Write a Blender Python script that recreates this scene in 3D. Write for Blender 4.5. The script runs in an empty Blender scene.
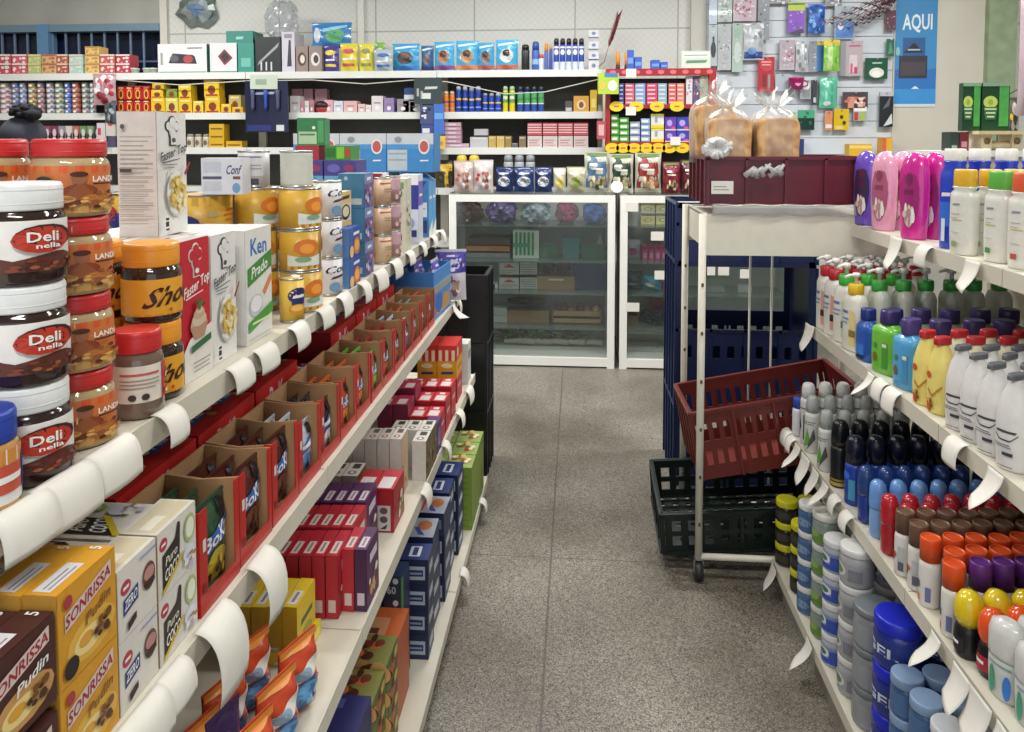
import bpy, math, random
from mathutils import Vector, Matrix
random.seed(7)
PI = math.pi
C = bpy.context.scene.collection
# ------------------------------------------------------------------ camera model (1024 x 732 frame)
F, HC, HOR, VPX = 770.0, 1.55, 142.0, 577.0
PITCH = math.radians(3.0)
CT, ST = math.cos(PITCH), math.sin(PITCH)
CYP = HOR + F * math.tan(PITCH)
YAW = math.atan((VPX - 512) / F * CT)
CS, SN = math.cos(YAW), math.sin(YAW)

def Yat(px, X, z):
    k = (px - 512) / F
    return (k * (-X * SN * CT - (z - HC) * ST) - X * CS) / (SN - k * CS * CT)

def Xat(px, Y, z):
    k = (px - 512) / F
    return (k * (Y * CS * CT - (z - HC) * ST) - Y * SN) / (CS + k * SN * CT)

def Zat(py, X, Y):
    k = (CYP - py) / F
    return HC + (k * (-X * SN * CT + Y * CS * CT) + X * SN * ST - Y * CS * ST) / (CT + k * ST)

def onz(px, py, z):
    kx, ky = (px - 512) / F, (CYP - py) / F
    d = Vector((-SN * CT, CS * CT, -ST)) + kx * Vector((CS, SN, 0)) + ky * Vector((-SN * ST, CS * ST, CT))
    t = (z - HC) / d.z
    return d.x * t, d.y * t

# ------------------------------------------------------------------ materials
_M = {}

def lin(c):
    c = c.lstrip('#')
    v = [int(c[i:i + 2], 16) / 255 for i in (0, 2, 4)]
    return [x / 12.92 if x <= .04045 else ((x + .055) / 1.055) ** 2.4 for x in v]

def M(c, rough=.45, metal=0.0, trans=0.0, var=.10, scale=60.0, coat=0.0):
    key = (c, rough, metal, trans, var, scale, coat)
    if key in _M:
        return _M[key]
    m = bpy.data.materials.new('finish_' + c.lstrip('#'))
    m.use_nodes = True
    nt = m.node_tree
    b = nt.nodes['Principled BSDF']
    r, g, bl = lin(c)
    tc = nt.nodes.new('ShaderNodeTexCoord')
    nz = nt.nodes.new('ShaderNodeTexNoise')
    nz.inputs['Scale'].default_value = scale
    nz.inputs['Detail'].default_value = 2
    nt.links.new(tc.outputs['Object'], nz.inputs['Vector'])
    mx = nt.nodes.new('ShaderNodeMix')
    mx.data_type = 'RGBA'
    mx.inputs[6].default_value = (r * (1 - var), g * (1 - var), bl * (1 - var), 1)
    mx.inputs[7].default_value = (min(1, r * (1 + var)), min(1, g * (1 + var)), min(1, bl * (1 + var)), 1)
    nt.links.new(nz.outputs['Fac'], mx.inputs[0])
    nt.links.new(mx.outputs[2], b.inputs['Base Color'])
    b.inputs['Roughness'].default_value = rough
    b.inputs['Metallic'].default_value = metal
    if trans:
        b.inputs['Transmission Weight'].default_value = trans
        b.inputs['IOR'].default_value = 1.2
    if coat:
        b.inputs['Coat Weight'].default_value = coat
    _M[key] = m
    return m

def film(c, alpha=.3, rough=.12, key='film'):
    k = (key, c, alpha, rough)
    if k in _M:
        return _M[k]
    m = bpy.data.materials.new('clear_' + key)
    m.use_nodes = True
    nt = m.node_tree
    nt.nodes.remove(nt.nodes['Principled BSDF'])
    out = nt.nodes['Material Output']
    tr = nt.nodes.new('ShaderNodeBsdfTransparent')
    gl = nt.nodes.new('ShaderNodeBsdfGlossy')
    df = nt.nodes.new('ShaderNodeBsdfDiffuse')
    r, g, b = lin(c)
    tr.inputs[0].default_value = (.5 + r * .5, .5 + g * .5, .5 + b * .5, 1)
    df.inputs[0].default_value = (r, g, b, 1)
    gl.inputs[0].default_value = (1, 1, 1, 1)
    gl.inputs['Roughness'].default_value = rough
    lw = nt.nodes.new('ShaderNodeLayerWeight')
    lw.inputs[0].default_value = .5
    pw = nt.nodes.new('ShaderNodeMath')
    pw.operation = 'POWER'
    pw.inputs[1].default_value = 3.5
    nt.links.new(lw.outputs['Facing'], pw.inputs[0])
    fr = nt.nodes.new('ShaderNodeMath')
    fr.operation = 'MULTIPLY_ADD'
    fr.inputs[1].default_value = .6
    fr.inputs[2].default_value = .035
    nt.links.new(pw.outputs[0], fr.inputs[0])
    m1 = nt.nodes.new('ShaderNodeMixShader')
    m1.inputs[0].default_value = alpha
    nt.links.new(tr.outputs[0], m1.inputs[1])
    nt.links.new(df.outputs[0], m1.inputs[2])
    m2 = nt.nodes.new('ShaderNodeMixShader')
    nt.links.new(fr.outputs[0], m2.inputs[0])
    nt.links.new(m1.outputs[0], m2.inputs[1])
    nt.links.new(gl.outputs[0], m2.inputs[2])
    nt.links.new(m2.outputs[0], out.inputs[0])
    _M[k] = m
    return m

def MM(c):
    """a colour string, a (colour, options) pair or a material"""
    if isinstance(c, str):
        return M(c)
    if isinstance(c, tuple):
        return M(c[0], **c[1])
    return c

# ------------------------------------------------------------------ mesh builder
class MB:
    def __init__(s):
        s.v, s.f, s.mi, s.m, s.sm = [], [], [], [], []

    def mat(s, c):
        m = MM(c)
        if m not in s.m:
            s.m.append(m)
        return s.m.index(m)

    def add(s, vs, fs, c, smooth=False):
        o, k = len(s.v), s.mat(c)
        s.v += [tuple(p) for p in vs]
        for f in fs:
            s.f.append([i + o for i in f])
            s.mi.append(k)
            s.sm.append(smooth)
        return s

    def box(s, x0, y0, z0, x1, y1, z1, c, R=None):
        """c: one colour, or dict with keys F B L R T D (front -y, back, left -x, right, top, down)"""
        vs = [(x0, y0, z0), (x1, y0, z0), (x1, y1, z0), (x0, y1, z0), (x0, y0, z1), (x1, y0, z1), (x1, y1, z1), (x0, y1, z1)]
        if R is not None:
            vs = [tuple(R @ Vector(p)) for p in vs]
        q = {'D': (0, 3, 2, 1), 'T': (4, 5, 6, 7), 'F': (0, 1, 5, 4), 'R': (1, 2, 6, 5), 'B': (2, 3, 7, 6), 'L': (3, 0, 4, 7)}
        if isinstance(c, dict):
            o = len(s.v)
            s.v += vs
            for k, f in q.items():
                s.f.append([i + o for i in f])
                s.mi.append(s.mat(c.get(k, c['*'])))
                s.sm.append(False)
        else:
            s.add(vs, list(q.values()), c)
        return s

    def rbox(s, x0, y0, z0, x1, y1, z1, c, r=.01, n=3):
        """box with rounded vertical edges and softened top / bottom"""
        pr = [(z0, r * .35), (z0 + r * .3, 0), (z1 - r * .3, 0), (z1, r * .35)]
        cx, cy, hx, hy = (x0 + x1) / 2, (y0 + y1) / 2, (x1 - x0) / 2, (y1 - y0) / 2
        rings = []
        for z, ins in pr:
            ring = []
            for qx, qy, a0 in ((1, 1, 0), (-1, 1, PI / 2), (-1, -1, PI), (1, -1, 1.5 * PI)):
                for i in range(n + 1):
                    a = a0 + PI / 2 * i / n
                    ring.append((cx + qx * (hx - r) + (r - ins) * math.cos(a), cy + qy * (hy - r) + (r - ins) * math.sin(a), z))
            rings.append(ring)
        return s.rings(rings, c)

    def rings(s, rings, c, cap0=True, cap1=True, smooth=False, closed=True):
        n = len(rings[0])
        vs = [p for r in rings for p in r]
        fs = []
        for j in range(len(rings) - 1):
            for i in range(n if closed else n - 1):
                a, b = j * n + i, j * n + (i + 1) % n
                fs.append((a, b, b + n, a + n))
        s.add(vs, fs, c, smooth)
        o = len(s.v) - len(vs)
        k = s.mat(c)
        if cap0:
            s.f.append([o + i for i in reversed(range(n))]); s.mi.append(k); s.sm.append(False)
        if cap1:
            s.f.append([o + (len(rings) - 1) * n + i for i in range(n)]); s.mi.append(k); s.sm.append(False)
        return s

    def lathe(s, prof, c, n=20, rx=1.0, ry=1.0, cx=0, cy=0, e=2.0, cap0=True, cap1=True, smooth=True):
        """prof: (radius, z) from the bottom up; rx, ry stretch the radius; e: superellipse power"""
        rings = []
        for r, z in prof:
            ring = []
            for i in range(n):
                a = 2 * PI * i / n
                ca, sa = math.cos(a), math.sin(a)
                if e != 2.0:
                    ca = math.copysign(abs(ca) ** (2 / e), ca); sa = math.copysign(abs(sa) ** (2 / e), sa)
                ring.append((cx + r * rx * ca, cy + r * ry * sa, z))
            rings.append(ring)
        return s.rings(rings, c, cap0, cap1, smooth)

    def tube(s, pts, r, c, n=8, r1=None):
        pts = [Vector(p) for p in pts]
        rings = []
        up = None
        for i, p in enumerate(pts):
            t = (pts[min(i + 1, len(pts) - 1)] - pts[max(i - 1, 0)]).normalized()
            if up is None:
                up = t.orthogonal().normalized()
            a = (up - t * up.dot(t))
            a = a.normalized() if a.length > 1e-6 else t.orthogonal().normalized()
            up = a
            b = t.cross(a)
            rr = r if r1 is None else r + (r1 - r) * i / (len(pts) - 1)
            rings.append([tuple(p + rr * (math.cos(2 * PI * k / n) * a + math.sin(2 * PI * k / n) * b)) for k in range(n)])
        return s.rings(rings, c, smooth=True)

    def ball(s, cx, cy, cz, rx, ry, rz, c, n=12, m=8):
        rings = []
        for j in range(1, m):
            t = PI * j / m
            rings.append([(cx + rx * math.sin(t) * math.cos(2 * PI * i / n), cy + ry * math.sin(t) * math.sin(2 * PI * i / n), cz - rz * math.cos(t)) for i in range(n)])
        return s.rings(rings, c, smooth=True)

    def sheet(s, f, nu, nv, c, smooth=True, thick=0.0):
        """surface f(u, v); with thick > 0 closed by an offset copy"""
        g = [[Vector(f(i / nu, j / nv)) for i in range(nu + 1)] for j in range(nv + 1)]
        vs = [tuple(p) for row in g for p in row]
        w = nu + 1
        fs = [(j * w + i, j * w + i + 1, (j + 1) * w + i + 1, (j + 1) * w + i) for j in range(nv) for i in range(nu)]
        if thick:
            back = []
            for j in range(nv + 1):
                for i in range(nu + 1):
                    du = g[j][min(i + 1, nu)] - g[j][max(i - 1, 0)]
                    dv = g[min(j + 1, nv)][i] - g[max(j - 1, 0)][i]
                    nn = du.cross(dv)
                    back.append(tuple(g[j][i] - (nn.normalized() if nn.length > 1e-12 else Vector((0, 1, 0))) * thick))
            o = len(vs)
            vs += back
            fs += [tuple(reversed([k + o for k in f2])) for f2 in fs]
            edge = [i for i in range(w)] + [j * w + nu for j in range(1, nv + 1)] + [nv * w + i for i in range(nu - 1, -1, -1)] + [j * w for j in range(nv - 1, 0, -1)]
            for a, b in zip(edge, edge[1:] + edge[:1]):
                fs.append((b, a, a + o, b + o))
        return s.add(vs, fs, c, smooth)

    def mesh(s, name):
        me = bpy.data.meshes.new(name)
        me.from_pydata(s.v, [], s.f)
        for m in s.m:
            me.materials.append(m)
        me.polygons.foreach_set('material_index', s.mi)
        me.polygons.foreach_set('use_smooth', s.sm)
        me.update()
        return me

    def xf(s, mat):
        s.v = [tuple(mat @ Vector(p)) for p in s.v]
        return s

# ------------------------------------------------------------------ lettering and printed decoration
_T = {}
READABLE = {'Deli', 'nella', 'LANDI', 'Shoc', 'Faster Top', 'Ken', 'Prado', 'Conf', 'SONRISSA', 'Pudin', 'ZERO', 'Puro', 'COCO', 'BoKa', 'GEL', 'AQUI', '60', '5'}

def text2d(t, bold=.02):
    k = (t, bold)
    if k not in _T:
        cu = bpy.data.curves.new('t', 'FONT')
        cu.body = t
        cu.resolution_u = 2
        cu.offset = bold
        cu.align_x = 'CENTER'
        cu.align_y = 'CENTER'
        o = bpy.data.objects.new('t', cu)
        C.objects.link(o)
        dg = bpy.context.evaluated_depsgraph_get()
        e = o.evaluated_get(dg)
        me = e.to_mesh()
        vs = [(v.co.x, v.co.y) for v in me.vertices]
        fs = [tuple(p.vertices) for p in me.polygons]
        e.to_mesh_clear()
        bpy.data.objects.remove(o)
        bpy.data.curves.remove(cu)
        if vs:
            x0, x1 = min(v[0] for v in vs), max(v[0] for v in vs)
            y0, y1 = min(v[1] for v in vs), max(v[1] for v in vs)
            w, h = max(x1 - x0, 1e-6), max(y1 - y0, 1e-6)
            vs = [((x - (x0 + x1) / 2) / w, (y - (y0 + y1) / 2) / h) for x, y in vs]
        _T[k] = (vs, fs)
    return _T[k]

def deco(mb, f, items, off=.0005, step=.00025, asp=1.0):
    """print onto the surface f(u, v, off): u, v in 0..1; items:
    ('r', u0, v0, u1, v1, colour)  ('e', u, v, ru, rv, colour)  ('t', text, u, v, w, h, colour[, skew, rot])
    ('p', [(u, v)...], colour)     ('d', u, v, ru, rv, n, size, [colours])  scattered pieces of food"""
    o = off
    for it in items:
        k = it[0]
        if k == 't' and it[1] not in READABLE:          # print too small to read in the photo: a plain line of ink
            _, _, u, v, w, h, c = it[:7]
            it = ('p', [(u - w * .45, v - h * .28), (u + w * .45, v - h * .2), (u + w * .5, v + h * .26), (u - w * .4, v + h * .22)], c)
            k = 'p'
        if k == 'r':
            _, u0, v0, u1, v1, c = it
            nu, nv = 8, 4
            vs = [f(u0 + (u1 - u0) * i / nu, v0 + (v1 - v0) * j / nv, o) for j in range(nv + 1) for i in range(nu + 1)]
            fs = [(j * (nu + 1) + i, j * (nu + 1) + i + 1, (j + 1) * (nu + 1) + i + 1, (j + 1) * (nu + 1) + i) for j in range(nv) for i in range(nu)]
            mb.add(vs, fs, c)
        elif k == 'e':
            _, u, v, ru, rv, c = it
            n = 14
            vs = [f(u, v, o)] + [f(u + ru * .55 * math.cos(2 * PI * i / n), v + rv * .55 * math.sin(2 * PI * i / n), o) for i in range(n)] + [f(u + ru * math.cos(2 * PI * i / n), v + rv * math.sin(2 * PI * i / n), o) for i in range(n)]
            fs = [(0, 1 + i, 1 + (i + 1) % n) for i in range(n)] + [(1 + i, 1 + n + i, 1 + n + (i + 1) % n, 1 + (i + 1) % n) for i in range(n)]
            mb.add(vs, fs, c)
        elif k == 't':
            t, u, v, w, h, c = it[1:7]
            sk = it[7] if len(it) > 7 else 0
            rot = it[8] if len(it) > 8 else 0
            vs, fs = text2d(t)
            out = []
            for x, y in vs:
                X, Y = x * w + y * h * sk, y * h
                if rot:
                    X, Y = X, Y + X * rot
                out.append(f(u + X, v + Y, o))
            mb.add(out, fs, c)
        elif k == 'p':
            pts, n = it[1], 14
            ua, ub = min(q[0] for q in pts), max(q[0] for q in pts)
            vs = []
            for i in range(n + 1):
                u = ua + (ub - ua) * min(max(i / n, .002), .998)
                cr = []
                for (a0, b0), (a1, b1) in zip(pts, pts[1:] + pts[:1]):
                    if (a0 - u) * (a1 - u) <= 0 and a0 != a1:
                        cr.append(b0 + (b1 - b0) * (u - a0) / (a1 - a0))
                cr = cr or [pts[0][1]]
                vs += [f(u, min(cr) + (max(cr) - min(cr)) * j / 5, o) for j in range(6)]
            mb.add(vs, [(6 * i + j, 6 * i + 6 + j, 6 * i + 7 + j, 6 * i + 1 + j) for i in range(n) for j in range(5)], it[2])
        elif k == 'd':
            _, u, v, ru, rv, n, sz, cols = it
            rnd = random.Random(int(u * 1000) + n)
            sub = []
            for i in range(n):
                a, q = rnd.random() * 2 * PI, math.sqrt(rnd.random())
                sub.append(('e', u + ru * q * math.cos(a), v + rv * q * math.sin(a), sz * (.6 + .6 * rnd.random()), sz * asp * (.5 + .6 * rnd.random()), cols[i % len(cols)]))
            for q in sub:
                o += step * .4
                deco(mb, f, [q], o, step, asp)
        o += step
    return mb

def face(w, d, h, side='F'):
    """surface function of a face of the box w x d x h that stands on z = 0, centred in x and y"""
    if side == 'F':
        return lambda u, v, o: ((u - .5) * w, -d / 2 - o, v * h)
    if side == 'B':
        return lambda u, v, o: ((.5 - u) * w, d / 2 + o, v * h)
    if side == 'T':
        return lambda u, v, o: ((u - .5) * w, (v - .5) * d, h + o)
    if side == 'L':
        return lambda u, v, o: (-w / 2 - o, (.5 - u) * d, v * h)
    if side == 'R':
        return lambda u, v, o: (w / 2 + o, (u - .5) * d, v * h)

def drum(r, z0, z1, a0=-PI / 2 - 1.2, a1=-PI / 2 + 1.2, rx=1.0, ry=1.0):
    """surface function of a part of a round body; front is -y"""
    return lambda u, v, o: ((r * rx + o) * math.cos(a0 + (a1 - a0) * u), (r * ry + o) * math.sin(a0 + (a1 - a0) * u), z0 + (z1 - z0) * v)

# ------------------------------------------------------------------ things
class Proto:
    """parts: [name, mesh builder, label or None, [child parts]]"""
    def __init__(s, name, cat, parts, h=0.0, w=0.0, d=0.0):
        s.name, s.cat, s.h, s.w, s.d = name, cat, h, w, d
        s.parts = [s._m(p) for p in parts]

    def _m(s, p):
        p = list(p) + [None, []][len(p) - 2:]
        return [p[0], p[1].mesh(p[0]), p[2], [s._m(q) for q in p[3]]]

def place(P, label, loc, rz=0.0, group=None, scale=None, rx=0.0, ry=0.0, name=None, cat=None):
    def child(p, par):
        o = bpy.data.objects.new(p[0], p[1])
        C.objects.link(o)
        o.parent = par
        if p[2]:
            o['label'] = p[2]
        for q in p[3]:
            child(q, o)
    nm = name or P.name
    if len(P.parts) == 1 and not P.parts[0][3]:
        r = bpy.data.objects.new(nm, P.parts[0][1])
        C.objects.link(r)
    else:
        r = bpy.data.objects.new(nm, None)
        r.empty_display_size = .05
        C.objects.link(r)
        for p in P.parts:
            child(p, r)
    r.location = loc
    r.rotation_euler = (rx, ry, rz)
    if scale:
        r.scale = scale if isinstance(scale, tuple) else (scale,) * 3
    r['label'] = label
    r['category'] = cat or P.cat
    if group:
        r['group'] = group
    return r

def thing(name, label, cat, mb, group=None, loc=(0, 0, 0), rz=0.0):
    return place(Proto(name, cat, [[name, mb]]), label, loc, rz, group)

def struct(name, mb, label=None):
    o = bpy.data.objects.new(name, mb.mesh(name))
    C.objects.link(o)
    o['kind'] = 'structure'
    o['label'] = label or name.replace('_', ' ')
    o['category'] = name.split('_')[0]
    return o

ORD = ['first', 'second', 'third', 'fourth', 'fifth', 'sixth', 'seventh', 'eighth', 'ninth', 'tenth', 'eleventh', 'twelfth', 'thirteenth', 'fourteenth', 'fifteenth', 'sixteenth']

def lvl(k, n):
    if n == 1:
        return ''
    return 'bottom' if k == 0 else 'top' if k == n - 1 else (ORD[k] + ' up' if n > 3 else 'middle')

def back(i, n):
    if n == 1:
        return ''
    return 'at the aisle edge' if i == 0 else ORD[i] + ' from the aisle'
EXPO, AMB, LP = 0.36, 1.0, .62
# ------------------------------------------------------------------ render look, camera, light
S = bpy.context.scene
S.view_settings.view_transform = 'Standard'
S.view_settings.look = 'None'
S.view_settings.gamma = 1
S.view_settings.use_curve_mapping = False
S.view_settings.exposure = EXPO
S.cycles.max_bounces = 8
S.cycles.transparent_max_bounces = 16
S.cycles.use_denoising = True
S.cycles.sample_clamp_indirect = 6

cam = bpy.data.cameras.new('camera')
cam.sensor_width = 36
cam.lens = F / 1024 * 36
cam.shift_y = -(366 - CYP) / 1024
cam.clip_start = .02
co = bpy.data.objects.new('camera', cam)
C.objects.link(co)
co.location = (0, 0, HC)
co.rotation_euler = (PI / 2 - PITCH, 0, YAW)
S.camera = co

w = bpy.data.worlds.new('world')
S.world = w
w.use_nodes = True
w.node_tree.nodes['Background'].inputs[0].default_value = (.86, .93, 1, 1)
w.node_tree.nodes['Background'].inputs[1].default_value = AMB

# heights and edges of the shelving
LX = {1: -.575, 2: -.51, 3: -.44, 4: -.385}
LZ = {1: 1.168, 2: .875, 3: .535, 4: .08}
RX = {1: .92, 2: .797, 3: .735, 4: .68}
RZ = {1: 1.27, 2: .923, 3: .547, 4: .105}
LBACK, RBACK, LEND, REND = -1.06, 1.36, 3.3, 2.66
CASE_Y, SHELF_Y, WALL_Y = 5.235, 5.75, 6.15

# ------------------------------------------------------------------ setting materials
def terrazzo():
    m = bpy.data.materials.new('terrazzo')
    m.use_nodes = True
    nt = m.node_tree
    b = nt.nodes['Principled BSDF']
    tc = nt.nodes.new('ShaderNodeTexCoord')
    def ramp(src, stops):
        r = nt.nodes.new('ShaderNodeValToRGB')
        e = r.color_ramp.elements
        while len(e) < len(stops):
            e.new(.5)
        for q, (p, c) in zip(e, stops):
            q.position = p
            q.color = (*lin(c), 1)
        nt.links.new(src, r.inputs[0])
        return r.outputs[0]
    v = nt.nodes.new('ShaderNodeTexVoronoi')
    v.inputs['Scale'].default_value = 300
    nt.links.new(tc.outputs['Object'], v.inputs['Vector'])
    sep = nt.nodes.new('ShaderNodeSeparateColor')
    nt.links.new(v.outputs['Color'], sep.inputs[0])
    chips = ramp(sep.outputs[0], [(0, '#474540'), (.2, '#6e6b63'), (.45, '#89857c'), (.7, '#9b978d'), (1, '#bcb8ae')])
    n = nt.nodes.new('ShaderNodeTexNoise')
    n.inputs['Scale'].default_value = 1.4
    n.inputs['Detail'].default_value = 6
    nt.links.new(tc.outputs['Object'], n.inputs['Vector'])
    dirt = ramp(n.outputs['Fac'], [(.3, '#a39a8d'), (.62, '#f0efea')])
    mx = nt.nodes.new('ShaderNodeMix')
    mx.data_type = 'RGBA'
    mx.blend_type = 'MULTIPLY'
    mx.inputs[0].default_value = 1
    nt.links.new(chips, mx.inputs[6])
    nt.links.new(dirt, mx.inputs[7])
    # joints between the cast slabs
    sx = nt.nodes.new('ShaderNodeSeparateXYZ')
    nt.links.new(tc.outputs['Object'], sx.inputs[0])
    def mth(op, a, bb=None):
        q = nt.nodes.new('ShaderNodeMath')
        q.operation = op
        for i, x in enumerate((a, bb)):
            if x is None:
                continue
            if isinstance(x, (int, float)):
                q.inputs[i].default_value = x
            else:
                nt.links.new(x, q.inputs[i])
        return q.outputs[0]
    def joint(axis, off, per, wd):
        t = mth('FRACT', mth('DIVIDE', mth('ADD', sx.outputs[axis], off), per))
        return mth('LESS_THAN', mth('MULTIPLY', mth('ABSOLUTE', mth('SUBTRACT', t, .5)), per), wd)
    j = mth('MAXIMUM', joint(0, 19.89, 1.2, .0035), joint(1, 20.6, 1.2, .0025))
    mj = nt.nodes.new('ShaderNodeMix')
    mj.data_type = 'RGBA'
    nt.links.new(mth('MULTIPLY', j, .75), mj.inputs[0])
    nt.links.new(mx.outputs[2], mj.inputs[6])
    mj.inputs[7].default_value = (*lin('#4a463e'), 1)
    nt.links.new(mj.outputs[2], b.inputs['Base Color'])
    b.inputs['Roughness'].default_value = .42
    return m

def tiles(c1, c2, joint, sx, sy, rough=.5):
    m = bpy.data.materials.new('wall_panels')
    m.use_nodes = True
    nt = m.node_tree
    b = nt.nodes['Principled BSDF']
    tc = nt.nodes.new('ShaderNodeTexCoord')
    mp = nt.nodes.new('ShaderNodeMapping')
    mp.inputs['Rotation'].default_value = (PI / 2, 0, 0)
    mp.inputs['Location'].default_value = (8 - Xat(575, WALL_Y, 2.4), 6.2 - Zat(18.5, 0, WALL_Y), 0)
    nt.links.new(tc.outputs['Object'], mp.inputs[0])
    br = nt.nodes.new('ShaderNodeTexBrick')
    br.offset = 0
    br.inputs['Scale'].default_value = 1
    br.inputs['Brick Width'].default_value = sx
    br.inputs['Row Height'].default_value = sy
    br.inputs['Mortar Size'].default_value = .006
    br.inputs['Color1'].default_value = (*lin(c1), 1)
    br.inputs['Color2'].default_value = (*lin(c2), 1)
    br.inputs['Mortar'].default_value = (*lin(joint), 1)
    nt.links.new(mp.outputs[0], br.inputs[0])
    # punched board: a fine dot grid
    ck = nt.nodes.new('ShaderNodeTexChecker')
    ck.inputs['Scale'].default_value = 36
    ck.inputs['Color1'].default_value = (1, 1, 1, 1)
    ck.inputs['Color2'].default_value = (.95, .95, .95, 1)
    nt.links.new(mp.outputs[0], ck.inputs[0])
    mx = nt.nodes.new('ShaderNodeMix')
    mx.data_type = 'RGBA'
    mx.blend_type = 'MULTIPLY'
    mx.inputs[0].default_value = 1
    nt.links.new(br.outputs[0], mx.inputs[6])
    nt.links.new(ck.outputs[0], mx.inputs[7])
    nt.links.new(mx.outputs[2], b.inputs['Base Color'])
    b.inputs['Roughness'].default_value = rough
    return m

PLASTER = ('#cfcbbf', dict(rough=.85, var=.12, scale=4))
ENAMEL = ('#d0cbbb', dict(rough=.4, var=.05, scale=9))
WHITEP = ('#e9e8e2', dict(rough=.35, var=.04, scale=9))
PAPER = ('#dbd9cf', dict(rough=.8, var=.04))

# ------------------------------------------------------------------ room shell
struct('floor', MB().box(-6, -4.5, -.08, 5, 6.6, 0, terrazzo()), 'grey terrazzo floor')
struct('ceiling', MB().box(-6, -4.5, 3.3, 5, 6.6, 3.4, ('#d8d6d0', dict(rough=.9))), 'ceiling above the frame')
wx = Xat(163, WALL_Y, 2.3)
struct('wall_back', MB().box(wx, WALL_Y, 0, 5, WALL_Y + .15, 3.3, tiles('#d0d0ca', '#cccdc6', '#a3a29a', .80, .62)), 'white punched wall panels at the back')
zb, zt = 2.05, Zat(25, -4, WALL_Y)
struct('wall_back_lintel', MB().box(-6, WALL_Y - .03, zt, wx, WALL_Y + .15, 3.3, ('#a3a39b', dict(rough=.9, var=.22, scale=3))), 'bare concrete above the barred window')
struct('wall_back_sill', MB().box(-6, WALL_Y, 0, wx, WALL_Y + .15, zb, PLASTER), 'wall below the barred window')
struct('wall_left', MB().box(-6.1, -4.5, 0, -6, 6.6, 3.3, PLASTER))
RWY = WALL_Y - .075
px0, px1 = Xat(893, RWY, 2), Xat(983, RWY, 2)
struct('wall_right', MB().box(px0, RWY, 0, px1, 6.149, 3.3, ('#c3bfb2', dict(rough=.85, var=.14, scale=3))), 'grey plastered wall beside the poster')
struct('wall_right_side', MB().box(5, -4.5, 0, 5.1, 6.6, 3.3, PLASTER), 'far right wall')
struct('trim_1', MB().box(wx, WALL_Y - .04, 0, wx + .06, WALL_Y, 3.3, ('#cdcbc0', {})), 'pale edge strip of the wall panels')
a = Xat(359, WALL_Y, 2.3)
struct('trim_2', MB().box(a, WALL_Y - .03, 0, a + .05, WALL_Y, 3.3, ('#d6d4ca', {})), 'pale upright strip on the wall panels')
a, b_ = Xat(690, WALL_Y, 2.3), Xat(705, WALL_Y, 2.3)
struct('trim_3', MB().box(a, WALL_Y - .05, 0, b_, WALL_Y, 3.3, ('#bfbdb3', {})), 'pale upright post beside the slat wall')
struct('trim_4', MB().box(px1, RWY - .06, 0, px1 + .2, 6.149, 3.3, ('#8b9a7c', dict(rough=.7, var=.3, scale=12))), 'worn green edge of the wall')
# barred window
win = MB()
yw = WALL_Y - .02
win.box(-6, yw - .04, zt - .06, wx, yw + .06, zt, '#6d8796').box(-6, yw - .04, zb, wx, yw + .06, zb + .03, '#5d7d99')
for q in (Xat(43, WALL_Y, 2.3),):
    win.box(q, yw - .05, zb, q + .1, yw + .06, zt, '#5f88ad')
struct('window_1', win, 'blue steel window frame')
gl = bpy.data.objects.new('window_pane', MB().box(-6, yw + .1, zb, wx, yw + .11, zt, M('#151f38', .12)).mesh('window_pane'))
C.objects.link(gl)
gl['kind'] = 'structure'; gl['label'] = 'dark window glass'
bars = MB()
x = -5.95
while x < wx - .05:
    bars.box(x, yw + .0, zb, x + .014, yw + .014, zt - .05, '#6b7f96')
    x += .113
for z in (zb + .16,):
    bars.box(-6, yw + .014, z, wx, yw + .022, z + .014, '#4d5f78')
bo = bpy.data.objects.new('window_grille', bars.mesh('window_grille'))
C.objects.link(bo); bo['kind'] = 'structure'; bo['label'] = 'steel bars over the window'

# ceiling lamps
def lamp(x, y, power, size=(1.25, .3)):
    hous = MB().box(-size[0] / 2, -size[1] / 2, 0, size[0] / 2, size[1] / 2, .05, WHITEP)
    tub = MB()
    em = bpy.data.materials.get('lamp_glow')
    if em is None:
        em = bpy.data.materials.new('lamp_glow'); em.use_nodes = True
        e = em.node_tree.nodes['Principled BSDF']
        e.inputs['Emission Color'].default_value = (1, .98, .93, 1)
        e.inputs['Emission Strength'].default_value = 4
    for sy in (-.07, .07):
        tub.tube([(-size[0] / 2 + .03, sy, -.02), (size[0] / 2 - .03, sy, -.02)], .014, em, 8)
    place(Proto('ceiling_lamp', 'lamp', [['housing', hous], ['tube', tub]]), 'twin tube ceiling lamp %s' % LAMPT.pop(0), (x, y, 3.24))
    la = bpy.data.lights.new('lamp_light', 'AREA')
    la.shape = 'RECTANGLE'; la.size, la.size_y = size
    la.energy = power
    la.color = (1, .985, .96)
    o = bpy.data.objects.new('lamp_light', la)
    C.objects.link(o)
    o.location = (x, y, 3.19)
LAMPT = ['above the display cabinets', 'above the toiletries shelves', 'above the food shelves', 'behind the camera', 'above the far wall shelves', 'above the corner with the slat wall']
lamp(-.3, 4.1, 92 * LP); lamp(1.35, 2.0, 44 * LP); lamp(-1.45, 1.8, 44 * LP); lamp(0, -.6, 66 * LP); lamp(-3.2, 4.4, 82 * LP); lamp(2.2, 4.2, 88 * LP)

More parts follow.
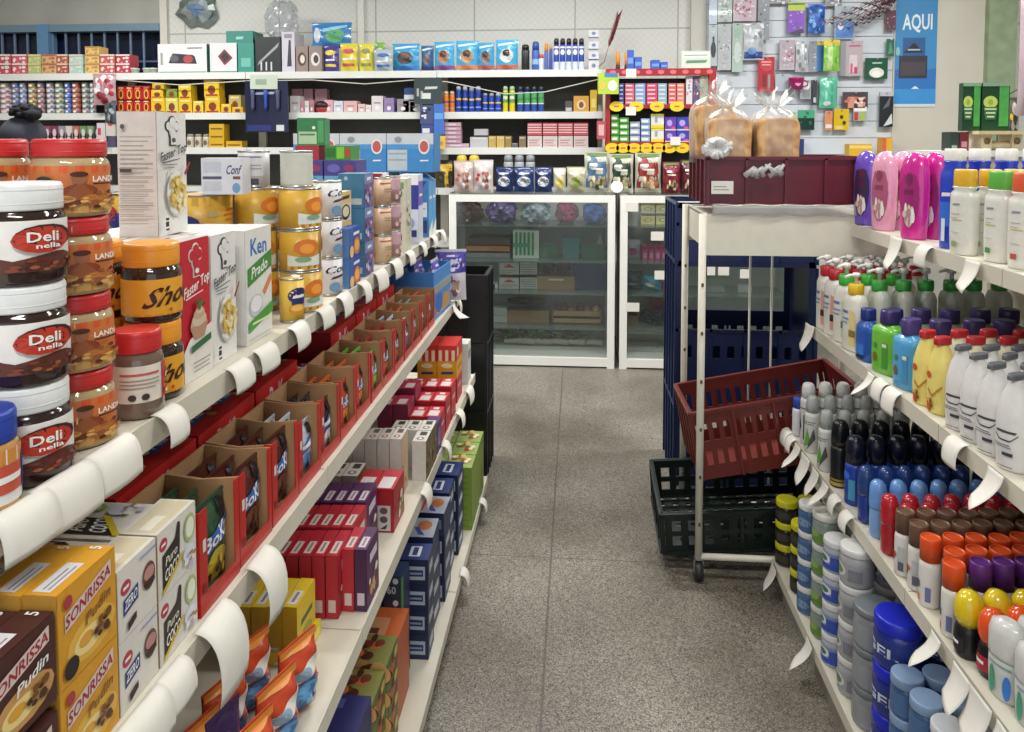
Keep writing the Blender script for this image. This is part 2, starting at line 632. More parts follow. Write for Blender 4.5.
# ------------------------------------------------------------------ shelving units
def unit(name, label, edge, zs, back_x, y0, y1, group):
    sgn = 1 if edge[1] < 0 else -1            # +1: the goods face +x
    parts = []
    bk = MB().box(min(back_x, back_x - sgn * .02), y0, 0, max(back_x, back_x - sgn * .02), y1, zs[1] + .03, ENAMEL)
    parts.append(['back_panel', bk])
    for k in (1, 2, 3, 4):
        e, z = edge[k], zs[k]
        lip = .034 if k < 4 else .03
        a, b = sorted((back_x, e - sgn * .003))
        sh = MB().box(a, y0 + .002, z - .006, b, y1 - .002, z, ENAMEL)
        a, b = sorted((e - sgn * .003, e))
        rail = MB().box(a, y0 + .002, z - lip, b, y1 - .002, z + .005, ENAMEL)
        a2, b2 = sorted((e - sgn * .003, e - sgn * .016))
        rail.box(a2, y0 + .002, z - lip, b2, y1 - .002, z - lip + .003, ENAMEL)
        parts.append(['shelf', sh, None, [['price_rail', rail]]])
    a, b = sorted((back_x, edge[4] - sgn * .02))
    parts.append(['plinth', MB().box(a, y0, 0, b, y1, zs[4] - .035, ('#8d897d', dict(rough=.6, var=.25, scale=14)))])
    up = MB()
    a, b = sorted((back_x, back_x + sgn * .03))
    up.box(a, y0, 0, b, y0 + .025, zs[1] + .03, ENAMEL)
    parts.append(['upright', up])
    place(Proto(name, 'shelving', parts), label, (0, 0, 0), 0, group)

ys = [-.3, .60, 1.52, 2.42, LEND]
for i, t in enumerate(('cream metal shelf unit with the chocolate spread jars', 'cream metal shelf unit under the cocoa jars and tall cartons', 'cream metal shelf unit under the fruit tins', 'cream metal shelf unit at the far end, under blue milk cartons')):
    unit('shelf_unit', t, LX, LZ, LBACK, ys[i], ys[i + 1], 'shelving along the food side of the aisle')
ys = [-.1, .82, 1.74, REND]
for i, t in enumerate(('cream metal shelf unit nearest the viewer on the toiletries side', 'cream metal shelf unit under the white shampoo bottles', 'cream metal shelf unit beside the bread trolley, under the purple conditioner')):
    unit('shelf_unit', t, RX, RZ, RBACK, ys[i], ys[i + 1], 'shelving along the toiletries side of the aisle')

# ------------------------------------------------------------------ paper price tags over the rails
def tag_proto(w, l, out, style):
    def f(u, v):
        if style == 'flare':
            k = u - .5
            return (k * w * (1 + .04 * v), -.0035 - out * v ** 1.7 * (1 + .7 * k) - .003 * math.sin(u * PI) * v, .0075 - l * v * (1 - .12 * v * out / .03) - .006 * k * v)
        # from the top of the rail, over the edge and down, curling outwards
        if style == 'curl':
            q = [(.014, .0075), (-.001, .0085), (-.005 - out, .003), (-.009 - out, -l * .6), (-.008 - out * .7, -l)]
            t = v
            b5 = [(1 - t) ** 4, 4 * t * (1 - t) ** 3, 6 * t * t * (1 - t) ** 2, 4 * t ** 3 * (1 - t), t ** 4]
            y = sum(k * p[0] for k, p in zip(b5, q)) - .0035
            z = sum(k * p[1] for k, p in zip(b5, q))
            y -= .004 * math.sin(u * PI) * v
        else:
            z = .007 - v * l
            y = -.002 - out * math.sin(v * 2.2) - .018 * math.sin(u * PI) * v * .3
        return ((u - .5) * w, y, z)
    return Proto('price_tag', 'price tag', [['paper', MB().sheet(f, 6, 10, PAPER, thick=.0006)]])
def tag_proto2(w, l, out, style, txt=True):
    P = tag_proto(w, l, out, style)
    return P
TAGS = [tag_proto(.085, .041, .003, 'curl'), tag_proto(.06, .044, .008, 'curl'), tag_proto(.075, .085, .03, 'flare'), tag_proto(.05, .07, .045, 'flare'), tag_proto(.08, .09, .022, 'curl')]

def tags(side, k, pxs, where, kinds):
    e, z = (LX, LZ)[0][k] if side == 'L' else RX[k], (LZ if side == 'L' else RZ)[k]
    n = len(pxs)
    for i, p in enumerate(sorted(pxs, reverse=side == 'R')):
        y = Yat(p, e, z)
        t = TAGS[kinds[i % len(kinds)]]
        lab = 'white paper tag on the %s, %s from the near end' % (where, ORD[i])
        if side == 'R':
            lab = 'white paper tag on the %s, %s from the near end' % (where, ORD[i])
        s = random.uniform(.85, 1.15)
        place(t, lab, (e + (.004 if side == 'L' else -.004), y, z), (PI / 2 if side == 'L' else -PI / 2) + random.uniform(-.06, .06), 'paper price tags', (s, 1, s))
tags('L', 1, [18, 62, 108, 165, 236, 262, 296, 322, 342, 361, 378, 394, 408, 421, 432, 440], 'rail under the jars', [0, 0, 0, 1, 0, 0])
tags('L', 2, [140, 168, 212, 258, 452, 456], 'rail under the red display boxes', [0, 0, 4, 4, 3, 1])
tags('L', 3, [424, 444, 458, 468], 'rail under the tall red boxes', [0, 1, 1, 0])
tags('L', 4, [462, 481], 'lowest rail of the food side', [1, 1])
tags('R', 1, [899, 928, 976], 'rail under the shampoo bottles', [2, 1, 2])
tags('R', 2, [812, 874, 884, 896, 960, 1000], 'rail under the pump bottles', [3, 1, 1, 1, 3, 2])
tags('R', 3, [789, 794, 800, 808, 818, 828, 838, 850, 940, 966, 985, 1010], 'rail under the deodorants', [3, 2, 2, 3, 1, 1])
tags('R', 4, [776, 812], 'lowest rail of the toiletries side', [3, 2])
# ------------------------------------------------------------------ product builders
SIDE = {'F': 'front_print', 'B': 'back_print', 'L': 'side_print', 'R': 'end_print', 'T': 'top_print'}
BLK, WH, CRAFT = '#17171a', '#ecebe6', ('#a9825a', dict(rough=.8, var=.12, scale=30))

def carton(name, cat, w, d, h, cols, prints=None, body='carton', plab=None):
    if not isinstance(cols, dict):
        cols = {'*': cols}
    b = MB().box(-w / 2, -d / 2, 0, w / 2, d / 2, h, cols)
    # glued flap ridge on the top
    b.box(-w / 2 + .002, -.0008, h, w / 2 - .002, .0008, h + .0006, cols.get('T', cols['*']))
    parts = [[body, b]]
    if prints:
        for side, items in prints.items():
            fw, fh = {'F': (w, h), 'B': (w, h), 'L': (d, h), 'R': (d, h), 'T': (w, d)}[side]
            parts.append([SIDE[side], deco(MB(), face(w, d, h, side), [('r', .004, .004, .996, .996, cols.get(side, cols['*']))] + items, asp=fw / fh), plab])
    return Proto(name, cat, parts, h, w, d)

def gable(name, cat, w, d, h, cols, prints=None):
    """liquid carton with a pinched gable fold on top"""
    b = MB().box(-w / 2, -d / 2, 0, w / 2, d / 2, h, cols if isinstance(cols, dict) else {'*': cols})
    t = cols.get('T', cols['*']) if isinstance(cols, dict) else cols
    b.add([(-w / 2, -d / 2, h), (w / 2, -d / 2, h), (w / 2, d / 2, h), (-w / 2, d / 2, h), (-w / 2, 0, h + d * .32), (w / 2, 0, h + d * .32)], [(0, 1, 5, 4), (2, 3, 4, 5), (1, 2, 5), (3, 0, 4)], t)
    b.box(-w / 2, -.0015, h + d * .3, w / 2, .0015, h + d * .32 + .012, t)
    parts = [['carton', b]]
    if prints:
        for side, items in prints.items():
            parts.append([SIDE[side], deco(MB(), face(w, d, h, side), items)])
    return Proto(name, cat, parts, h + d * .32 + .012, w, d)

def jar(name, cat, r, h, lidh, lid, glass, wrap, wz=(.12, .68), prints=(), n=28, neck=.82, lidr=.93, ang=1.5, rough=.12, ribs=True):
    hb = h - lidh * .9
    g = MB().lathe([(r * .86, 0), (r * .97, h * .02), (r, h * .06), (r, hb * .84), (r * .95, hb * .92), (r * neck, hb * .985), (r * neck, hb)], (glass, dict(rough=rough, coat=.6)) if isinstance(glass, str) else glass, n)
    l = MB()
    lr = r * lidr
    l.lathe([(lr, h - lidh), (lr * 1.01, h - lidh + .002), (lr * 1.01, h - .004), (lr * .96, h - .0005), (lr * .9, h)], (lid, dict(rough=.35)), n)
    if ribs:
        for i in range(2):
            z = h - lidh + lidh * (.22 + .5 * i)
            l.lathe([(lr * 1.012, z), (lr * 1.022, z + .001), (lr * 1.012, z + .002)], (lid, dict(rough=.35)), n, cap0=False, cap1=False)
    w = MB()
    z0, z1 = h * wz[0], h * wz[1]
    w.lathe([(r * 1.004, z0), (r * 1.006, z0 + .001), (r * 1.006, z1 - .001), (r * 1.004, z1)], (wrap, dict(rough=.4)), n, cap0=False, cap1=False)
    deco(w, drum(r * 1.006, z0, z1, -PI / 2 - ang, -PI / 2 + ang), prints)
    return Proto(name, cat, [['glass', g], ['lid', l], ['label_wrap', w]], h, 2 * r, 2 * r)

def tin(name, cat, r, h, col, prints=(), n=24, ang=1.6, rim=True, metal='#b9bab8', ridged=False):
    mt = (metal, dict(rough=.28, metal=.9))
    if ridged:
        prof = []
        k = 13
        for i in range(k + 1):
            z = .004 + (h - .008) * i / k
            prof += [(r * (.985 if i % 2 else 1.0), z)]
        b = MB().lathe(prof, (col, dict(rough=.4)), n)
    else:
        b = MB().lathe([(r, .003), (r, h - .003)], (col, dict(rough=.35)), n)
        deco(b, drum(r, .004, h - .004, -PI / 2 - ang, -PI / 2 + ang), prints)
    e, e2 = MB(), MB()
    e2.lathe([(r * .99, 0), (r * 1.025, .001), (r * 1.025, .003), (r, .005)], mt, n, cap1=False)
    e.lathe([(r, h - .005), (r * 1.025, h - .003), (r * 1.025, h - .0005), (r * .97, h), (r * .95, h - .004), (r * .6, h - .003), (r * .55, h - .005)], mt, n, cap0=False)
    return Proto(name, cat, [['can_body', b], ['top_rim', e], ['base_rim', e2]], h, 2 * r, 2 * r)

def pouch(name, cat, w, t, h, col, prints=(), top=None, seal=.08, jag=True):
    """filled pillow bag that stands on z = 0 with crimped seals above and below"""
    def th(u, v):
        q = max(0.0, min(1.0, (v - seal * .6) / (1 - 1.6 * seal)))
        return t / 2 * (math.sin(PI * q) ** .45 if 0 < q < 1 else 0) * (1 - abs(2 * u - 1) ** 2.6) + .0012
    def wob(u, v):
        return .006 * math.sin(v * 17 + u * 9) * t / .05 * .5
    f = lambda u, v, o=0: ((u - .5) * w * (1 - .05 * math.sin(PI * v)), -th(u, v) - wob(u, v) * (th(u, v) > .004) - o, v * h)
    b = lambda u, v: ((.5 - u) * w * (1 - .05 * math.sin(PI * v)), th(u, v), v * h)
    m = MB().sheet(f, 10, 16, (col, dict(rough=.25, coat=.3)))
    m.sheet(b, 10, 16, (col, dict(rough=.25, coat=.3)))
    parts = [['bag', m]]
    sl = top or col
    for nm, z0, z1 in (('bottom_seal', 0, seal * .5), ('top_seal', 1 - seal * .5, 1)):
        parts.append([nm, MB().box(-w / 2, -.0018, z0 * h, w / 2, .0018, z1 * h, (sl, dict(rough=.3)))])
    if prints:
        q = MB()
        deco(q, f, prints, off=.0012, step=.0005)
        parts.append(['print', q])
    return Proto(name, cat, parts, h, w, t)

def LY(k, px, ins=0.0):
    return Yat(px, LX[k] - ins, LZ[k])

def half(P, t):
    if abs(P.w - P.d) < 1e-6:
        return P.d / 2
    return (P.w * abs(math.sin(t)) + P.d * abs(math.cos(t))) / 2

def putL(P, k, y, label, ins=.012, up=0.0, group=None, turn=0.0, **kw):
    """y: middle of the thing along the aisle; ins: distance of its front behind the rail"""
    x = LX[k] - max(ins, .0045) - half(P, turn)
    return place(P, label, (x, y + .0842 * x, LZ[k] + .0006 + up), PI / 2 + turn, group, **kw)

# ------------------------------------------------------------------ food side, top shelf
OCT = lambda u, v, r=.05, a=1.0: ('e', u, v, r, r * a, BLK)
deli = jar('chocolate_spread_jar', 'jar', .046, .112, .03, '#dcdedd', '#2c1a17', '#e6e3dd', (.14, .64), [
    ('p', [(0, 0), (0, .2), (.2, .34), (.35, .22), (.5, .3), (.68, .38), (.85, .24), (1, .2), (1, 0)], '#5b2b1f'),
    ('d', .5, .12, .46, .1, 26, .035, ['#7d3c26', '#4a2018', '#92563a']), ('e', .56, .66, .2, .26, '#2e1a1a'), ('e', .54, .62, .19, .26, '#b8331f'),
    ('t', 'Deli', .54, .68, .2, .2, WH), ('t', 'nella', .57, .5, .16, .1, WH), ('e', .83, .72, .035, .07, '#c9a258')], ang=1.7)
landi = jar('peanut_butter_jar', 'jar', .0445, .096, .022, '#c12a2b', '#b29a72', '#c9733a', (.06, .66), [
    ('r', 0, .86, 1, 1, '#d85a2b'), ('r', 0, 0, 1, .22, '#c79a54'), ('e', .5, .42, .15, .2, '#8a4228'), ('p', [(.34, .3), (.5, .66), (.66, .26)], '#94522f'), ('e', .49, .72, .06, .12, '#9a6140'), ('e', .49, .82, .07, .06, '#4b2618'), ('e', .62, .3, .13, .1, '#b5702f'), ('e', .36, .3, .1, .08, '#d9a860'),
    ('d', .6, .26, .3, .2, 26, .04, ['#d9a860', '#6e2f1e', '#b9783e', '#8d5230']), ('t', 'LANDI', .68, .72, .2, .12, WH), ('r', .58, .6, .8, .63, '#2a1a14'), ('e', .24, .66, .07, .13, '#1d3230'), ('e', .26, .3, .05, .09, '#4a8f4c')], ang=1.6)
shoc = jar('cocoa_powder_jar', 'jar', .042, .116, .034, '#e2952a', '#33231d', '#e0a12c', (.1, .56), [
    ('r', 0, .0, 1, .05, '#c98a20'), ('t', 'Shoc', .55, .56, .62, .52, '#3a1d15', .25, .28), ('e', .5, .14, .02, .05, '#c2412c'), ('r', .93, .05, 1, .95, '#d9cba4')], ang=1.55)
choco = jar('hazelnut_spread_jar', 'jar', .034, .121, .03, '#bf2b2a', '#6d5a4e', '#ddd4c8', (.2, .62), [
    ('r', .62, 0, 1, 1, '#b23a38'), ('r', .04, .74, .56, .8, '#c4574f'), ('r', .04, .6, .56, .63, '#9a8c80'), ('r', .04, .5, .56, .53, '#9a8c80'), ('r', .04, .4, .5, .43, '#9a8c80'), ('e', .2, .16, .05, .09, '#3d332d'), ('e', .36, .16, .05, .09, '#3d332d'), ('t', 'choc', .82, .6, .26, .3, WH), ('d', .82, .2, .14, .14, 10, .05, ['#e7d9c4', '#6c3a25', '#c2272b'])])
bluejar = jar('spread_jar', 'jar', .034, .105, .032, '#23409f', '#b98a4e', '#dfdedb', (.1, .64), [('r', 0, .72, 1, 1, '#cf8a3e'), ('r', .3, .2, .62, .72, '#c4513d'), ('r', .64, .15, 1, .8, '#25358a'), ('t', 'Maxi', .46, .46, .3, .25, WH)])

putL(bluejar, 1, .785, 'jar with a bright blue lid, in front of the tall chocolate spread stack', .0)
for k in range(3):
    putL(deli, 1, .868, 'white-lidded brown chocolate spread jar, %s in its stack of three' % lvl(k, 3), .0, k * .1122, 'white-lidded spread jars', -.62 + random.uniform(-.1, .1))
for j, (x, n) in enumerate(((.0, 4), (.1, 4))):
    for k in range(n):
        putL(landi, 1, .972, 'red-lidded peanut butter jar, %s in the stack %s' % (lvl(k, n), ('beside the white-lidded jars', 'set back from the rail')[j]), x + .016, k * .0964, 'red-lidded peanut butter jars', -.7 + random.uniform(-.1, .1))
putL(choco, 1, 1.07, 'slim jar of spread with a red lid and pale label, before the yellow-lidded jars', .004, turn=-.35)
for j, x in enumerate((.018, .115)):
    for k in range(2):
        putL(shoc, 1, 1.15 + .02 * j, 'yellow-lidded cocoa jar, %s of the pair %s' % (('lower', 'upper')[k], ('at the front', 'set back from the rail')[j]), x, k * .1163, 'yellow-lidded cocoa jars', -.42)

def chef(u, v, s, c, bg):
    return [('e', u, v, .1 * s, .05 * s, c), ('e', u - .1 * s, v + .035 * s, .08 * s, .035 * s, c), ('e', u + .1 * s, v + .035 * s, .08 * s, .035 * s, c), ('e', u, v + .06 * s, .1 * s, .04 * s, c), ('r', u - .08 * s, v - .085 * s, u + .1 * s, v, c),
            ('e', u, v, .08 * s, .04 * s, bg), ('e', u - .1 * s, v + .035 * s, .06 * s, .026 * s, bg), ('e', u + .1 * s, v + .035 * s, .06 * s, .026 * s, bg), ('e', u, v + .06 * s, .08 * s, .031 * s, bg), ('r', u - .06 * s, v - .077 * s, u + .08 * s, v, bg), ('e', u + .01 * s, v - .05 * s, .05 * s, .015 * s, c)]
PASTA = ['#e8d58a', '#d9b95a', '#f0e3b0', '#c9a848']
def topcream(red):
    bg, fg = ('#c52230', WH) if red else ('#e4e3df', '#4a4c50')
    it = [('r', 0, 0, 1, 1, bg)] + chef(.5, .84, 1.35, fg, bg) + [('t', 'Faster Top', .5, .665, .9, .1, fg, .2, .1), ('p', [(.1, .585), (.7, .615), (.7, .622), (.1, .595)], fg)]
    if red:
        it += [('p', [(0, 0), (0, .22), (.2, .3), (1, .36), (1, 0)], '#e6e2da'), ('e', .52, .38, .3, .07, '#c9a690'), ('p', [(.22, .38), (.34, .28), (.7, .28), (.84, .38)], '#b88d74'), ('e', .52, .42, .26, .05, '#d8c0a6'), ('e', .52, .46, .2, .04, '#c8a88c'), ('e', .53, .49, .13, .03, '#d8c2a8'), ('d', .56, .53, .14, .035, 10, .05, ['#3f7a3c', '#2d5a30', '#b03a30']),
               ('p', [(.2, .2), (.9, .24), (.9, .29), (.2, .25)], '#2f6a41'), ('r', .25, .12, .85, .128, '#8a8f8c'), ('r', .25, .09, .8, .098, '#8a8f8c'), ('r', .25, .06, .82, .068, '#8a8f8c')]
    else:
        it += [('r', .12, .57, .6, .578, '#77787c'), ('r', .12, .545, .5, .552, '#77787c'), ('e', .56, .33, .36, .19, '#c8c6c0'), ('e', .56, .34, .34, .18, '#efece2'), ('d', .56, .34, .27, .14, 46, .07, PASTA), ('p', [(.1, .5), (.16, .53), (.04, .42)], '#5c5f68'), ('p', [(.7, .5), (.92, .6), (.94, .58), (.74, .47)], '#9b2f35'), ('r', .03, .08, .14, .12, BLK), ('r', .03, .13, .14, .15, BLK), ('r', .03, .05, .14, .065, BLK)]
    lines = [('r', .08, .9 - i * .035, .92 - (i % 3) * .12, .908 - i * .035, '#a9a49e') for i in range(3, 23)] + [('r', .1, .52, .4, .545, '#4a4340'), ('r', .05, .545, .95, .549, '#8d8782'), ('r', .05, .25, .95, .254, '#8d8782'), ('e', .2, .88, .06, .02, '#55524f')]
    P = carton('cooking_cream_carton', 'carton', .094, .062, .212 if not red else .225, {'*': '#ddd9d2' if not red else '#c92a36', 'L': '#d8d1ca', 'T': '#d3d0ca'}, {'F': it, 'L': lines, 'T': [('r', .1, .35, .9, .62, '#e9e6df'), ('r', .15, .7, .6, .76, '#9c9a96')]})
    return P
cw, cr = topcream(False), topcream(True)
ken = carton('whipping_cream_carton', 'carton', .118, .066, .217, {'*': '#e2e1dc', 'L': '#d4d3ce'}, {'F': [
    ('t', 'Ken', .5, .84, .62, .15, '#2f6fb5'), ('p', [(.06, .5), (1, .62), (1, .78), (.06, .66)], '#3f8a35'), ('t', 'Prado', .52, .64, .62, .1, WH, .25, .1), ('p', [(.62, .42), (.95, .56), (.98, .5), (.7, .38)], '#d98742'), ('e', .36, .32, .26, .1, '#c5c8cb'), ('e', .36, .335, .22, .07, '#e9eaea'), ('p', [(.06, .1), (1, .2), (1, .3), (.06, .19)], '#4a9a3a'), ('r', .2, .16, .9, .18, '#dfe7b5'), ('r', .06, .03, .9, .05, '#c9c8c2')],
    'L': [('r', .1, .86 - i * .06, .5, .89 - i * .06, '#8b8a86') for i in range(10)]})
for i in range(4):
    for P, y, nm, ins in ((cr, 1.243, 'red cooking cream carton with a cupcake picture', .04), (cw, 1.343, 'white cooking cream carton with a pasta picture', .04), (ken, 1.485, 'white cream carton with a broad green band', .036)):
        putL(P, 1, y, nm + (', at the rail' if i == 0 else ', %s back from the rail' % ORD[i]), ins + i * (P.d + .001), 0, 'cream cartons on the top food shelf', random.uniform(-.012, .012), scale=(1, 1, 1.045) if P is cw else None)
place(cw, 'tall white cream carton with a pasta picture, lying loose on top of the others', (-.687 - .031, 1.253, LZ[1] + .2262), PI / 2 + .05, None, scale=(1.1, 1.05, .97))

ORG = ['#d9772a', '#e6952f', '#b9561f']
peach = tin('fruit_tin', 'can', .047, .093, '#d3a53a', [
    ('r', 0, 0, 1, .1, '#e0a534'), ('p', [(0, .1), (0, .4), (.3, .3), (.6, .42), (1, .34), (1, .1)], '#dfe3dc'), ('e', .3, .58, .2, .22, '#d9782a'), ('e', .3, .55, .11, .13, '#ef9f3e'), ('e', .78, .6, .15, .2, '#d4702a'), ('e', .78, .57, .08, .1, '#e9a14a'), ('e', .24, .27, .12, .07, '#7fa48c'), ('r', .52, 0, .565, 1, '#8f7c4f'), OCT(.93, .26, .04, 1.6), ('r', .62, .2, .86, .24, '#c7a14c')])
smalltin = tin('milk_tin', 'can', .0255, .094, '#dfb84a', [('e', .5, .62, .3, .2, '#202c6a'), ('r', .3, .4, .7, .6, '#202c6a'), ('t', 'Flan', .5, .6, .4, .14, WH), ('e', .46, .28, .24, .14, '#c98a2a'), ('e', .46, .32, .18, .08, '#e9b856'), OCT(.82, .14, .08, .8)])
conf = tin('condensed_milk_tin', 'can', .037, .095, '#dcdce0', [('t', 'Conf', .45, .72, .7, .22, '#2a2c4c', .2, .12), ('p', [(.2, .42), (.75, .52), (.8, .6), (.25, .5)], '#5a2f30'), ('e', .85, .62, .14, .3, '#33323e'), ('e', .3, .2, .13, .14, '#6f95b8'), ('r', .55, .1, .9, .2, '#b4b8bd')])
gold = tin('large_tin', 'can', .068, .135, '#cfa23c', [('r', 0, .84, 1, 1, '#cda23a'), ('e', .2, .68, .13, .14, '#b83a30'), ('e', .34, .56, .2, .14, '#27307c'), ('e', .66, .7, .05, .06, '#b9a877'), ('r', .8, .74, .95, .78, '#c8682a'), ('r', .78, .66, .95, .69, '#c8682a'), ('r', .8, .58, .95, .61, '#c8682a')], metal='#8e9194')
ridge = tin('plain_tin', 'can', .036, .083, '#cfd0c4', ridged=True)
bar = tin('plain_tin', 'can', .034, .083, '#c9c9cb', [('r', .1, .3, .7, .9, '#d9d8da'), ('r', .15, .84, .65, .88, '#6d7180'), ('r', .2, .04, .6, .22, '#4b4d52'), ('r', .16, .5, .66, .53, '#9a9ba3'), ('r', .16, .6, .66, .63, '#9a9ba3')])
z1 = LZ[1]
putL(smalltin, 1, 1.635, 'small yellow tin with a dark blue badge, at the rail beside the cream cartons', .0, turn=-.6)
for j, x in enumerate((0, .098)):
    for k in range(3):
        putL(peach, 1, 1.75, 'yellow fruit tin with orange halves, %s in the stack %s' % (lvl(k, 3), ('by the rail', 'behind it')[j]), .005 + x, k * .0932, 'yellow fruit tins', (.25, -.25, .3)[k])
putL(ridge, 1, 1.745, 'ridged unlabelled pale tin on top of the front fruit tins', .02, .2795)
putL(bar, 1, 1.745, 'pale tin with a bar code, on the rear stack of fruit tins', .118, .2795, turn=-1.2)
for j, x in enumerate((.18, .33)):
    for k in range(2):
        putL(gold, 1, 1.69 if j == 0 else 1.73, 'large golden tin with a silver lid, %s of the pair %s' % (('lower', 'upper')[k], ('next to the fruit tins', 'deepest on the shelf')[j]), x, k * .1352, 'large golden tins', -1.25)
whitebox = carton('sweets_box', 'box', .085, .06, .077, '#d6d6dc', {'F': [('t', 'Conf', .8, .68, .36, .26, '#343a66', .2), ('r', .04, .42, .5, .5, '#4c506c'), ('r', .06, .6, .5, .9, '#c2c4d0'), ('r', .06, .1, .5, .36, '#c4c5cc'), ('r', .78, .42, .96, .5, '#7a4a40'), ('e', .86, .18, .1, .14, '#6d9cc4')]})
place(whitebox, 'white sweets box with dark blue script, on a large golden tin', (-.75, 1.595, z1 + .2712), .12)
place(pouch('cracker_pack', 'packet', .09, .05, .052, '#b98748', [('r', .1, .3, .9, .6, '#7a4a26'), ('e', .3, .7, .1, .2, '#e0b878')]), 'brown crinkled cracker pack, over the white packet on the golden tins', (-.925, 1.61, z1 + .313), .2)
place(pouch('flour_packet', 'packet', .09, .06, .042, '#cfcfda', [('r', .3, .2, .7, .5, '#3c3f5e')]), 'white crinkled packet squeezed under the brown cracker pack', (-.925, 1.61, z1 + .2705), .2)
for k in range(3):
    putL(conf, 1, 1.93, 'white condensed milk tin with dark script, %s in its stack' % lvl(k, 3), .012, k * .0953, 'white condensed milk tins', (-.1, .2, .1)[k])
dess = carton('dessert_box', 'box', .105, .03, .082, {'*': '#ddd3c0', 'L': '#b8232c'}, {'F': [('r', 0, .62, 1, 1, '#e0c078'), ('t', 'Crem', .5, .8, .7, .22, '#3b2a25', .2), ('e', .5, .32, .38, .26, '#2f2d33'), ('e', .5, .34, .28, .18, '#ecd9b0')]})
cust = carton('custard_box', 'box', .1, .03, .078, {'*': '#2f4fa0', 'L': '#5d84bb'}, {'F': [('r', 0, 0, .34, 1, '#3864ac'), ('e', .68, .34, .28, .3, '#d9782f'), ('e', .68, .36, .2, .18, '#efb25c'), ('t', 'Flan', .62, .78, .6, .2, WH), ('e', .2, .2, .18, .2, '#e8c58a')]})
teal = carton('tea_box', 'box', .09, .075, .097, {'*': '#5d5a92', 'L': '#3f789a', 'T': '#6b93a8'}, {'F': [('r', 0, .7, 1, 1, '#7a86b8'), ('t', 'Te', .5, .84, .5, .18, WH), ('d', .5, .35, .4, .25, 18, .1, ['#8d83b0', '#b05a6c', '#c9c2d8', '#46508c'])], 'L': [('e', .3, .86, .07, .06, '#a8c6d4'), ('r', .1, .1, .9, .28, '#bcc4c8')]})
for k in range(3):
    putL(dess, 1, 2.09, 'cream-coloured dessert box with a red end, %s in the stack behind the custard boxes' % lvl(k, 3), .05, k * .0828, 'dessert boxes with red ends')
for k in range(2):
    putL(cust, 1, 2.04, 'blue custard box with an orange pudding picture, %s of two at the rail' % ('lower', 'upper')[k], .012, k * .0788, 'blue custard boxes')
for k in range(3):
    putL(teal, 1, 2.215, 'blue-green tea box, %s in the stack after the custard boxes' % lvl(k, 3), .02, k * .0978, 'blue-green tea boxes')
beige = tin('oat_can', 'can', .027, .09, '#d0b191', [('r', 0, .8, 1, .86, '#b8705c'), ('d', .5, .24, .3, .14, 10, .06, ['#b8a06c', '#7f8f5c', '#c2766a']), ('r', .15, .5, .85, .53, '#a98a6c'), ('r', .15, .6, .85, .63, '#a98a6c')], n=16)
pink = tin('oat_can', 'can', .024, .09, '#b38a92', [('r', 0, .5, 1, .9, '#c8a8b4'), ('d', .5, .3, .3, .2, 8, .1, ['#7a3f4e', '#d9c8b4'])], n=16)
for k in range(3):
    putL(beige, 1, 2.42, 'beige cardboard can, %s in its stack' % lvl(k, 3), .006, k * .0903, 'beige cardboard cans')
    putL(pink, 1, 2.55, 'dusty pink cardboard can, %s in its stack' % lvl(k, 3), .006, k * .0903, 'dusty pink cardboard cans')
gw = carton('oat_milk_carton', 'carton', .085, .07, .255, {'*': '#d8d6c4', 'L': '#dad8c8', 'F': '#c9cbb4'}, {'L': [('e', .5, .8, .34, .08, '#5a8a4a'), ('e', .4, .66, .3, .07, '#6f9a56'), ('e', .5, .52, .3, .06, '#86a868'), ('e', .5, .2, .3, .1, '#8c4a44'), ('r', .1, .86, .9, .95, '#7da266')], 'F': [('d', .5, .4, .36, .3, 16, .1, ['#b9a98a', '#5a4a44', '#e6e2d2'])]})
wp = carton('rice_milk_carton', 'carton', .08, .07, .26, {'*': '#cfd3e2', 'L': '#c9cfdf'}, {'L': [('r', 0, .5, 1, .85, '#2f3390'), ('r', 0, .85, 1, 1, '#e6e6ea'), ('e', .5, .3, .3, .08, '#8fa2cc'), ('r', .3, .1, .9, .2, '#2c3474')], 'F': [('r', 0, .55, 1, .9, '#6a63b0'), ('t', 'Rice', .5, .7, .7, .08, WH)]})
putL(gw, 1, 2.71, 'tall white carton with green leaves, after the pink cans', .014)
putL(wp, 1, 2.92, 'tall white carton with a dark blue block, before the blue milk cartons', .014)
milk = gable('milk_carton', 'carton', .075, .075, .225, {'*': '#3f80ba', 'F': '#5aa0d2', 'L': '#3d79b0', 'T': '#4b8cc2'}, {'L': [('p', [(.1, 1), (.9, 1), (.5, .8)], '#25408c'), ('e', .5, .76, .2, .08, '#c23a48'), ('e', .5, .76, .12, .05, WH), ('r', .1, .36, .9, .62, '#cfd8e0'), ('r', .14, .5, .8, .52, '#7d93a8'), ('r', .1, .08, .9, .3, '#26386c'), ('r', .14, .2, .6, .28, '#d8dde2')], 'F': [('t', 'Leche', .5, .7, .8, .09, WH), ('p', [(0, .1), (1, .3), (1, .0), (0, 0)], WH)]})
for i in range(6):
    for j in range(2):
        putL(milk, 1, 3.12 + .078 * j, 'blue milk carton, %s of the %s row at the shelf end' % (('at the rail', 'second in', 'third in', 'fourth in', 'fifth in', 'deepest')[i], ('near', 'far')[j]), .014 + i * .077, 0, 'blue milk cartons')
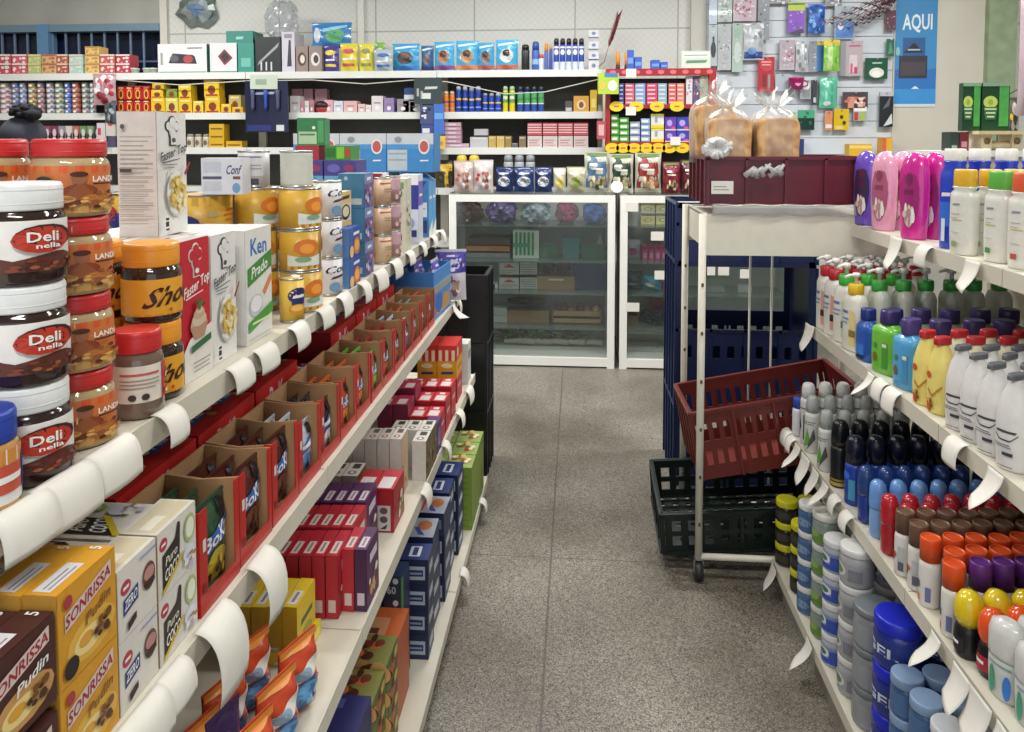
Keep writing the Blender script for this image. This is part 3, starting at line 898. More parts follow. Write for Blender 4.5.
tray = carton('shrink_wrapped_tray', 'carton pack', .19, .15, .155, {'*': '#3d87c4', 'T': '#c8d2da'}, {'F': [('r', 0, .72, 1, 1, '#c9cdd2'), ('r', 0, .6, 1, .72, '#4a94d0'), ('r', .02, .04, .44, .58, '#b9c4cc'), ('r', .04, .46, .42, .49, '#8a97a2'), ('r', .04, .3, .42, .33, '#8a97a2'), ('e', .8, .66, .12, .2, '#dfe3e6'), ('e', .8, .66, .09, .15, '#c25a50'), ('t', 'UHT', .8, .3, .2, .08, WH), ('e', .25, .84, .08, .08, '#8f969c')], 'R': [('r', 0, 0, 1, 1, '#2f78b8')]})
for i, x in enumerate((-.665, -.857, -1.049)):
    place(tray, 'blue and white shrink-wrapped pack, %s on the milk cartons' % ('nearest the aisle', 'middle', 'farthest from the aisle')[i], (x, 3.11, z1 + .2614), 0, 'shrink-wrapped packs on the milk cartons')
# stack of tea and biscuit boxes behind the beige cans
fill = carton('plain_carton', 'box', .22, .2, .242, CRAFT)
place(fill, 'plain brown carton behind the beige cans, under the purple boxes', (-.78, 2.40, z1 + .0006), 0)
pur = carton('biscuit_box', 'box', .1, .12, .083, {'*': '#46408c', 'T': '#8f8d92'}, {'F': [('r', 0, 0, 1, .42, '#5fa6cc'), ('r', 0, 0, .8, .1, '#e0d9b0'), ('e', .3, .7, .2, .16, '#6a66b4'), ('e', .78, .7, .16, .14, '#8d3a5c'), ('p', [(.55, .05), (.75, .38), (.95, .1)], '#3d87b8')]})
for i, x in enumerate((-.832, -.728)):
    place(pur, 'purple and sky blue biscuit box, %s of two side by side' % ('inner', 'aisle-side')[i], (x, 2.38, z1 + .2428), 0, 'purple and sky blue biscuit boxes')
place(carton('tea_carton', 'box', .075, .1, .045, {'*': '#a5313a', 'T': '#d0cfca'}, {'F': [('r', .1, .3, .75, .42, '#d8a9a4'), ('r', .1, .5, .75, .6, '#d8a9a4')]}), 'low red tea box under the tilted green box', (-.835, 2.38, z1 + .3264))
place(carton('tea_carton', 'box', .08, .1, .045, {'*': '#3d8a38', 'T': '#d0cfca'}, {'F': [('r', 0, .2, .4, .8, '#2c6a30'), ('r', .45, .1, .75, .9, '#7cc43c'), ('e', .88, .5, .1, .35, '#c23a34')]}), 'low lime green box beside the red tea box', (-.737, 2.38, z1 + .3264))
place(carton('herb_box', 'box', .085, .09, .085, {'*': '#2f7a48', 'T': '#3f8a54'}, {'F': [('r', .05, .05, .7, .5, '#a9c8a4'), ('r', .1, .36, .64, .42, '#4d7a58'), ('r', .74, .1, .95, .9, '#4c9a5c'), ('e', .6, .64, .06, .06, WH)]}), 'dark green box on top of the red tea box', (-.83, 2.38, z1 + .3718), .15)
place(carton('barcode_box', 'box', .09, .08, .17, {'*': '#d9d4d2', 'L': '#d9d4d2'}, {'F': [('p', [(0, .8), (0, 1), (1, 1), (.6, .8)], '#a8323c'), ('r', .1, .55, .7, .78, '#77757a')]}), 'white box with a bar code and red top, on the brown carton', (-.72, 2.68, z1 + .0006), 0, scale=(1, 1, 1.6))
# ------------------------------------------------------------------ food side, second shelf
def snr(bg, dark, sub):
    return carton('pudding_box', 'box', .1, .036, .104, {'*': bg, 'L': dark, 'T': bg}, {'F': [
        ('e', .55, .3, .42, .22, sub), ('e', .5, .28, .26, .13, '#f0d890'), ('e', .44, .3, .12, .07, '#d9a23a'), ('p', [(.1, .56), (.9, .74), (.9, .92), (.1, .74)], '#d8c9c0'), ('t', 'SONRISSA', .5, .74, .78, .13, '#a3293a', .1, .22), ('t', 'Pudin', .66, .55, .44, .12, WH if dark == '#3a1f1b' else '#8a5a2a', .2, .22), ('e', .15, .86, .07, .07, '#a83a44'), ('e', .18, .16, .12, .11, '#2a2220'), ('d', .75, .3, .16, .1, 8, .05, ['#7a4a1e', '#4a2a16'])],
        'T': [('r', .06, .3, .62, .85, '#d8d6d8'), ('r', .1, .4, .55, .46, '#8d8a90'), ('r', .1, .56, .5, .62, '#8d8a90'), ('t', '5', .93, .5, .06, .4, WH)]})
syel = snr('#d59a2c', '#b98a3a', '#e2b44a')
sbrn = snr('#4a2722', '#3a1f1b', '#c99a5a')
for i in range(3):
    for k in range(2):
        putL(syel, 2, .82, 'yellow pudding box, %s, %s' % (('lower of its pair', 'upper of its pair')[k], back(i, 3)), .02 + i * .0366, k * .1045, 'yellow pudding boxes')
        putL(sbrn, 2, .716, 'chocolate brown pudding box, %s, %s' % (('lower of its pair', 'upper of its pair')[k], back(i, 3)), .02 + i * .0366, k * .1045, 'chocolate brown pudding boxes', scale=(1, 1, .88))
def bisc(kind, w):
    if kind == 'zero':
        f = [('e', .2, .7, .13, .1, '#b23a4a'), ('t', 'nip', .2, .7, .16, .09, WH), ('p', [(.12, .32), (.5, .4), (.5, .62), (.12, .54)], '#27407e'), ('t', 'ZERO', .31, .48, .32, .14, WH, .15, .2), ('e', .78, .56, .17, .2, '#6b4438'), ('e', .78, .6, .14, .1, '#b98a84'), ('e', .78, .46, .15, .06, '#3c2722'), ('p', [(.2, .08), (.42, .16), (.42, .26), (.2, .2)], '#35241f'), ('r', .55, .9, .95, .94, '#9aa3c0')]
    else:
        f = [('e', .14, .78, .1, .1, '#b23a4a'), ('t', 'nip', .14, .78, .12, .08, WH), ('p', [(.1, .1), (.1, .62), (.42, .72), (.5, .95), (.56, .9), (.55, .3)], '#2e2a26'), ('t', 'Puro', .33, .52, .3, .13, '#d9d2c0', .15, .2), ('t', 'COCO', .33, .32, .36, .17, WH, .1, .2), ('p', [(.08, .02), (.6, .34), (.6, .42), (.08, .1)], '#c9b22f'), ('e', .8, .68, .15, .22, '#a9bf7a'), ('e', .8, .68, .11, .16, '#e8ecd9'), ('e', .76, .3, .16, .12, '#d9dde6'), ('d', .8, .2, .14, .1, 8, .05, ['#b9b1cc', '#e9e6dc', '#a9864a'])]
    top = [(q if q[0] != 'x' else q) for q in f]
    return carton('wafer_box', 'box', w, .05, .087, {'*': '#dcd8cf', 'L': '#b89a72', 'T': '#d7d3c8', 'R': '#a58a62'}, {'F': f, 'T': [('r', .05, .1, .95, .9, '#cfc3a6'), ('r', .1, .3, .5, .6, '#e0dac8')]}), \
        carton('wafer_box', 'box', w, .13, .05, {'*': '#d9d5cb', 'F': '#dcd8cf', 'R': '#b08a58'}, {'T': f, 'F': [('r', .1, .3, .9, .5, '#8fa0cc')]})
zf, zl = bisc('zero', .082)
cf, cl = bisc('coco', .098)
for k in range(2):
    putL(zf, 2, .914, 'white wafer box with a blue badge, standing, %s of two at the rail' % ('lower', 'upper')[k], .02, k * .0875, 'white wafer boxes with a blue badge')
    putL(cf, 2, 1.008, 'white coconut wafer box, standing, %s of two at the rail' % ('lower', 'upper')[k], .02, k * .0875, 'white coconut wafer boxes')
for k in range(3):
    putL(zl, 2, .914, 'white wafer box with a blue badge, lying flat, %s in the pile behind' % lvl(k, 3), .073, k * .0565, 'flat wafer boxes with a blue badge', scale=(1.0, 1.1, 1.12))
    putL(cl, 2, 1.01, 'white coconut wafer box, lying flat, %s in the pile behind' % lvl(k, 3), .073, k * .0565, 'flat coconut wafer boxes', scale=(1.0, 1.1, 1.12))

RED = '#b3241f'
def display(h, w=.12, d=.12, name='display_box', near_wall=True):
    t, fl = .003, .02
    b = MB()
    b.box(-w / 2, -d / 2, 0, w / 2, d / 2, t, CRAFT)
    b.box(-w / 2, d / 2 - t, t, w / 2, d / 2, h, {'*': CRAFT, 'B': RED})
    sides = []
    for x in (-1, 1):
        lo = .45 * h if (x < 0 and not near_wall) else h
        x0, x1 = sorted((x * w / 2, x * (w / 2 - t)))
        # side wall, upper edge dips a little in the middle
        b.add([(x0, -d / 2, t), (x1, -d / 2, t), (x1, d / 2, t), (x0, d / 2, t), (x0, -d / 2, lo), (x1, -d / 2, lo), (x1, 0, lo - .006), (x0, 0, lo - .006), (x0, d / 2, h), (x1, d / 2, h)],
              [(0, 1, 5, 4), (1, 2, 9, 6, 5), (3, 0, 4, 7, 8), (4, 5, 6, 7), (7, 6, 9, 8), (2, 3, 8, 9)], CRAFT)
    f = MB()
    y = -d / 2
    R1 = (RED, dict(rough=.35))
    f.box(-w / 2, y - .002, 0, w / 2, y - .0001, .024, R1)
    f.box(-w / 2, y - .002, .024, -w / 2 + fl, y - .0001, h, R1)
    f.box(w / 2 - fl * .7, y - .002, .024, w / 2, y - .0001, h, R1)
    f.box(-w / 2 - .0018, y - .002, 0, -w / 2 - .0001, y + .012, h, R1)
    e = deco(MB(), lambda u, v, o: (-w / 2 + fl * u, y - .002 - o, v * h), [('r', .3, .6, .75, .72, '#d8cfc8'), ('r', .2, .2, .8, .3, '#7a1a18')])
    return Proto(name, 'display box', [['tray', b], ['front_panel', f, 'red front panel with a window'], ['front_print', e]], h, w, d)
DA, DB = display(.152, near_wall=False), display(.148)
DC, DD = display(.138), display(.131)
def sachet(c, c2, brand='BoKa', logo='#2f62ae'):
    return pouch('biscuit_packet', 'packet', .085, .024, .128, c, [('e', .5, .26, .34, .18, c2), ('p', [(.08, .42), (.92, .56), (.92, .74), (.08, .6)], logo), ('t', brand, .5, .585, .74, .17, WH, .1, .14), ('e', .7, .86, .14, .1, BLK), ('d', .5, .2, .3, .12, 8, .07, [c2, '#3a2018'])])
SG, SC, SO = sachet('#2b4a34', '#b8a030'), sachet('#4a241d', '#6a3a26'), sachet('#c95a22', '#e08a3c')
SW, SK, SL, ST_ = sachet('#bcc6d2', '#5a86b8', 'MILK'), sachet('#23282a', '#d8d8d4', 'MINT'), sachet('#6aa83c', '#a9c858'), sachet('#7d9a94', '#bcb48a', 'TEA')
SR = sachet('#a5231f', '#c9792f')
names = {id(SG): 'dark green', id(SC): 'chocolate brown', id(SO): 'orange', id(SW): 'pale blue', id(SK): 'black and white', id(SL): 'lime green', id(ST_): 'grey-green', id(SR): 'red'}
cont = [SG, SC, SC, SW, SK, SO, SO, SL, SR, SR, SW, SO, ST_, SO]
N = len(cont)
for i in range(N):
    y = 1.128 + i * .1285
    P = DA if i == 0 else DB if i < 3 else DC if i < 7 else DD
    nm = names[id(cont[i])]
    putL(P, 2, y, 'open display box of %s biscuit packets, %s from the wafer boxes' % (nm, ORD[i]), .018, 0, 'open display boxes', random.uniform(-.02, .02))
    for j in range(3):
        putL(cont[i], 2, y + (.012, -.004, .004)[j], '%s biscuit packet, %s in the %s display box counted from the near end' % (nm, ('front', 'middle', 'rear')[j], ORD[i]), .0285 + j * .034, .0035, 'packets in the display boxes', random.uniform(-.05, .05), scale=(1.08, 1, 1.06 if i < 3 else (.84, .93, .88)[j]))
def boka(w, d, h):
    it = []
    for u in (.27, .75):
        it += [('p', [(u - .06, .26), (u + .2, .32), (u + .2, .5), (u - .06, .4)], '#2f5ea8'), ('t', 'BoKa', u, .54, .42, .4, '#d9dde4', .1), ('e', u + .19, .24, .035, .09, '#b8a23a')]
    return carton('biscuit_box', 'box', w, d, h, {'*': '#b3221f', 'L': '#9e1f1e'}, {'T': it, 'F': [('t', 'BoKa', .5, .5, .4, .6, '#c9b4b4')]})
bk = boka(.235, .12, .079)
for i in range(7):
    n = 2 if i != 3 else 1
    for k in range(n):
        putL(bk, 2, 1.21 + i * .243, 'flat red biscuit box behind the display boxes, %s, %s of its row' % (('lower', 'upper')[k] if n == 2 else 'lone', ORD[i]), .150, k * .0802, 'flat red biscuit boxes')
bc = carton('biscuit_carton', 'box', .235, .1, .16, {'*': '#7e1c1e'}, {'F': [('t', 'BoKa', .5, .3, .5, .22, '#b58a8a')]})
for i in range(9):
    putL(bc, 2, 1.0 + i * .25, 'tall dark red biscuit carton deep on the shelf, %s from the near end' % ORD[i], .30, 0, 'tall dark red biscuit cartons')
# display tray and bags at the shelf end
bt = MB()
bt.box(-.15, -.11, 0, .15, .11, .004, '#2f5aa0').box(-.15, -.11, .004, -.146, .11, .185, '#3f7cc4').box(.146, -.11, .004, .15, .11, .185, '#3f7cc4').box(-.146, .106, .004, .146, .11, .185, '#3566a8').box(-.146, -.11, .004, .146, -.106, .185, '#4a86c8')
bs = MB().box(-.1515, -.112, .1, .1515, -.1101, .13, '#8f9592').box(-.1525, -.112, .1, -.1501, .111, .13, '#8f9592')
bp = deco(MB(), lambda u, v, o: (-.1502 - o, .11 - u * .22, v * .185), [('e', .3, .3, .24, .22, '#3f8a5a'), ('t', 'MARZ', .45, .45, .5, .16, '#a8d0e0'), ('e', .75, .2, .2, .2, '#2a6ab4')])
bp2 = deco(MB(), lambda u, v, o: ((u - .5) * .3, -.1102 - o, v * .185), [('r', .1, .08, .9, .4, '#b98a4a'), ('e', .3, .3, .2, .2, '#2f6ab4')])
place(Proto('display_tray', 'display box', [['tray', bt], ['band', bs], ['side_print', bp], ['front_print', bp2]], .185, .3, .22), 'blue open display tray with a grey band at the shelf end', (LX[2] - .125, 2.98, LZ[2] + .001), PI / 2 - .05)
snack = pouch('snack_bag', 'bag', .12, .06, .2, '#d3cdd6', [('r', 0, .55, 1, .95, '#4d43a0'), ('e', .5, .7, .3, .12, '#d9d6e6'), ('d', .5, .3, .36, .16, 16, .1, ['#8d5a5e', '#e6e0e0', '#4d43a0', '#b89a80'])])
place(snack, 'purple and white snack bag leaning over the shelf end', (LX[2] - .02, 3.2, LZ[2] + .0065), .2, scale=(1.1, 1, 1.08))
for j in range(3):
    place(snack, 'purple and white snack bag inside the blue tray, %s of three' % ('first', 'second', 'third')[j], (LX[2] - .05 - .066 * j, 2.98, LZ[2] + .0055), PI / 2 - .05, 'snack bags in the blue tray', scale=(.95, .85, 1.05))

# ------------------------------------------------------------------ food side, third shelf
def slim(name, w, d, h, c, top='#d8d3d0', f=None, end=None, topc=None):
    return carton(name, 'box', w, d, h, {'*': c, 'L': end or c, 'T': topc or c}, {'T': [('r', .1, .2, .55, .8, top), ('r', .16, .4, .5, .6, '#8a7a74')], 'F': f or [('d', .5, .35, .36, .22, 10, .1, ['#8a3a30', '#c9a46a', '#e6dccb']), ('r', .2, .7, .8, .85, top)], 'L': [('r', .2, .1, .8, .3, '#00000a' if False else top)]})
yel = slim('jelly_box', .1, .029, .115, '#d3b52c', '#cfd0d8', [('t', 'Gelat', .5, .62, .7, .2, '#3f5a3a', .2), ('e', .5, .3, .3, .18, '#8a9a3a')], '#b8921f')
for i in range(5):
    putL(yel, 3, 1.5, 'yellow jelly box, %s' % (back(i, 5)), .095 + i * .0305, 0, 'yellow jelly boxes', random.uniform(-.03, .03))
putL(slim('jelly_box', .11, .2, .028, '#d8c02f', f=[('r', .1, .2, .9, .8, '#e8d76a')]), 3, 1.5, 'flat yellow jelly box lying at the foot of the standing ones', .02, 0, scale=(1, .36, 1))
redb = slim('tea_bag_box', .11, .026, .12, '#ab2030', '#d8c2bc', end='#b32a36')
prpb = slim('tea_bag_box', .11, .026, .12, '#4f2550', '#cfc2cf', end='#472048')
for r, (P, y, n, ins, nm) in enumerate(((redb, 1.65, 5, .062, 'red'), (redb, 1.765, 5, .062, 'deep red'), (prpb, 1.88, 5, .065, 'dark purple'))):
    for i in range(n):
        putL(P, 3, y, '%s tea box with a pale top, %s rank, %s' % (nm, ('nearest', 'second', 'third')[r], back(i, n)), ins + .028 * i, 0, 'tea boxes on the third shelf', random.uniform(-.02, .02), scale=(1, 1, (1.14, 1.17, 1.2)[r]))
for i in range(2):
    putL((prpb, redb)[i], 3, 1.67, '%s tea box standing alone at the rail' % ('purple', 'red')[i], .008 + i * .0275, 0, scale=(.9, 1, 1.14))
tall = carton('cereal_bar_box', 'box', .12, .052, .115, {'*': '#a51c28', 'T': '#b32733'}, {'L': [('r', .14, .04, .84, .62, '#cfc4c2'), ('e', .5, .5, .2, .08, '#6a4a4c'), ('e', .5, .3, .2, .08, '#5a4a50'), ('p', [(.3, .08), (.7, .2), (.6, .08)], '#3a2a30')], 'T': [('r', .05, .15, .6, .85, '#d9cfcf')], 'F': [('d', .5, .4, .36, .26, 12, .1, ['#8a3a30', '#6a7a3a', '#e6dccb'])]})
for i in range(2):
    putL(tall, 3, 2.02, 'tall red box with a pale picture strip, %s of the pair near the rail' % ('outer', 'inner')[i], .03 + i * .0535, 0, 'tall red boxes with picture strips')
wht = carton('stock_cube_box', 'box', .085, .033, .17, {'*': '#cdc7be', 'T': '#dcd6cc', 'F': '#c9a98a'}, {'T': [('r', .55, .2, .9, .7, '#5d5a52'), ('e', .25, .5, .13, .28, '#b2453f'), ('e', .25, .5, .07, .14, WH)], 'F': [('d', .5, .4, .36, .3, 10, .1, ['#8a5a30', '#d9b46a'])]})
wbl = carton('stock_cube_box', 'box', .085, .042, .12, {'*': '#cfcac0', 'T': '#d9d4ca', 'F': '#6a5a3a'}, {'T': [('r', .55, .2, .9, .7, '#3a3a36'), ('e', .25, .5, .13, .28, '#6a6a64'), ('e', .25, .5, .07, .14, WH)], 'F': [('d', .5, .4, .36, .3, 10, .12, ['#2a2a22', '#8a6a3a', '#b08a4a'])]})
for i in range(5):
    putL(wht, 3, 2.2, 'tall white stock cube box, %s' % back(i, 5), .055 + i * .035, 0, 'tall white stock cube boxes')
for r in range(3):
    for i in range(3):
        putL(wbl, 3, 2.22 + .09 * r if r else 2.07, 'low white and black stock cube box in the %s rank, %s' % (('nearest', 'second', 'third')[r], back(i, 3)), (.006 if r else .142) + i * .0435, 0, 'low white and black stock cube boxes') if not (r == 1 and i > 0) or True and r != 1 else None
prp = carton('infusion_box', 'box', .1, .05, .14, {'*': '#7e2440', 'F': '#8a2c4a', 'T': '#b03048'}, {'T': [('r', .1, .2, .6, .8, '#dccfd0')], 'F': [('t', 'Te', .5, .6, .6, .2, '#e0c0c4')]})
rdd = carton('infusion_box', 'box', .1, .05, .1, {'*': '#b3202c', 'T': '#bf2c36', 'L': '#a51c28'}, {'T': [('r', .1, .15, .6, .85, '#e0d2d0'), ('r', .7, .3, .9, .7, '#e0d2d0')], 'F': [('t', 'Te', .5, .6, .6, .2, '#e0c0c4')]})
vio = carton('infusion_box', 'box', .08, .04, .1, {'*': '#4a2a62', 'T': '#5a3a70'}, {'F': [('e', .5, .5, .3, .3, '#8a6aa0')]})
for r, y in enumerate((2.58, 2.70, 2.82)):
    for i in range(4):
        putL((rdd if i < 2 else prp) if r < 2 else rdd, 3, y, '%s infusion box, %s rank from the stock cube boxes, %s' % ('purple-red' if i > 1 and r < 2 else 'bright red', ORD[r], back(i, 4)), .012 + .0525 * i, 0, 'infusion boxes', scale=(1, 1, 1 + .12 * r))
putL(vio, 3, 2.50, 'small violet infusion box in front of the red ones at the rail', .008)
ylr = carton('candy_box', 'box', .15, .075, .07, {'*': '#d9a02c', 'T': '#e0b23c', 'L': '#d89a24'}, {'L': [('t', 'Crocan', .5, .34, .7, .3, '#3a3a7a'), ('e', .5, .75, .3, .14, '#e9d9a0')], 'F': [('t', 'Crocan', .5, .5, .7, .3, '#a02a2a')]})
rdc = carton('candy_box', 'box', .15, .075, .06, {'*': '#c0281f', 'T': '#b8281f', 'L': '#c9302a'}, {'L': [('r', .08, 0, .25, .7, '#e8d8b0'), ('r', .42, 0, .58, .7, '#e8d8b0'), ('r', .75, 0, .92, .7, '#e8d8b0')], 'F': [('r', .1, .2, .3, .8, '#e8d8b0')]})
for i in range(3):
    putL(rdd, 3, 3.02, 'red infusion box under the candy boxes, %s' % back(i, 3), .02 + i * .0525, 0, 'red boxes under the candy', scale=(1.3, 1, .98))
    if i < 2:
        putL(ylr, 3, 3.02, 'yellow candy box on the far red boxes, %s' % ('outer', 'inner')[i], .02 + i * .077, .0985, 'yellow candy boxes')
        putL(rdc, 3, 3.02, 'red and cream candy box, topmost, %s' % ('outer', 'inner')[i], .02 + i * .077, .169, 'red and cream candy boxes')
putL(carton('white_box', 'box', .09, .06, .17, {'*': '#cfcfca'}, {'F': [('r', .1, .6, .9, .8, '#8a8a90')]}), 3, 3.24, 'tall white box at the far end of the third food shelf', .012)
bagc = pouch('wafer_bag', 'bag', .1, .055, .2, '#c4492a', [('e', .5, .3, .42, .24, '#3f78b4'), ('e', .46, .34, .3, .16, '#6aa8d8'), ('p', [(.05, .5), (.95, .62), (.95, .78), (.05, .66)], '#d9d6cf'), ('e', .34, .62, .2, .08, '#8aa0b4'), ('r', 0, .9, 1, 1, '#d88a3a'), ('d', .6, .2, .3, .1, 8, .08, ['#8ac0e0', '#2a5a9a'])])
bagp = pouch('marshmallow_bag', 'bag', .1, .05, .17, '#3a2450', [('e', .5, .5, .34, .2, '#5a3a78'), ('e', .5, .3, .3, .14, '#c08a9a'), ('t', 'Nubes', .5, .62, .7, .16, '#e6dce0', .1, .1)])
for i in range(5):
    for j in range(2):
        putL(bagc, 3, 1.13 + i * .1 if i < 4 else 1.44, 'orange and blue wafer bag, %s of its rank, %s' % (ORD[i], ('at the aisle edge', 'behind the front one')[j]), (.01 if i < 4 else .02) + j * .085, 0, 'orange and blue wafer bags', -.35 + random.uniform(-.05, .05), scale=(.95, 1.0, .66)) if i < 3 else None
for i in range(4):
    putL(bagp, 3, .875 + i * .075, 'dark purple sweets bag, %s from the near end of its pile' % ORD[i], .02 + .02 * (i % 2), 0, 'dark purple sweets bags', -.3, scale=(.68, .8, 1.05))

# ------------------------------------------------------------------ food side, lowest shelf
navy = carton('tablet_box', 'box', .09, .09, .072, {'*': '#1d2a50', 'T': '#26386c', 'L': '#1a2444'}, {'L': [('r', .1, .2, .9, .74, '#aab4c0'), ('r', .16, .34, .84, .6, '#22305a'), ('r', .2, .42, .8, .5, '#8a98b4')], 'T': [('r', .2, .3, .8, .66, '#c9d0dc'), ('r', .26, .4, .74, .56, '#26386c')], 'F': [('r', .2, .3, .8, .66, '#b9c2d0')]})
sixty = carton('tablet_box', 'box', .075, .055, .06, {'*': '#22304e', 'T': '#2a3a62', 'L': '#2a3850'}, {'L': [('t', '60', .4, .34, .44, .36, '#c4d0d8'), ('e', .6, .76, .14, .14, '#d4dce0'), ('r', .88, 0, 1, 1, '#5a9a6a')]})
pict = carton('tablet_box', 'box', .09, .09, .072, {'*': '#26335c', 'T': '#9aa0ac'}, {'T': [('e', .6, .4, .25, .25, '#b06a3a'), ('p', [(.1, .3), (.5, .6), (.5, .75), (.1, .5)], '#3a4a90'), ('r', .1, .8, .9, .9, '#b8303a')], 'L': [('r', .1, .3, .9, .7, '#7d8494')]})
for r, (y, n) in enumerate(((2.17, 4), (2.31, 4), (2.46, 4), (2.6, 4), (2.74, 4))):
    for i in range(2):
        for k in range(n):
            P = pict if r in (1, 2) and k == n - 1 else navy
            putL(P, 4, y, 'navy blue box on the lowest food shelf, %s rank, %s, %s in its stack' % (ORD[r], ('outer', 'inner')[i], lvl(k, n)), .03 + .092 * i + .01 * (r % 2), k * .0726, 'navy blue boxes', random.uniform(-.03, .03), scale=(1.3, 1, 1) if r != 0 else None)
for i in range(2):
    for k in range(5):
        putL(sixty, 4, 2.06, 'small dark box printed 60 beside the orange boxes, %s column, %s' % (('outer', 'inner')[i], lvl(k, 5)), .075 + .06 * i, k * .0605, 'small dark boxes printed 60')
grn = carton('cereal_box', 'box', .12, .1, .12, {'*': '#7f9a3c', 'T': '#93a860', 'L': '#7d963a', 'F': '#7b9438'}, {'T': [('d', .6, .5, .34, .36, 20, .12, ['#a8452a', '#c9b06a', '#6a7a2e', '#e0d8b8'])], 'F': [('r', .1 + .16 * i, .05, .14 + .16 * i, .95, '#95ac58') for i in range(5)], 'L': [('r', .1, .1 + .2 * i, .9, .14 + .2 * i, '#6c852f') for i in range(4)]})
for r in range(3):
    for i in range(2):
        for k in range(2):
            putL(grn, 4, 2.92 + .125 * r, 'green cereal box at the far end, %s rank, %s, %s' % (ORD[r], ('outer', 'inner')[i], ('lower', 'upper')[k]), .006 + .103 * i, k * .1205, 'green cereal boxes')
orb = carton('biscuit_box', 'box', .15, .19, .052, {'*': '#b5552a', 'T': '#bf5f2e', 'L': '#c0602e'}, {'T': [('r', .15, .2, .7, .7, '#c88a64'), ('r', .25, .3, .4, .6, '#5a3a2a')], 'L': [('r', .2, .2, .8, .75, '#c9835a'), ('r', .3, .35, .7, .6, '#b5552a')]})
grb = carton('biscuit_box', 'box', .12, .2, .058, {'*': '#66702f', 'T': '#7a7a3c', 'L': '#6a7434'}, {'T': [('d', .6, .5, .36, .4, 26, .12, ['#6a2e1e', '#b8643a', '#d9b07a', '#4a2018'])], 'F': [('d', .5, .5, .4, .3, 10, .14, ['#6a2e1e', '#b8643a', '#c9b25a'])], 'L': [('d', .6, .7, .4, .24, 10, .12, ['#6a2e1e', '#d9a86a']), ('r', 0, 0, 1, .4, '#5d6a2c')]})
blb = carton('biscuit_box', 'box', .14, .25, .07, {'*': '#232358', 'T': '#25255e'}, {'T': [('r', .2, .3, .5, .36, '#8a8ab8'), ('r', .2, .6, .34, .66, '#8a8ab8'), ('r', .7, .2, .9, .3, '#4a4a88')]})
for k in range(4):
    putL(orb, 4, 1.95, 'flat orange biscuit box, %s of the stack on the lowest shelf' % lvl(k, 4), .06, k * .0545, 'flat orange biscuit boxes', random.uniform(-.01, .01))
for r in range(2):
    for k in range(4):
        putL(grb, 4, 1.80 - .0 * r - .125 * r + .01, 'flat olive biscuit box with a biscuit picture, %s stack, %s' % (('far', 'near')[r], lvl(k, 4)), .055, k * .0612, 'flat olive biscuit boxes', random.uniform(-.008, .008)) if r == 0 or k < 5 else None
for k in range(4):
    putL(blb, 4, 1.54, 'flat dark blue biscuit box, %s of the nearest stack' % lvl(k, 4), .05, k * .0705, 'flat dark blue biscuit boxes', random.uniform(-.02, .02))
# ------------------------------------------------------------------ toiletries side
def putR(P, k, y, label, ins=.012, up=0.0, group=None, turn=0.0, **kw):
    x = RX[k] + max(ins, .0045) + half(P, turn)
    return place(P, label, (x, y + .0842 * x, RZ[k] + .0006 + up), -PI / 2 + turn, group, **kw)

def lane(P, k, y, n, step, label, group, ins=.012, turn=0.0, jit=.004, start=0, front=None, **kw):
    """a file of n bottles from the rail back towards the panel"""
    if k == 3 and y < 2.45:
        y -= .065
    for i in range(start, n):
        pp, lb = (front, label) if (i == 0 and front) else (P, label)
        putR(P, k, y + random.uniform(-jit, jit), '%s, %s' % (lb, back(i, n)), ins + i * step, 0, group, turn + random.uniform(-.12, .12), **kw)

def flatbottle(name, cat, w, d, h, col, capcol, capw=.5, caph=.12, prints=(), shoulder=.78, e=2.6, cap='cap', capd=None, base=.94, rough=.3, n=24):
    """oval bottle with a shoulder and a cap"""
    hb = h * (1 - caph)
    zs = [(0, base * .93), (.015, base), (.3, 1.0), (shoulder * .9, 1.0), (shoulder, .97), (shoulder + (1 - shoulder) * .55, .72), (.985, capw * 1.02), (1.0, capw * .98)]
    b = MB()
    rings = []
    for v, s in zs:
        ring = []
        for i in range(n):
            a = 2 * PI * i / n
            ca, sa = math.cos(a), math.sin(a)
            ca = math.copysign(abs(ca) ** (2 / e), ca); sa = math.copysign(abs(sa) ** (2 / e), sa)
            sy = s if s > .96 else max(s, .8 * s + .15)
            ring.append((w / 2 * s * ca, d / 2 * sy * sa, hb * v))
        rings.append(ring)
    b.rings(rings, (col, dict(rough=rough, coat=.2)), smooth=True)
    c = MB()
    cwx, cdy = w / 2 * capw, (capd or d * .42)
    c.lathe([(.97, hb), (1, hb + .002), (.98, h - .004), (.9, h)], (capcol, dict(rough=.3)), 20, cwx, cdy, e=2.2)
    parts = [['bottle', b], [cap, c]]
    if prints:
        q = MB()
        def f(u, v, o):
            x = (u - .5) * 2 * .86
            y = d / 2 * (1 - abs(x) ** e) ** (1 / e) * 1.0
            return (w / 2 * x, -y - o - .0008, hb * shoulder * v)
        deco(q, f, prints, step=.0004)
        parts.append(['label_print', q])
    return Proto(name, cat, parts, h, w, d)

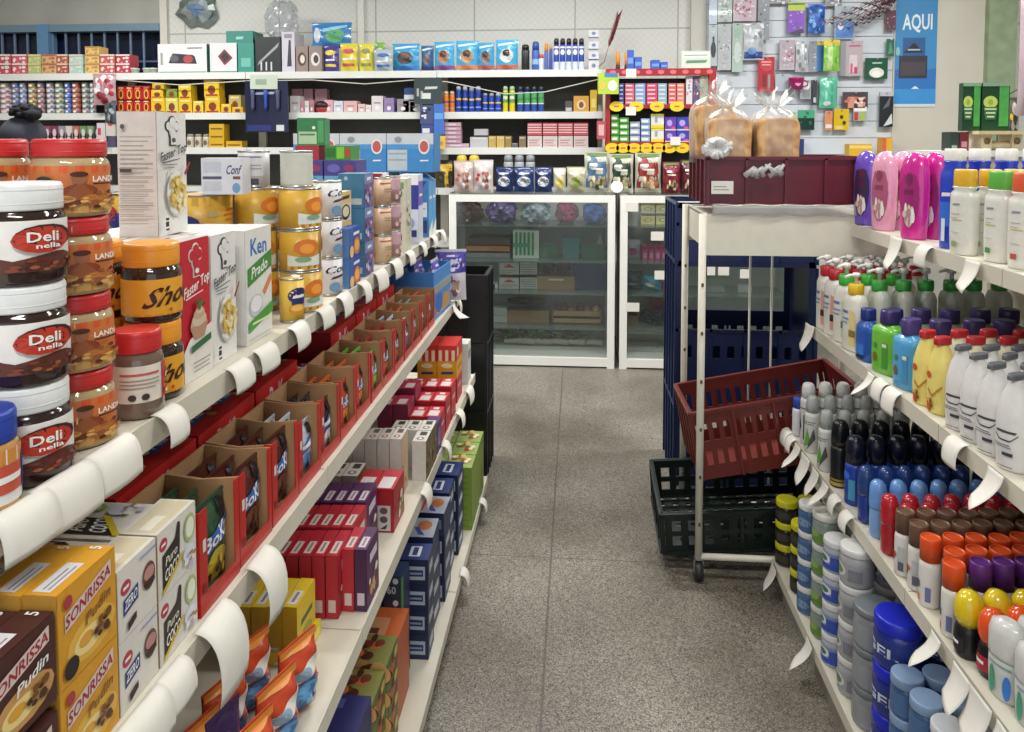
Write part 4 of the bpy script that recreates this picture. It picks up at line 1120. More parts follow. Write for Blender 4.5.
def pumpbottle(w, d, h, col, capcol, prints=(), pump=WH):
    P = MB()
    hb = h * .74
    P.lathe([(.93, 0), (.98, .006), (1, hb * .5), (.97, hb * .86), (.8, hb * .95), (.4, hb)], (col, dict(rough=.3)), 20, w / 2, d / 2, e=3.2)
    c = MB().lathe([(.021, hb - .004), (.0225, hb + .002), (.0225, hb + .026), (.019, hb + .029)], (capcol, dict(rough=.3)), 16)
    u = MB().lathe([(.006, hb + .026), (.006, hb + .048), (.012, hb + .049), (.0125, h - .004), (.009, h)], (pump, dict(rough=.35)), 12)
    u.tube([(0, 0, h - .008), (0, -.02, h - .007), (0, -.038, h - .012)], .0052, (pump, dict(rough=.35)), 8, .004)
    parts = [['bottle', P], ['collar', c], ['pump', u]]
    if prints:
        q = MB()
        f = lambda uu, v, o: (w / 2 * (uu - .5) * 1.7, -d / 2 * (1 - abs((uu - .5) * 1.7) ** 3.2) ** (1 / 3.2) - .001 - o, hb * (.06 + .8 * v))
        deco(q, f, prints, step=.0004)
        parts.append(['label_print', q])
    return Proto('lotion_pump_bottle', 'bottle', parts, h, w, d)

def can(name, r, h, body, cap, caph, prints=(), dome=False, capr=.9, n=18, caprough=.35, cat='spray can'):
    b = MB().lathe([(r * .94, 0), (r, .004), (r, h - caph - .012), (r * .9, h - caph)], (body, dict(rough=.3)), n)
    deco(b, drum(r, .006, h - caph - .014, -PI / 2 - 1.4, -PI / 2 + 1.4), prints)
    c = MB()
    if dome:
        pr = [(r * capr, h - caph)] + [(r * capr * math.cos(t * PI / 12) ** .5, h - caph * .55 + caph * .55 * math.sin(t * PI / 12)) for t in range(0, 6)] + [(r * .12, h)]
    else:
        pr = [(r * capr, h - caph), (r * capr, h - .003), (r * capr * .93, h), (r * capr * .85, h), (r * capr * .82, h - .003)]
    c.lathe(pr, (cap, dict(rough=caprough)), n)
    return Proto(name, cat, [['body', b], ['cap', c]], h, 2 * r, 2 * r)

# ---- top shelf: conditioners and shampoos
def conditioner(c, lab, dark):
    b = MB()
    w, d, h, n = .09, .05, .25, 24
    prof = [(0, .8), (.02, .86), (.3, .96), (.6, 1.0), (.8, .95), (.9, .8), (.96, .58), (.99, .32), (1, .1)]
    rings = []
    for v, s in prof:
        rings.append([(w / 2 * s * math.cos(2 * PI * i / n), d / 2 * min(1, s * 1.08) * math.sin(2 * PI * i / n), h * v) for i in range(n)])
    b.rings(rings, (c, dict(rough=.22, coat=.5)), smooth=True)
    q = MB()
    f = lambda u, v, o: (w * .86 * (u - .5) * (.8 + .2 * v), -d / 2 * math.sqrt(max(.05, 1 - ((u - .5) * 1.6) ** 2)) * (.9 + .1 * math.sin(PI * v)) - .0012 - o, h * (.1 + .72 * v))
    deco(q, f, [('e', .5, .5, .42, .48, lab), ('e', .5, .82, .16, .1, dark), ('r', .3, .58, .7, .66, dark), ('d', .5, .24, .26, .14, 14, .1, ['#d9c9a8', '#b98a94', WH])], step=.0004)
    return Proto('conditioner_bottle', 'bottle', [['bottle', b], ['label_print', q]], h, w, d)
cpu, cpk, chp = conditioner('#6d4fc0', '#3b2450', '#5a1f3a'), conditioner('#e2a0bc', '#a85a78', '#8a3a54'), conditioner('#cf2590', '#a02070', '#7a1a54')
putR(cpu, 1, 2.60, 'purple conditioner bottle at the far end of the top toiletries shelf', .006, turn=.55)
putR(cpu, 1, 2.60, 'purple conditioner bottle behind the first purple one', .07, turn=.55)
putR(cpk, 1, 2.44, 'pale pink conditioner bottle at the rail', .004, turn=.55)
putR(cpk, 1, 2.45, 'pale pink conditioner bottle behind the front one', .063, turn=.55)
putR(chp, 1, 2.22, 'hot pink conditioner bottle at the rail', .004, turn=.55)
putR(chp, 1, 2.23, 'hot pink conditioner bottle behind the front one', .063, turn=.55)
blu = flatbottle('shampoo_bottle', 'bottle', .075, .05, .262, '#1f3fc0', WH, .8, .12, [('r', .2, .3, .8, .62, '#2a6ad0'), ('r', .3, .1, .5, .4, '#d9dde6'), ('t', 'Clear', .5, .72, .5, .1, WH)], shoulder=.86)
lane(blu, 1, 2.02, 5, .068, 'tall royal blue shampoo bottle with a white cap', 'blue shampoo bottles', .03, turn=.3)
def whb(cap, c2):
    return flatbottle('shampoo_bottle', 'bottle', .07, .044, .212, '#dcdbd2', cap, .86, .2, [('t', 'Sedal', .4, .82, .4, .07, '#8f93a0'), ('r', .2, .56, .7, .575, '#c9b46a'), ('r', .2, .66, .6, .67, '#a9a9a4'), ('r', .2, .6, .5, .61, '#a9a9a4'), ('r', .25, .14, .5, .22, c2), ('r', .2, .36, .6, .37, '#b9b8b0')], shoulder=.9)
wy, wg, wr = whb('#e2b02c', '#8aa06a'), whb('#5fb044', '#4a8a4a'), whb('#dd5a38', '#b05040')
lane(wy, 1, 1.91, 3, .062, 'white shampoo bottle with a yellow cap', 'white shampoo bottles with yellow caps', .006, turn=.3)
lane(wg, 1, 1.79, 3, .062, 'white shampoo bottle with a green cap', 'white shampoo bottles with green caps', .03, turn=.3)
lane(wr, 1, 1.69, 3, .062, 'white shampoo bottle with an orange-red cap', 'white shampoo bottles with red caps', .03, turn=.3)

# ---- second shelf: pump bottles and gels
def pl(c, c2):
    return [('p', [(.62, .06), (.62, .84), (.9, .8), (.97, .5), (.95, .06)], c), ('r', .1, .74, .5, .8, '#5f7aa8'), ('r', .1, .6, .55, .64, '#7f93b8'), ('r', .1, .52, .5, .55, '#7f93b8'), ('r', .62, .26, .96, .4, c2)]
pr = pumpbottle(.075, .05, .25, '#dfddd4', '#b32430', pl('#d9a090', '#3a2a2a'))
pg = pumpbottle(.075, .05, .25, '#dbdacf', '#3fae3a', pl('#b9d0b4', '#5a7a6a'))
py_ = pumpbottle(.08, .05, .235, '#dedcd0', '#e0b81f', pl('#e0cf8a', '#8a7a2f'))
pgb = pumpbottle(.085, .05, .25, '#c9cdbf', '#3f9c40')
lane(pr, 2, 2.565, 5, .075, 'white pump bottle with a red collar, in the far file', 'red pump bottles', .004, .35)
lane(pr, 2, 2.485, 4, .075, 'white pump bottle with a red collar, in the second file', 'red pump bottles', .004, .35)
lane(pg, 2, 2.395, 3, .075, 'white pump bottle with a green collar, in the third file', 'green pump bottles', .004, .35)
lane(py_, 2, 2.30, 1, .075, 'white pump bottle with a yellow collar at the rail', None, .004, .35)
lane(pgb, 2, 2.30, 7, .072, 'pale pump bottle with a green collar, behind the yellow one', 'pale pump bottles with green collars', .078 - .072, .1, start=1)
bl2 = flatbottle('shampoo_bottle', 'bottle', .075, .05, .15, '#2456b0', '#22307a', .5, .22, [('r', .2, .2, .8, .5, '#3a78d0'), ('r', .2, .08, .8, .16, '#1a2440')], shoulder=.84, cap='flip_cap')
def gelb(c, ca='#3a2c62'):
    P = flatbottle('hand_soap_bottle', 'bottle', .098, .062, .172, c, ca, .46, .22, [('r', .6, .14, .82, .72, '#4a8f3a' if c == '#6cb93c' else '#4a88b8'), ('e', .28, .36, .1, .1, '#7a5a2a'), ('e', .3, .62, .07, .07, '#4a8a3a'), ('r', .62, .62, .8, .7, '#d0e0c4')], shoulder=.9, e=3.2, cap='flip_cap')
    return P
gg, gb, gp = gelb('#6cb93c'), gelb('#4f9fcf', '#4a3a78'), gelb('#8a9a7c')
lane(bl2, 2, 2.19, 3, .075, 'deep blue bottle with a dark cap beside the pump bottles', 'deep blue bottles', .006, .3)
lane(gg, 2, 2.075, 1, .075, 'lime green soap bottle with a violet flip cap at the rail', None, .006, .35)
lane(gp, 2, 2.085, 5, .082, 'grey-green soap bottle with violet cap, behind the lime green one', 'soap bottles with violet flip caps', .014, .25, start=1)
lane(gb, 2, 1.945, 1, .075, 'sky blue soap bottle with a violet flip cap at the rail', None, .006, .3, scale=(.85, 1, 1.04))
lane(gp, 2, 1.955, 5, .082, 'grey-green soap bottle with violet cap, behind the sky blue one', 'soap bottles with violet flip caps', .014, .2, start=1)
def cream(c, lab):
    return flatbottle('shampoo_bottle', 'bottle', .062, .052, .178, c, '#b5222c', .42, .1, lab, shoulder=.66, e=2.3)
cy = cream('#e6d478', [('e', .3, .84, .16, .08, '#c9502a'), ('p', [(.3, .5), (.55, .36), (.95, .6), (.95, .66), (.55, .42), (.3, .56)], '#b8802a'), ('d', .45, .22, .2, .1, 6, .08, ['#7a5a1e', '#c9502a']), ('r', .15, .3, .5, .32, '#b89a3a')])
ce = cream('#e2dcc0', [('r', .2, .3, .8, .62, '#8a5a34'), ('e', .5, .5, .2, .12, '#d9b98a')])
lane(cy, 2, 1.825, 1, .07, 'yellow bottle with a red cap at the rail, beside the sky blue soap', None, .004, .4, jit=0)
lane(ce, 2, 1.83, 4, .074, 'cream bottle with a red cap in the far cream file', 'cream bottles with red caps', .012, .2, start=1)
lane(cy, 2, 1.762, 1, .07, 'yellow bottle with a red cap at the rail, beside the white bottles', None, .012, .4, jit=0)
lane(ce, 2, 1.765, 4, .074, 'cream bottle with a red cap in the near cream file', 'cream bottles with red caps', .02, .2, start=1)
whs = flatbottle('shampoo_bottle', 'bottle', .066, .056, .185, '#dcdad8', '#5f6166', .3, .06, [('t', 'Ballerina', .5, .7, .76, .09, '#44454c', .1, -.1), ('p', [(.1, .66), (.3, .56), (.7, .56), (.92, .68), (.92, .66), (.7, .535), (.3, .535), (.1, .64)], '#3a3b42'), ('r', .1, .46, .7, .475, '#6a6b72'), ('r', .1, .42, .75, .435, '#6a6b72'), ('r', .45, .28, .8, .34, '#3c3d44'), ('r', .3, .08, .8, .095, '#55565e')], shoulder=.62, e=2.2)
for j, y in enumerate((1.665, 1.595, 1.525, 1.455)):
    lane(whs, 2, y, 4, .062, 'white bottle with black script, %s file from the yellow bottles' % ORD[j], 'white bottles with black script', .004, .45)

# ---- third shelf: deodorants and sprays
wcan = can('deodorant_can', .025, .205, '#c9c9c6', '#d4d4d0', .05, [('p', [(.15, .1), (.5, .4), (.3, .8), (.1, .5)], '#33343c'), ('t', 'Dove', .55, .86, .5, .07, '#6a6b72'), ('r', .6, .1, .75, .7, '#4a4b54')], dome=True, capr=.86)
gcan = can('deodorant_can', .024, .185, '#c9cac4', '#a9aeac', .055, [('p', [(.3, .1), (.7, .25), (.5, .7)], '#5aa03c'), ('p', [(.5, .05), (.9, .4), (.8, .7), (.6, .3)], '#4a4c50'), ('r', .1, .86, .9, .88, '#5d5e64'), ('r', .1, .8, .8, .82, '#5d5e64')], dome=True, capr=.8)
kcan = can('deodorant_can', .0255, .195, '#14181c', '#101518', .075, [('r', 0, .0, 1, .1, '#b09a4a'), ('r', 0, .14, 1, .2, '#8a7a3a'), ('p', [(.1, .3), (.3, .8), (.4, .4)], '#8fa0a0'), ('p', [(.0, .4), (.12, .7), (.2, .36)], '#5aa03c')], dome=True, capr=.97, caprough=.2)
ncan = can('deodorant_can', .0255, .19, '#1c3f9a', '#121828', .075, [('r', .55, .1, .8, .7, '#4a9ac0'), ('e', .4, .8, .2, .12, '#3a6ad8')], dome=True, capr=.97, caprough=.2)
putR(can('deodorant_can', .02, .13, '#cfd0d4', '#2f52b0', .035), 3, 2.60, 'small white can with a blue cap at the far corner of the deodorant shelf', .004)
lane(wcan, 3, 2.53, 6, .058, 'pale grey deodorant can with a rounded cap', 'pale grey deodorant cans', .01, .5)
lane(gcan, 3, 2.455, 6, .058, 'leaf print deodorant can, next to the pale grey ones', 'leaf print deodorant cans', .002, .5)
lane(gcan, 3, 2.385, 6, .058, 'leaf print deodorant can, before the black ones', 'leaf print deodorant cans', .002, .5)
lane(kcan, 3, 2.275, 6, .058, 'black deodorant can with a gold band', 'black deodorant cans', .008, .4)
lane(ncan, 3, 2.165, 6, .058, 'blue deodorant can with a black cap', 'blue deodorant cans', .012, .4)
def roll(c, c2, h=.145, r=.0232):
    b = MB().lathe([(.85, 0), (.95, .004), (1, h * .3), (.96, h * .55), (.7, h * .64)], (c2, dict(rough=.25, coat=.4)), 18, r, r * .82)
    k = MB().lathe([(.98, h * .5), (1.02, h * .56), (1.0, h * .82), (.86, h * .93), (.55, h * .985), (.1, h)], (c, dict(rough=.25, coat=.4)), 18, r, r * .86)
    return Proto('roll_on_deodorant', 'deodorant', [['bottle', b], ['cap', k]], h, 2 * r, 2 * r * .86)
rb, rr, rk = roll('#6a9ad8', '#7aa6dc'), roll('#b01f2c', '#a81c28'), roll('#24407a', '#1f3a8c', .15)
lane(rk, 3, 2.06, 7, .05, 'dark blue roll-on deodorant', 'dark blue roll-on deodorants', .008)
lane(rb, 3, 1.985, 8, .05, 'light blue roll-on deodorant', 'light blue roll-on deodorants', .012)
lane(rr, 3, 1.905, 8, .05, 'glossy red roll-on deodorant in the far file', 'red roll-on deodorants', .008)
lane(rr, 3, 1.855, 8, .05, 'glossy red roll-on deodorant in the near file', 'red roll-on deodorants', .03)
wpr = [('d', .35, .45, .16, .14, 8, .07, ['#6a4a3a', '#3a2a28', '#c9502a']), ('r', .62, .1, .82, .36, '#5a5f6a'), ('r', .6, .4, .84, .8, '#b4b6ba')]
br, og, vi = can('spray_can', .0215, .15, '#d4d2cc', '#6a4e3c', .05, wpr, capr=.96), can('spray_can', .022, .15, '#d8d6d0', '#d9511f', .05, [('r', .1, .05, .4, .22, '#d9702f'), ('r', .2, .4, .4, .6, '#4a4a52'), ('r', .62, .1, .8, .5, '#6a6f9a')], capr=.97), can('spray_can', .0215, .15, '#cfc4cc', '#5b2a78', .055, [('r', .1, .1, .8, .5, '#b09ab8')], capr=.97)
lane(br, 3, 1.81, 8, .0475, 'white spray can with a brown cap in the far file', 'brown-capped spray cans', .006, .3)
lane(br, 3, 1.755, 8, .0475, 'white spray can with a brown cap in the near file', 'brown-capped spray cans', .012, .3)
lane(og, 3, 1.695, 7, .049, 'white spray can with an orange cap in the far file', 'orange-capped spray cans', .01, .3)
lane(og, 3, 1.64, 7, .049, 'white spray can with an orange cap in the middle file', 'orange-capped spray cans', .034, .3)
lane(og, 3, 1.59, 1, .049, 'white spray can with an orange cap in the near file', 'orange-capped spray cans', .01, .3)
lane(vi, 3, 1.60, 6, .047, 'spray can with a purple cap behind the yellow roll-ons', 'purple-capped spray cans', .02, .2, start=1)
def ballroll(c):
    h, r = .13, .026
    b = MB().lathe([(.8, 0), (.9, .004), (.95, h * .4), (.7, h * .55)], ('#1b1a1e', dict(rough=.3)), 18, r, r)
    q = MB().lathe([(.75, h * .46), (.98, h * .6), (1.02, h * .72), (.9, h * .86), (.6, h * .96), (.1, h)], (c, dict(rough=.2, coat=.5)), 18, r, r)
    lb = deco(MB(), drum(r * .96, .006, h * .36, -PI / 2 - 1, -PI / 2 + 1), [('r', .1, .2, .9, .9, '#a8283a' if c != '#d9c01f' else '#26262a'), ('r', .2, .5, .7, .65, WH)])
    return Proto('roll_on_deodorant', 'deodorant', [['bottle', b], ['cap', q], ['label_print', lb]], h, 2 * r, 2 * r)
yb, ob = ballroll('#d9c01f'), ballroll('#df5320')
lane(yb, 3, 1.53, 4, .055, 'black roll-on with a round yellow cap', 'yellow-capped roll-ons', .006)
lane(ob, 3, 1.472, 4, .056, 'dark roll-on with a round orange cap', 'orange-capped roll-ons', .022)
stick = roll('#cdcdca', '#d2d3ce', .142, .034)
def stickp():
    P = MB().lathe([(.84, 0), (.92, .004), (1, .05), (.98, .085), (.8, .09)], ('#c4cac6', dict(rough=.25)), 20, .034, .022)
    k = MB().lathe([(.99, .075), (1.03, .082), (1.02, .118), (.85, .136), (.4, .144)], ('#cdcdca', dict(rough=.25, coat=.3)), 20, .034, .023)
    lb = deco(MB(), drum(1, .006, .072, -PI / 2 - 1.1, -PI / 2 + 1.1, .0336, .0222), [('e', .3, .4, .1, .4, '#4a9a7a'), ('e', .7, .35, .1, .34, '#3a78c8'), ('r', .2, .86, .8, .92, '#8fa0a0')])
    return Proto('stick_deodorant', 'deodorant', [['body', P], ['cap', k], ['label_print', lb]], .144, .068, .046)
st = stickp()
lane(st, 3, 1.415, 4, .05, 'pale stick deodorant with wide cap, in the far file', 'pale stick deodorants', .008, .5)
lane(st, 3, 1.34, 4, .05, 'pale stick deodorant with wide cap, in the near file', 'pale stick deodorants', .016, .5)
lane(st, 3, 1.265, 3, .05, 'pale stick deodorant with wide cap, in the nearest file', 'pale stick deodorants', .016, .5)

# ---- lowest shelf: jars of cream and gel
def tub(r, h, c, lid, prints=(), wrap=None, lidh=.018):
    return jar('cream_jar', 'jar', r, h, lidh, lid, c, wrap or c, (.1, .62), prints, n=20, neck=.9, lidr=1.0, ribs=False, rough=.25)
tyl = tub(.036, .075, '#1c1c18', '#c2bf1f', [('r', .1, .2, .9, .8, '#3a3a30')], '#202018', .022)
tbl = tub(.034, .085, '#4a6a94', '#d3d5d2', [('r', .1, .1, .9, .7, '#3f5f8c'), ('e', .5, .5, .25, .3, '#7a94b4')], '#46658e')
tgr = tub(.039, .092, '#7d8f86', '#cfd0c8', [('r', 0, 0, 1, .6, '#5f8a3a'), ('e', .4, .5, .2, .22, '#8aa860')], '#88968c')
tbb = tub(.037, .088, '#aab0bc', '#d3d5d6', [('e', .4, .6, .22, .3, '#d9dce2'), ('e', .4, .6, .13, .18, '#4a7a5a'), ('r', 0, 0, 1, .3, '#2f4fae'), ('r', .6, .3, .9, .8, '#3a52a4')], '#7f8ab0')
tgy = tub(.042, .098, '#a7a7aa', '#d0d0ce', [('e', .35, .55, .22, .34, '#cfd0d4'), ('e', .35, .55, .15, .22, '#6a8a4a'), ('r', .62, .15, .9, .75, '#7c7c84')], '#9c9ca2')
tbg = tub(.05, .1, '#84878a', '#6f7678', (), '#8c9094', .016)
tge = tub(.052, .115, '#1d2c8c', '#1a28b8', [('t', 'GEL', .5, .5, .6, .4, '#c4cbd8')], '#22357e', .03)
tcl = tub(.034, .09, '#3a5a88', '#7f98b8', (), '#4a6c98', .022)
tpu = tub(.034, .09, '#4a3a74', '#d2d6da', [('r', 0, 0, 1, .5, '#3a4a80')], '#5f5a8c', .02)
def stack(P, y, cols, n, step, label, group, ins=.006, hs=1.0):
    y -= .0 if y > 2.55 else .085
    for i in range(cols):
        for k in range(n):
            putR(P, 4, y, '%s, %s column, %s' % (label, ('aisle-side', 'second', 'third', 'fourth')[i], lvl(k, n)), ins + i * step, k * (P.h * hs + .0004), group, random.uniform(.1, .6), scale=(1, 1, hs))
stack(tyl, 2.585, 2, 3, .075, 'black jar with a bright yellow lid, far stack', 'black jars with yellow lids')
stack(tyl, 2.505, 2, 3, .075, 'black jar with a bright yellow lid, near stack', 'black jars with yellow lids', .012)
stack(tbl, 2.40, 2, 4, .072, 'blue jar with a white lid beside the black jars', 'blue jars with white lids', .004)
stack(tgr, 2.285, 2, 4, .08, 'green-bottomed jar with a white lid', 'green-bottomed jars', .012)
stack(tbb, 2.165, 2, 4, .077, 'blue and white jar with a round badge', 'blue and white jars', .006)
stack(tgy, 2.05, 3, 4, .088, 'grey jar with a green badge', 'grey jars with green badges', .012)
stack(tbg, 1.94, 3, 3, .103, 'large grey jar with a dark lid', 'large grey jars', .012)
stack(tge, 1.83, 3, 3, .107, 'blue hair gel jar with a royal blue lid', 'blue hair gel jars', .02)
stack(tcl, 1.735, 3, 3, .07, 'small steel blue jar, far stack', 'small steel blue jars', .02)
stack(tcl, 1.66, 3, 3, .07, 'small steel blue jar, near stack', 'small steel blue jars', .03)
stack(tpu, 1.585, 3, 3, .072, 'violet jar with a white lid, far stack', 'violet jars with white lids', .04)
stack(tpu, 1.51, 3, 3, .072, 'violet jar with a white lid, near stack', 'violet jars with white lids', .04)
# ------------------------------------------------------------------ bread trolley and crates
TY0, TY1 = 2.70, 3.12
tx0 = Xat(701, TY0, .8)
tx1 = tx0 + .62
ztop, zlow = Zat(214, tx0, TY0), Zat(255, tx0, TY0)
TP = ('#d8d4c4', dict(rough=.45, var=.1, scale=20))
trol = []
for nm, x, y, r in (('leg', tx0, TY0, .0135), ('leg', tx0, TY1, .0135), ('leg', tx1, TY0 + .02, .0135), ('leg', tx1, TY1, .0135)):
    m = MB().tube([(x, y, .075), (x, y, ztop)], r, TP, 10)
    for k in range(6):
        m.box(x - .004, y - r - .002, .2 + .17 * k, x + .004, y - r + .001, .212 + .17 * k, '#5a4a3c')
    c = MB().tube([(x - .014, y, .034), (x + .014, y, .034)], .034, ('#2a2a2a', dict(rough=.5)), 14)
    fk = MB().box(x - .016, y - .012, .028, x - .0135, y + .012, .08, '#8a8a86').box(x + .0135, y - .012, .028, x + .016, y + .012, .08, '#8a8a86').box(x - .016, y - .012, .076, x + .016, y + .012, .08, '#8a8a86')
    trol.append([nm, m, None, [['caster', fk, None, []], ['caster_wheel', c, 'black caster wheel', []]]])
tr = MB()
t = .004
tr.box(tx0 + .012, TY0 - .004, zlow, tx1 + .012, TY0, ztop, TP).box(tx0 + .012, TY1, zlow, tx1 + .012, TY1 + .004, ztop, TP)
tr.box(tx1 + .008, TY0, zlow, tx1 + .012, TY1, ztop, TP)
tr.add([(tx0 + .012, TY0, zlow + .02), (tx0 + .016, TY0, zlow + .02), (tx0 + .016, TY1, zlow + .02), (tx0 + .012, TY1, zlow + .02), (tx0 + .012, TY0, ztop), (tx0 + .016, TY0, ztop), (tx0 + .016, TY1, ztop), (tx0 + .012, TY1, ztop)], [(0, 3, 2, 1), (4, 5, 6, 7), (0, 1, 5, 4), (1, 2, 6, 5), (2, 3, 7, 6), (3, 0, 4, 7)], TP)
tr.box(tx0 + .012, TY0, ztop - .012, tx1 + .012, TY1, ztop - .008, TP)
trol.append(['tray', tr])
bars = MB()
for y in (TY0, TY1):
    bars.tube([(tx0, y, .085), (tx1, y, .085)], .012, TP, 8)
for x in (tx1,):
    bars.tube([(x, TY0, .085), (x, TY1, .085)], .012, TP, 8)
trol.append(['lower_frame', bars])
for px in (750, 772):
    x = Xat(px, TY1 - .02, .8)
    trol.append(['rod', MB().tube([(x, TY1 - .004, .085), (x, TY1 - .004, zlow)], .004, ('#c9c6ba', {}), 6)])
place(Proto('bread_trolley', 'trolley', trol), 'cream metal trolley on casters holding the crates and bread', (0, 0, 0))

def crate(w, d, h, c, holes='front', name='plastic_crate', rows=2, cols=9, low=0.0, lattice=False):
    """thin-walled ribbed crate; low > 0 cuts a wide hand opening into front and back above that height"""
    cm = (c, dict(rough=.35, var=.12, scale=20))
    t = .005
    parts = []
    fl = MB()
    if lattice:
        n, k = 11, 8
        for i in range(n + 1):
            x = -w / 2 + w * i / n
            fl.box(x - .016, -d / 2, 0, x + .016, d / 2, .006, cm)
        for i in range(k + 1):
            y = -d / 2 + d * i / k
            fl.box(-w / 2, y - .013, .001, w / 2, y + .013, .0065, cm)
    else:
        fl.box(-w / 2, -d / 2, 0, w / 2, d / 2, .006, cm)
    parts.append(['base_grid', fl])
    def wall(L, lo, n, hl):
        """wall of length L along x: solid bands with upright bars between them"""
        m = MB()
        top = h
        if lo:
            bands = [(0, lo * .62), (lo * .78, lo)]
            hz = [(lo * .62, lo * .78)]
            m.box(-L / 2, -t / 2, lo, -L / 2 + .03, t / 2, h, cm).box(L / 2 - .03, -t / 2, lo, L / 2, t / 2, h, cm)
            m.box(-L / 2, -t / 2, h - .025, L / 2, t / 2, h, cm)
        elif hl:
            bands = [(0, h * .2), (h * .42, h * .55), (h * .8, h)]
            hz = [(h * .2, h * .42), (h * .55, h * .8)]
        else:
            bands, hz = [(0, h)], []
        for a, b in bands:
            m.box(-L / 2, -t / 2, a, L / 2, t / 2, b, cm)
        for a, b in hz:
            for i in range(n + 1):
                x = -L / 2 + .02 + (L - .04) * i / n
                bw = (L - .04) / n * (.25 if lo else .22)
                m.box(x - bw, -t / 2, a, x + bw, t / 2, b, cm)
        for i in range(5):
            x = -L / 2 + L * i / 4
            m.box(x - .006, -t / 2 - .009, 0, x + .005, -t / 2, lo or h * .96, cm)
        m.box(-L / 2 - .006, -t / 2 - .009, (lo or h) - .012, L / 2 + .006, t / 2 + .002, (lo or h), cm)
        return m
    for nm, L, off, rot in (('long_side', w, d / 2, 0), ('long_side', w, d / 2, PI), ('short_side', d, w / 2, PI / 2), ('short_side', d, w / 2, -PI / 2)):
        lo = low if nm == 'long_side' else 0
        m = wall(L, lo, cols if nm == 'long_side' else max(4, int(cols * d / w)), holes == 'all' or (holes == 'long' and nm == 'long_side'))
        m.xf(Matrix.Rotation(rot, 4, 'Z') @ Matrix.Translation((0, -off, 0)))
        parts.append([nm, m])
    return Proto(name, 'crate', parts, h, w, d)

mar = crate(.53, .37, .17, '#5d1a28', 'none')
zc = Zat(205, tx0, TY0 + .03)
mx = tx0 + .285
place(mar, 'maroon bread crate on top of the trolley', (mx, TY0 + .215, zc))
cl = MB().box(0, 0, 0, .075, .0008, .045, PAPER)
deco(cl, lambda u, v, o: (u * .075, -o, v * .045), [('r', .1, .3, .8, .36, '#8a8a86'), ('r', .1, .55, .7, .6, '#8a8a86')])
thing('paper_label', 'white paper label on the front of the maroon crate', 'label', cl, None, (mx - .255, TY0 + .0145, zc + .04))
place(crate(.58, .32, .25, '#652620', 'all', cols=14), 'red lattice crate tilted across the trolley', (Xat(757, 2.93, .5) + .05, 2.905, Zat(440, .6, 2.93) - .02), .03, ry=-.19)
place(crate(.56, .33, .165, '#14201c', 'long', lattice=True), 'black-green crate lying askew at the bottom of the trolley', (.60, 2.93, .105), .0, ry=-.08, rx=.17)
navy1 = crate(.60, .40, .37, '#16264f', 'none', low=.10)
navy2 = crate(.60, .40, .65, '#16264f', 'none', low=.345)
navy3 = crate(.60, .40, .26, '#1b2c58', 'none', low=.17)
nx = Xat(675, 3.45, .8) + .31
for P, z, l in ((navy1, .001, 'bottom'), (navy2, .3715, 'middle'), (navy3, 1.022, 'top')):
    place(P, 'tall navy blue crate behind the bread trolley, %s of the stack' % l, (nx, 3.66, z), 0, 'navy blue crates')
blackc = crate(.36, .26, .315, '#15171a', 'none')
for k in range(3):
    place(blackc, 'black plastic crate at the end of the food shelves, %s of three' % ('bottom', 'middle', 'top')[k], (Xat(487, 3.45, .6) - .19, 3.58, .001 + k * .3155), 0, 'black crates at the shelf end')

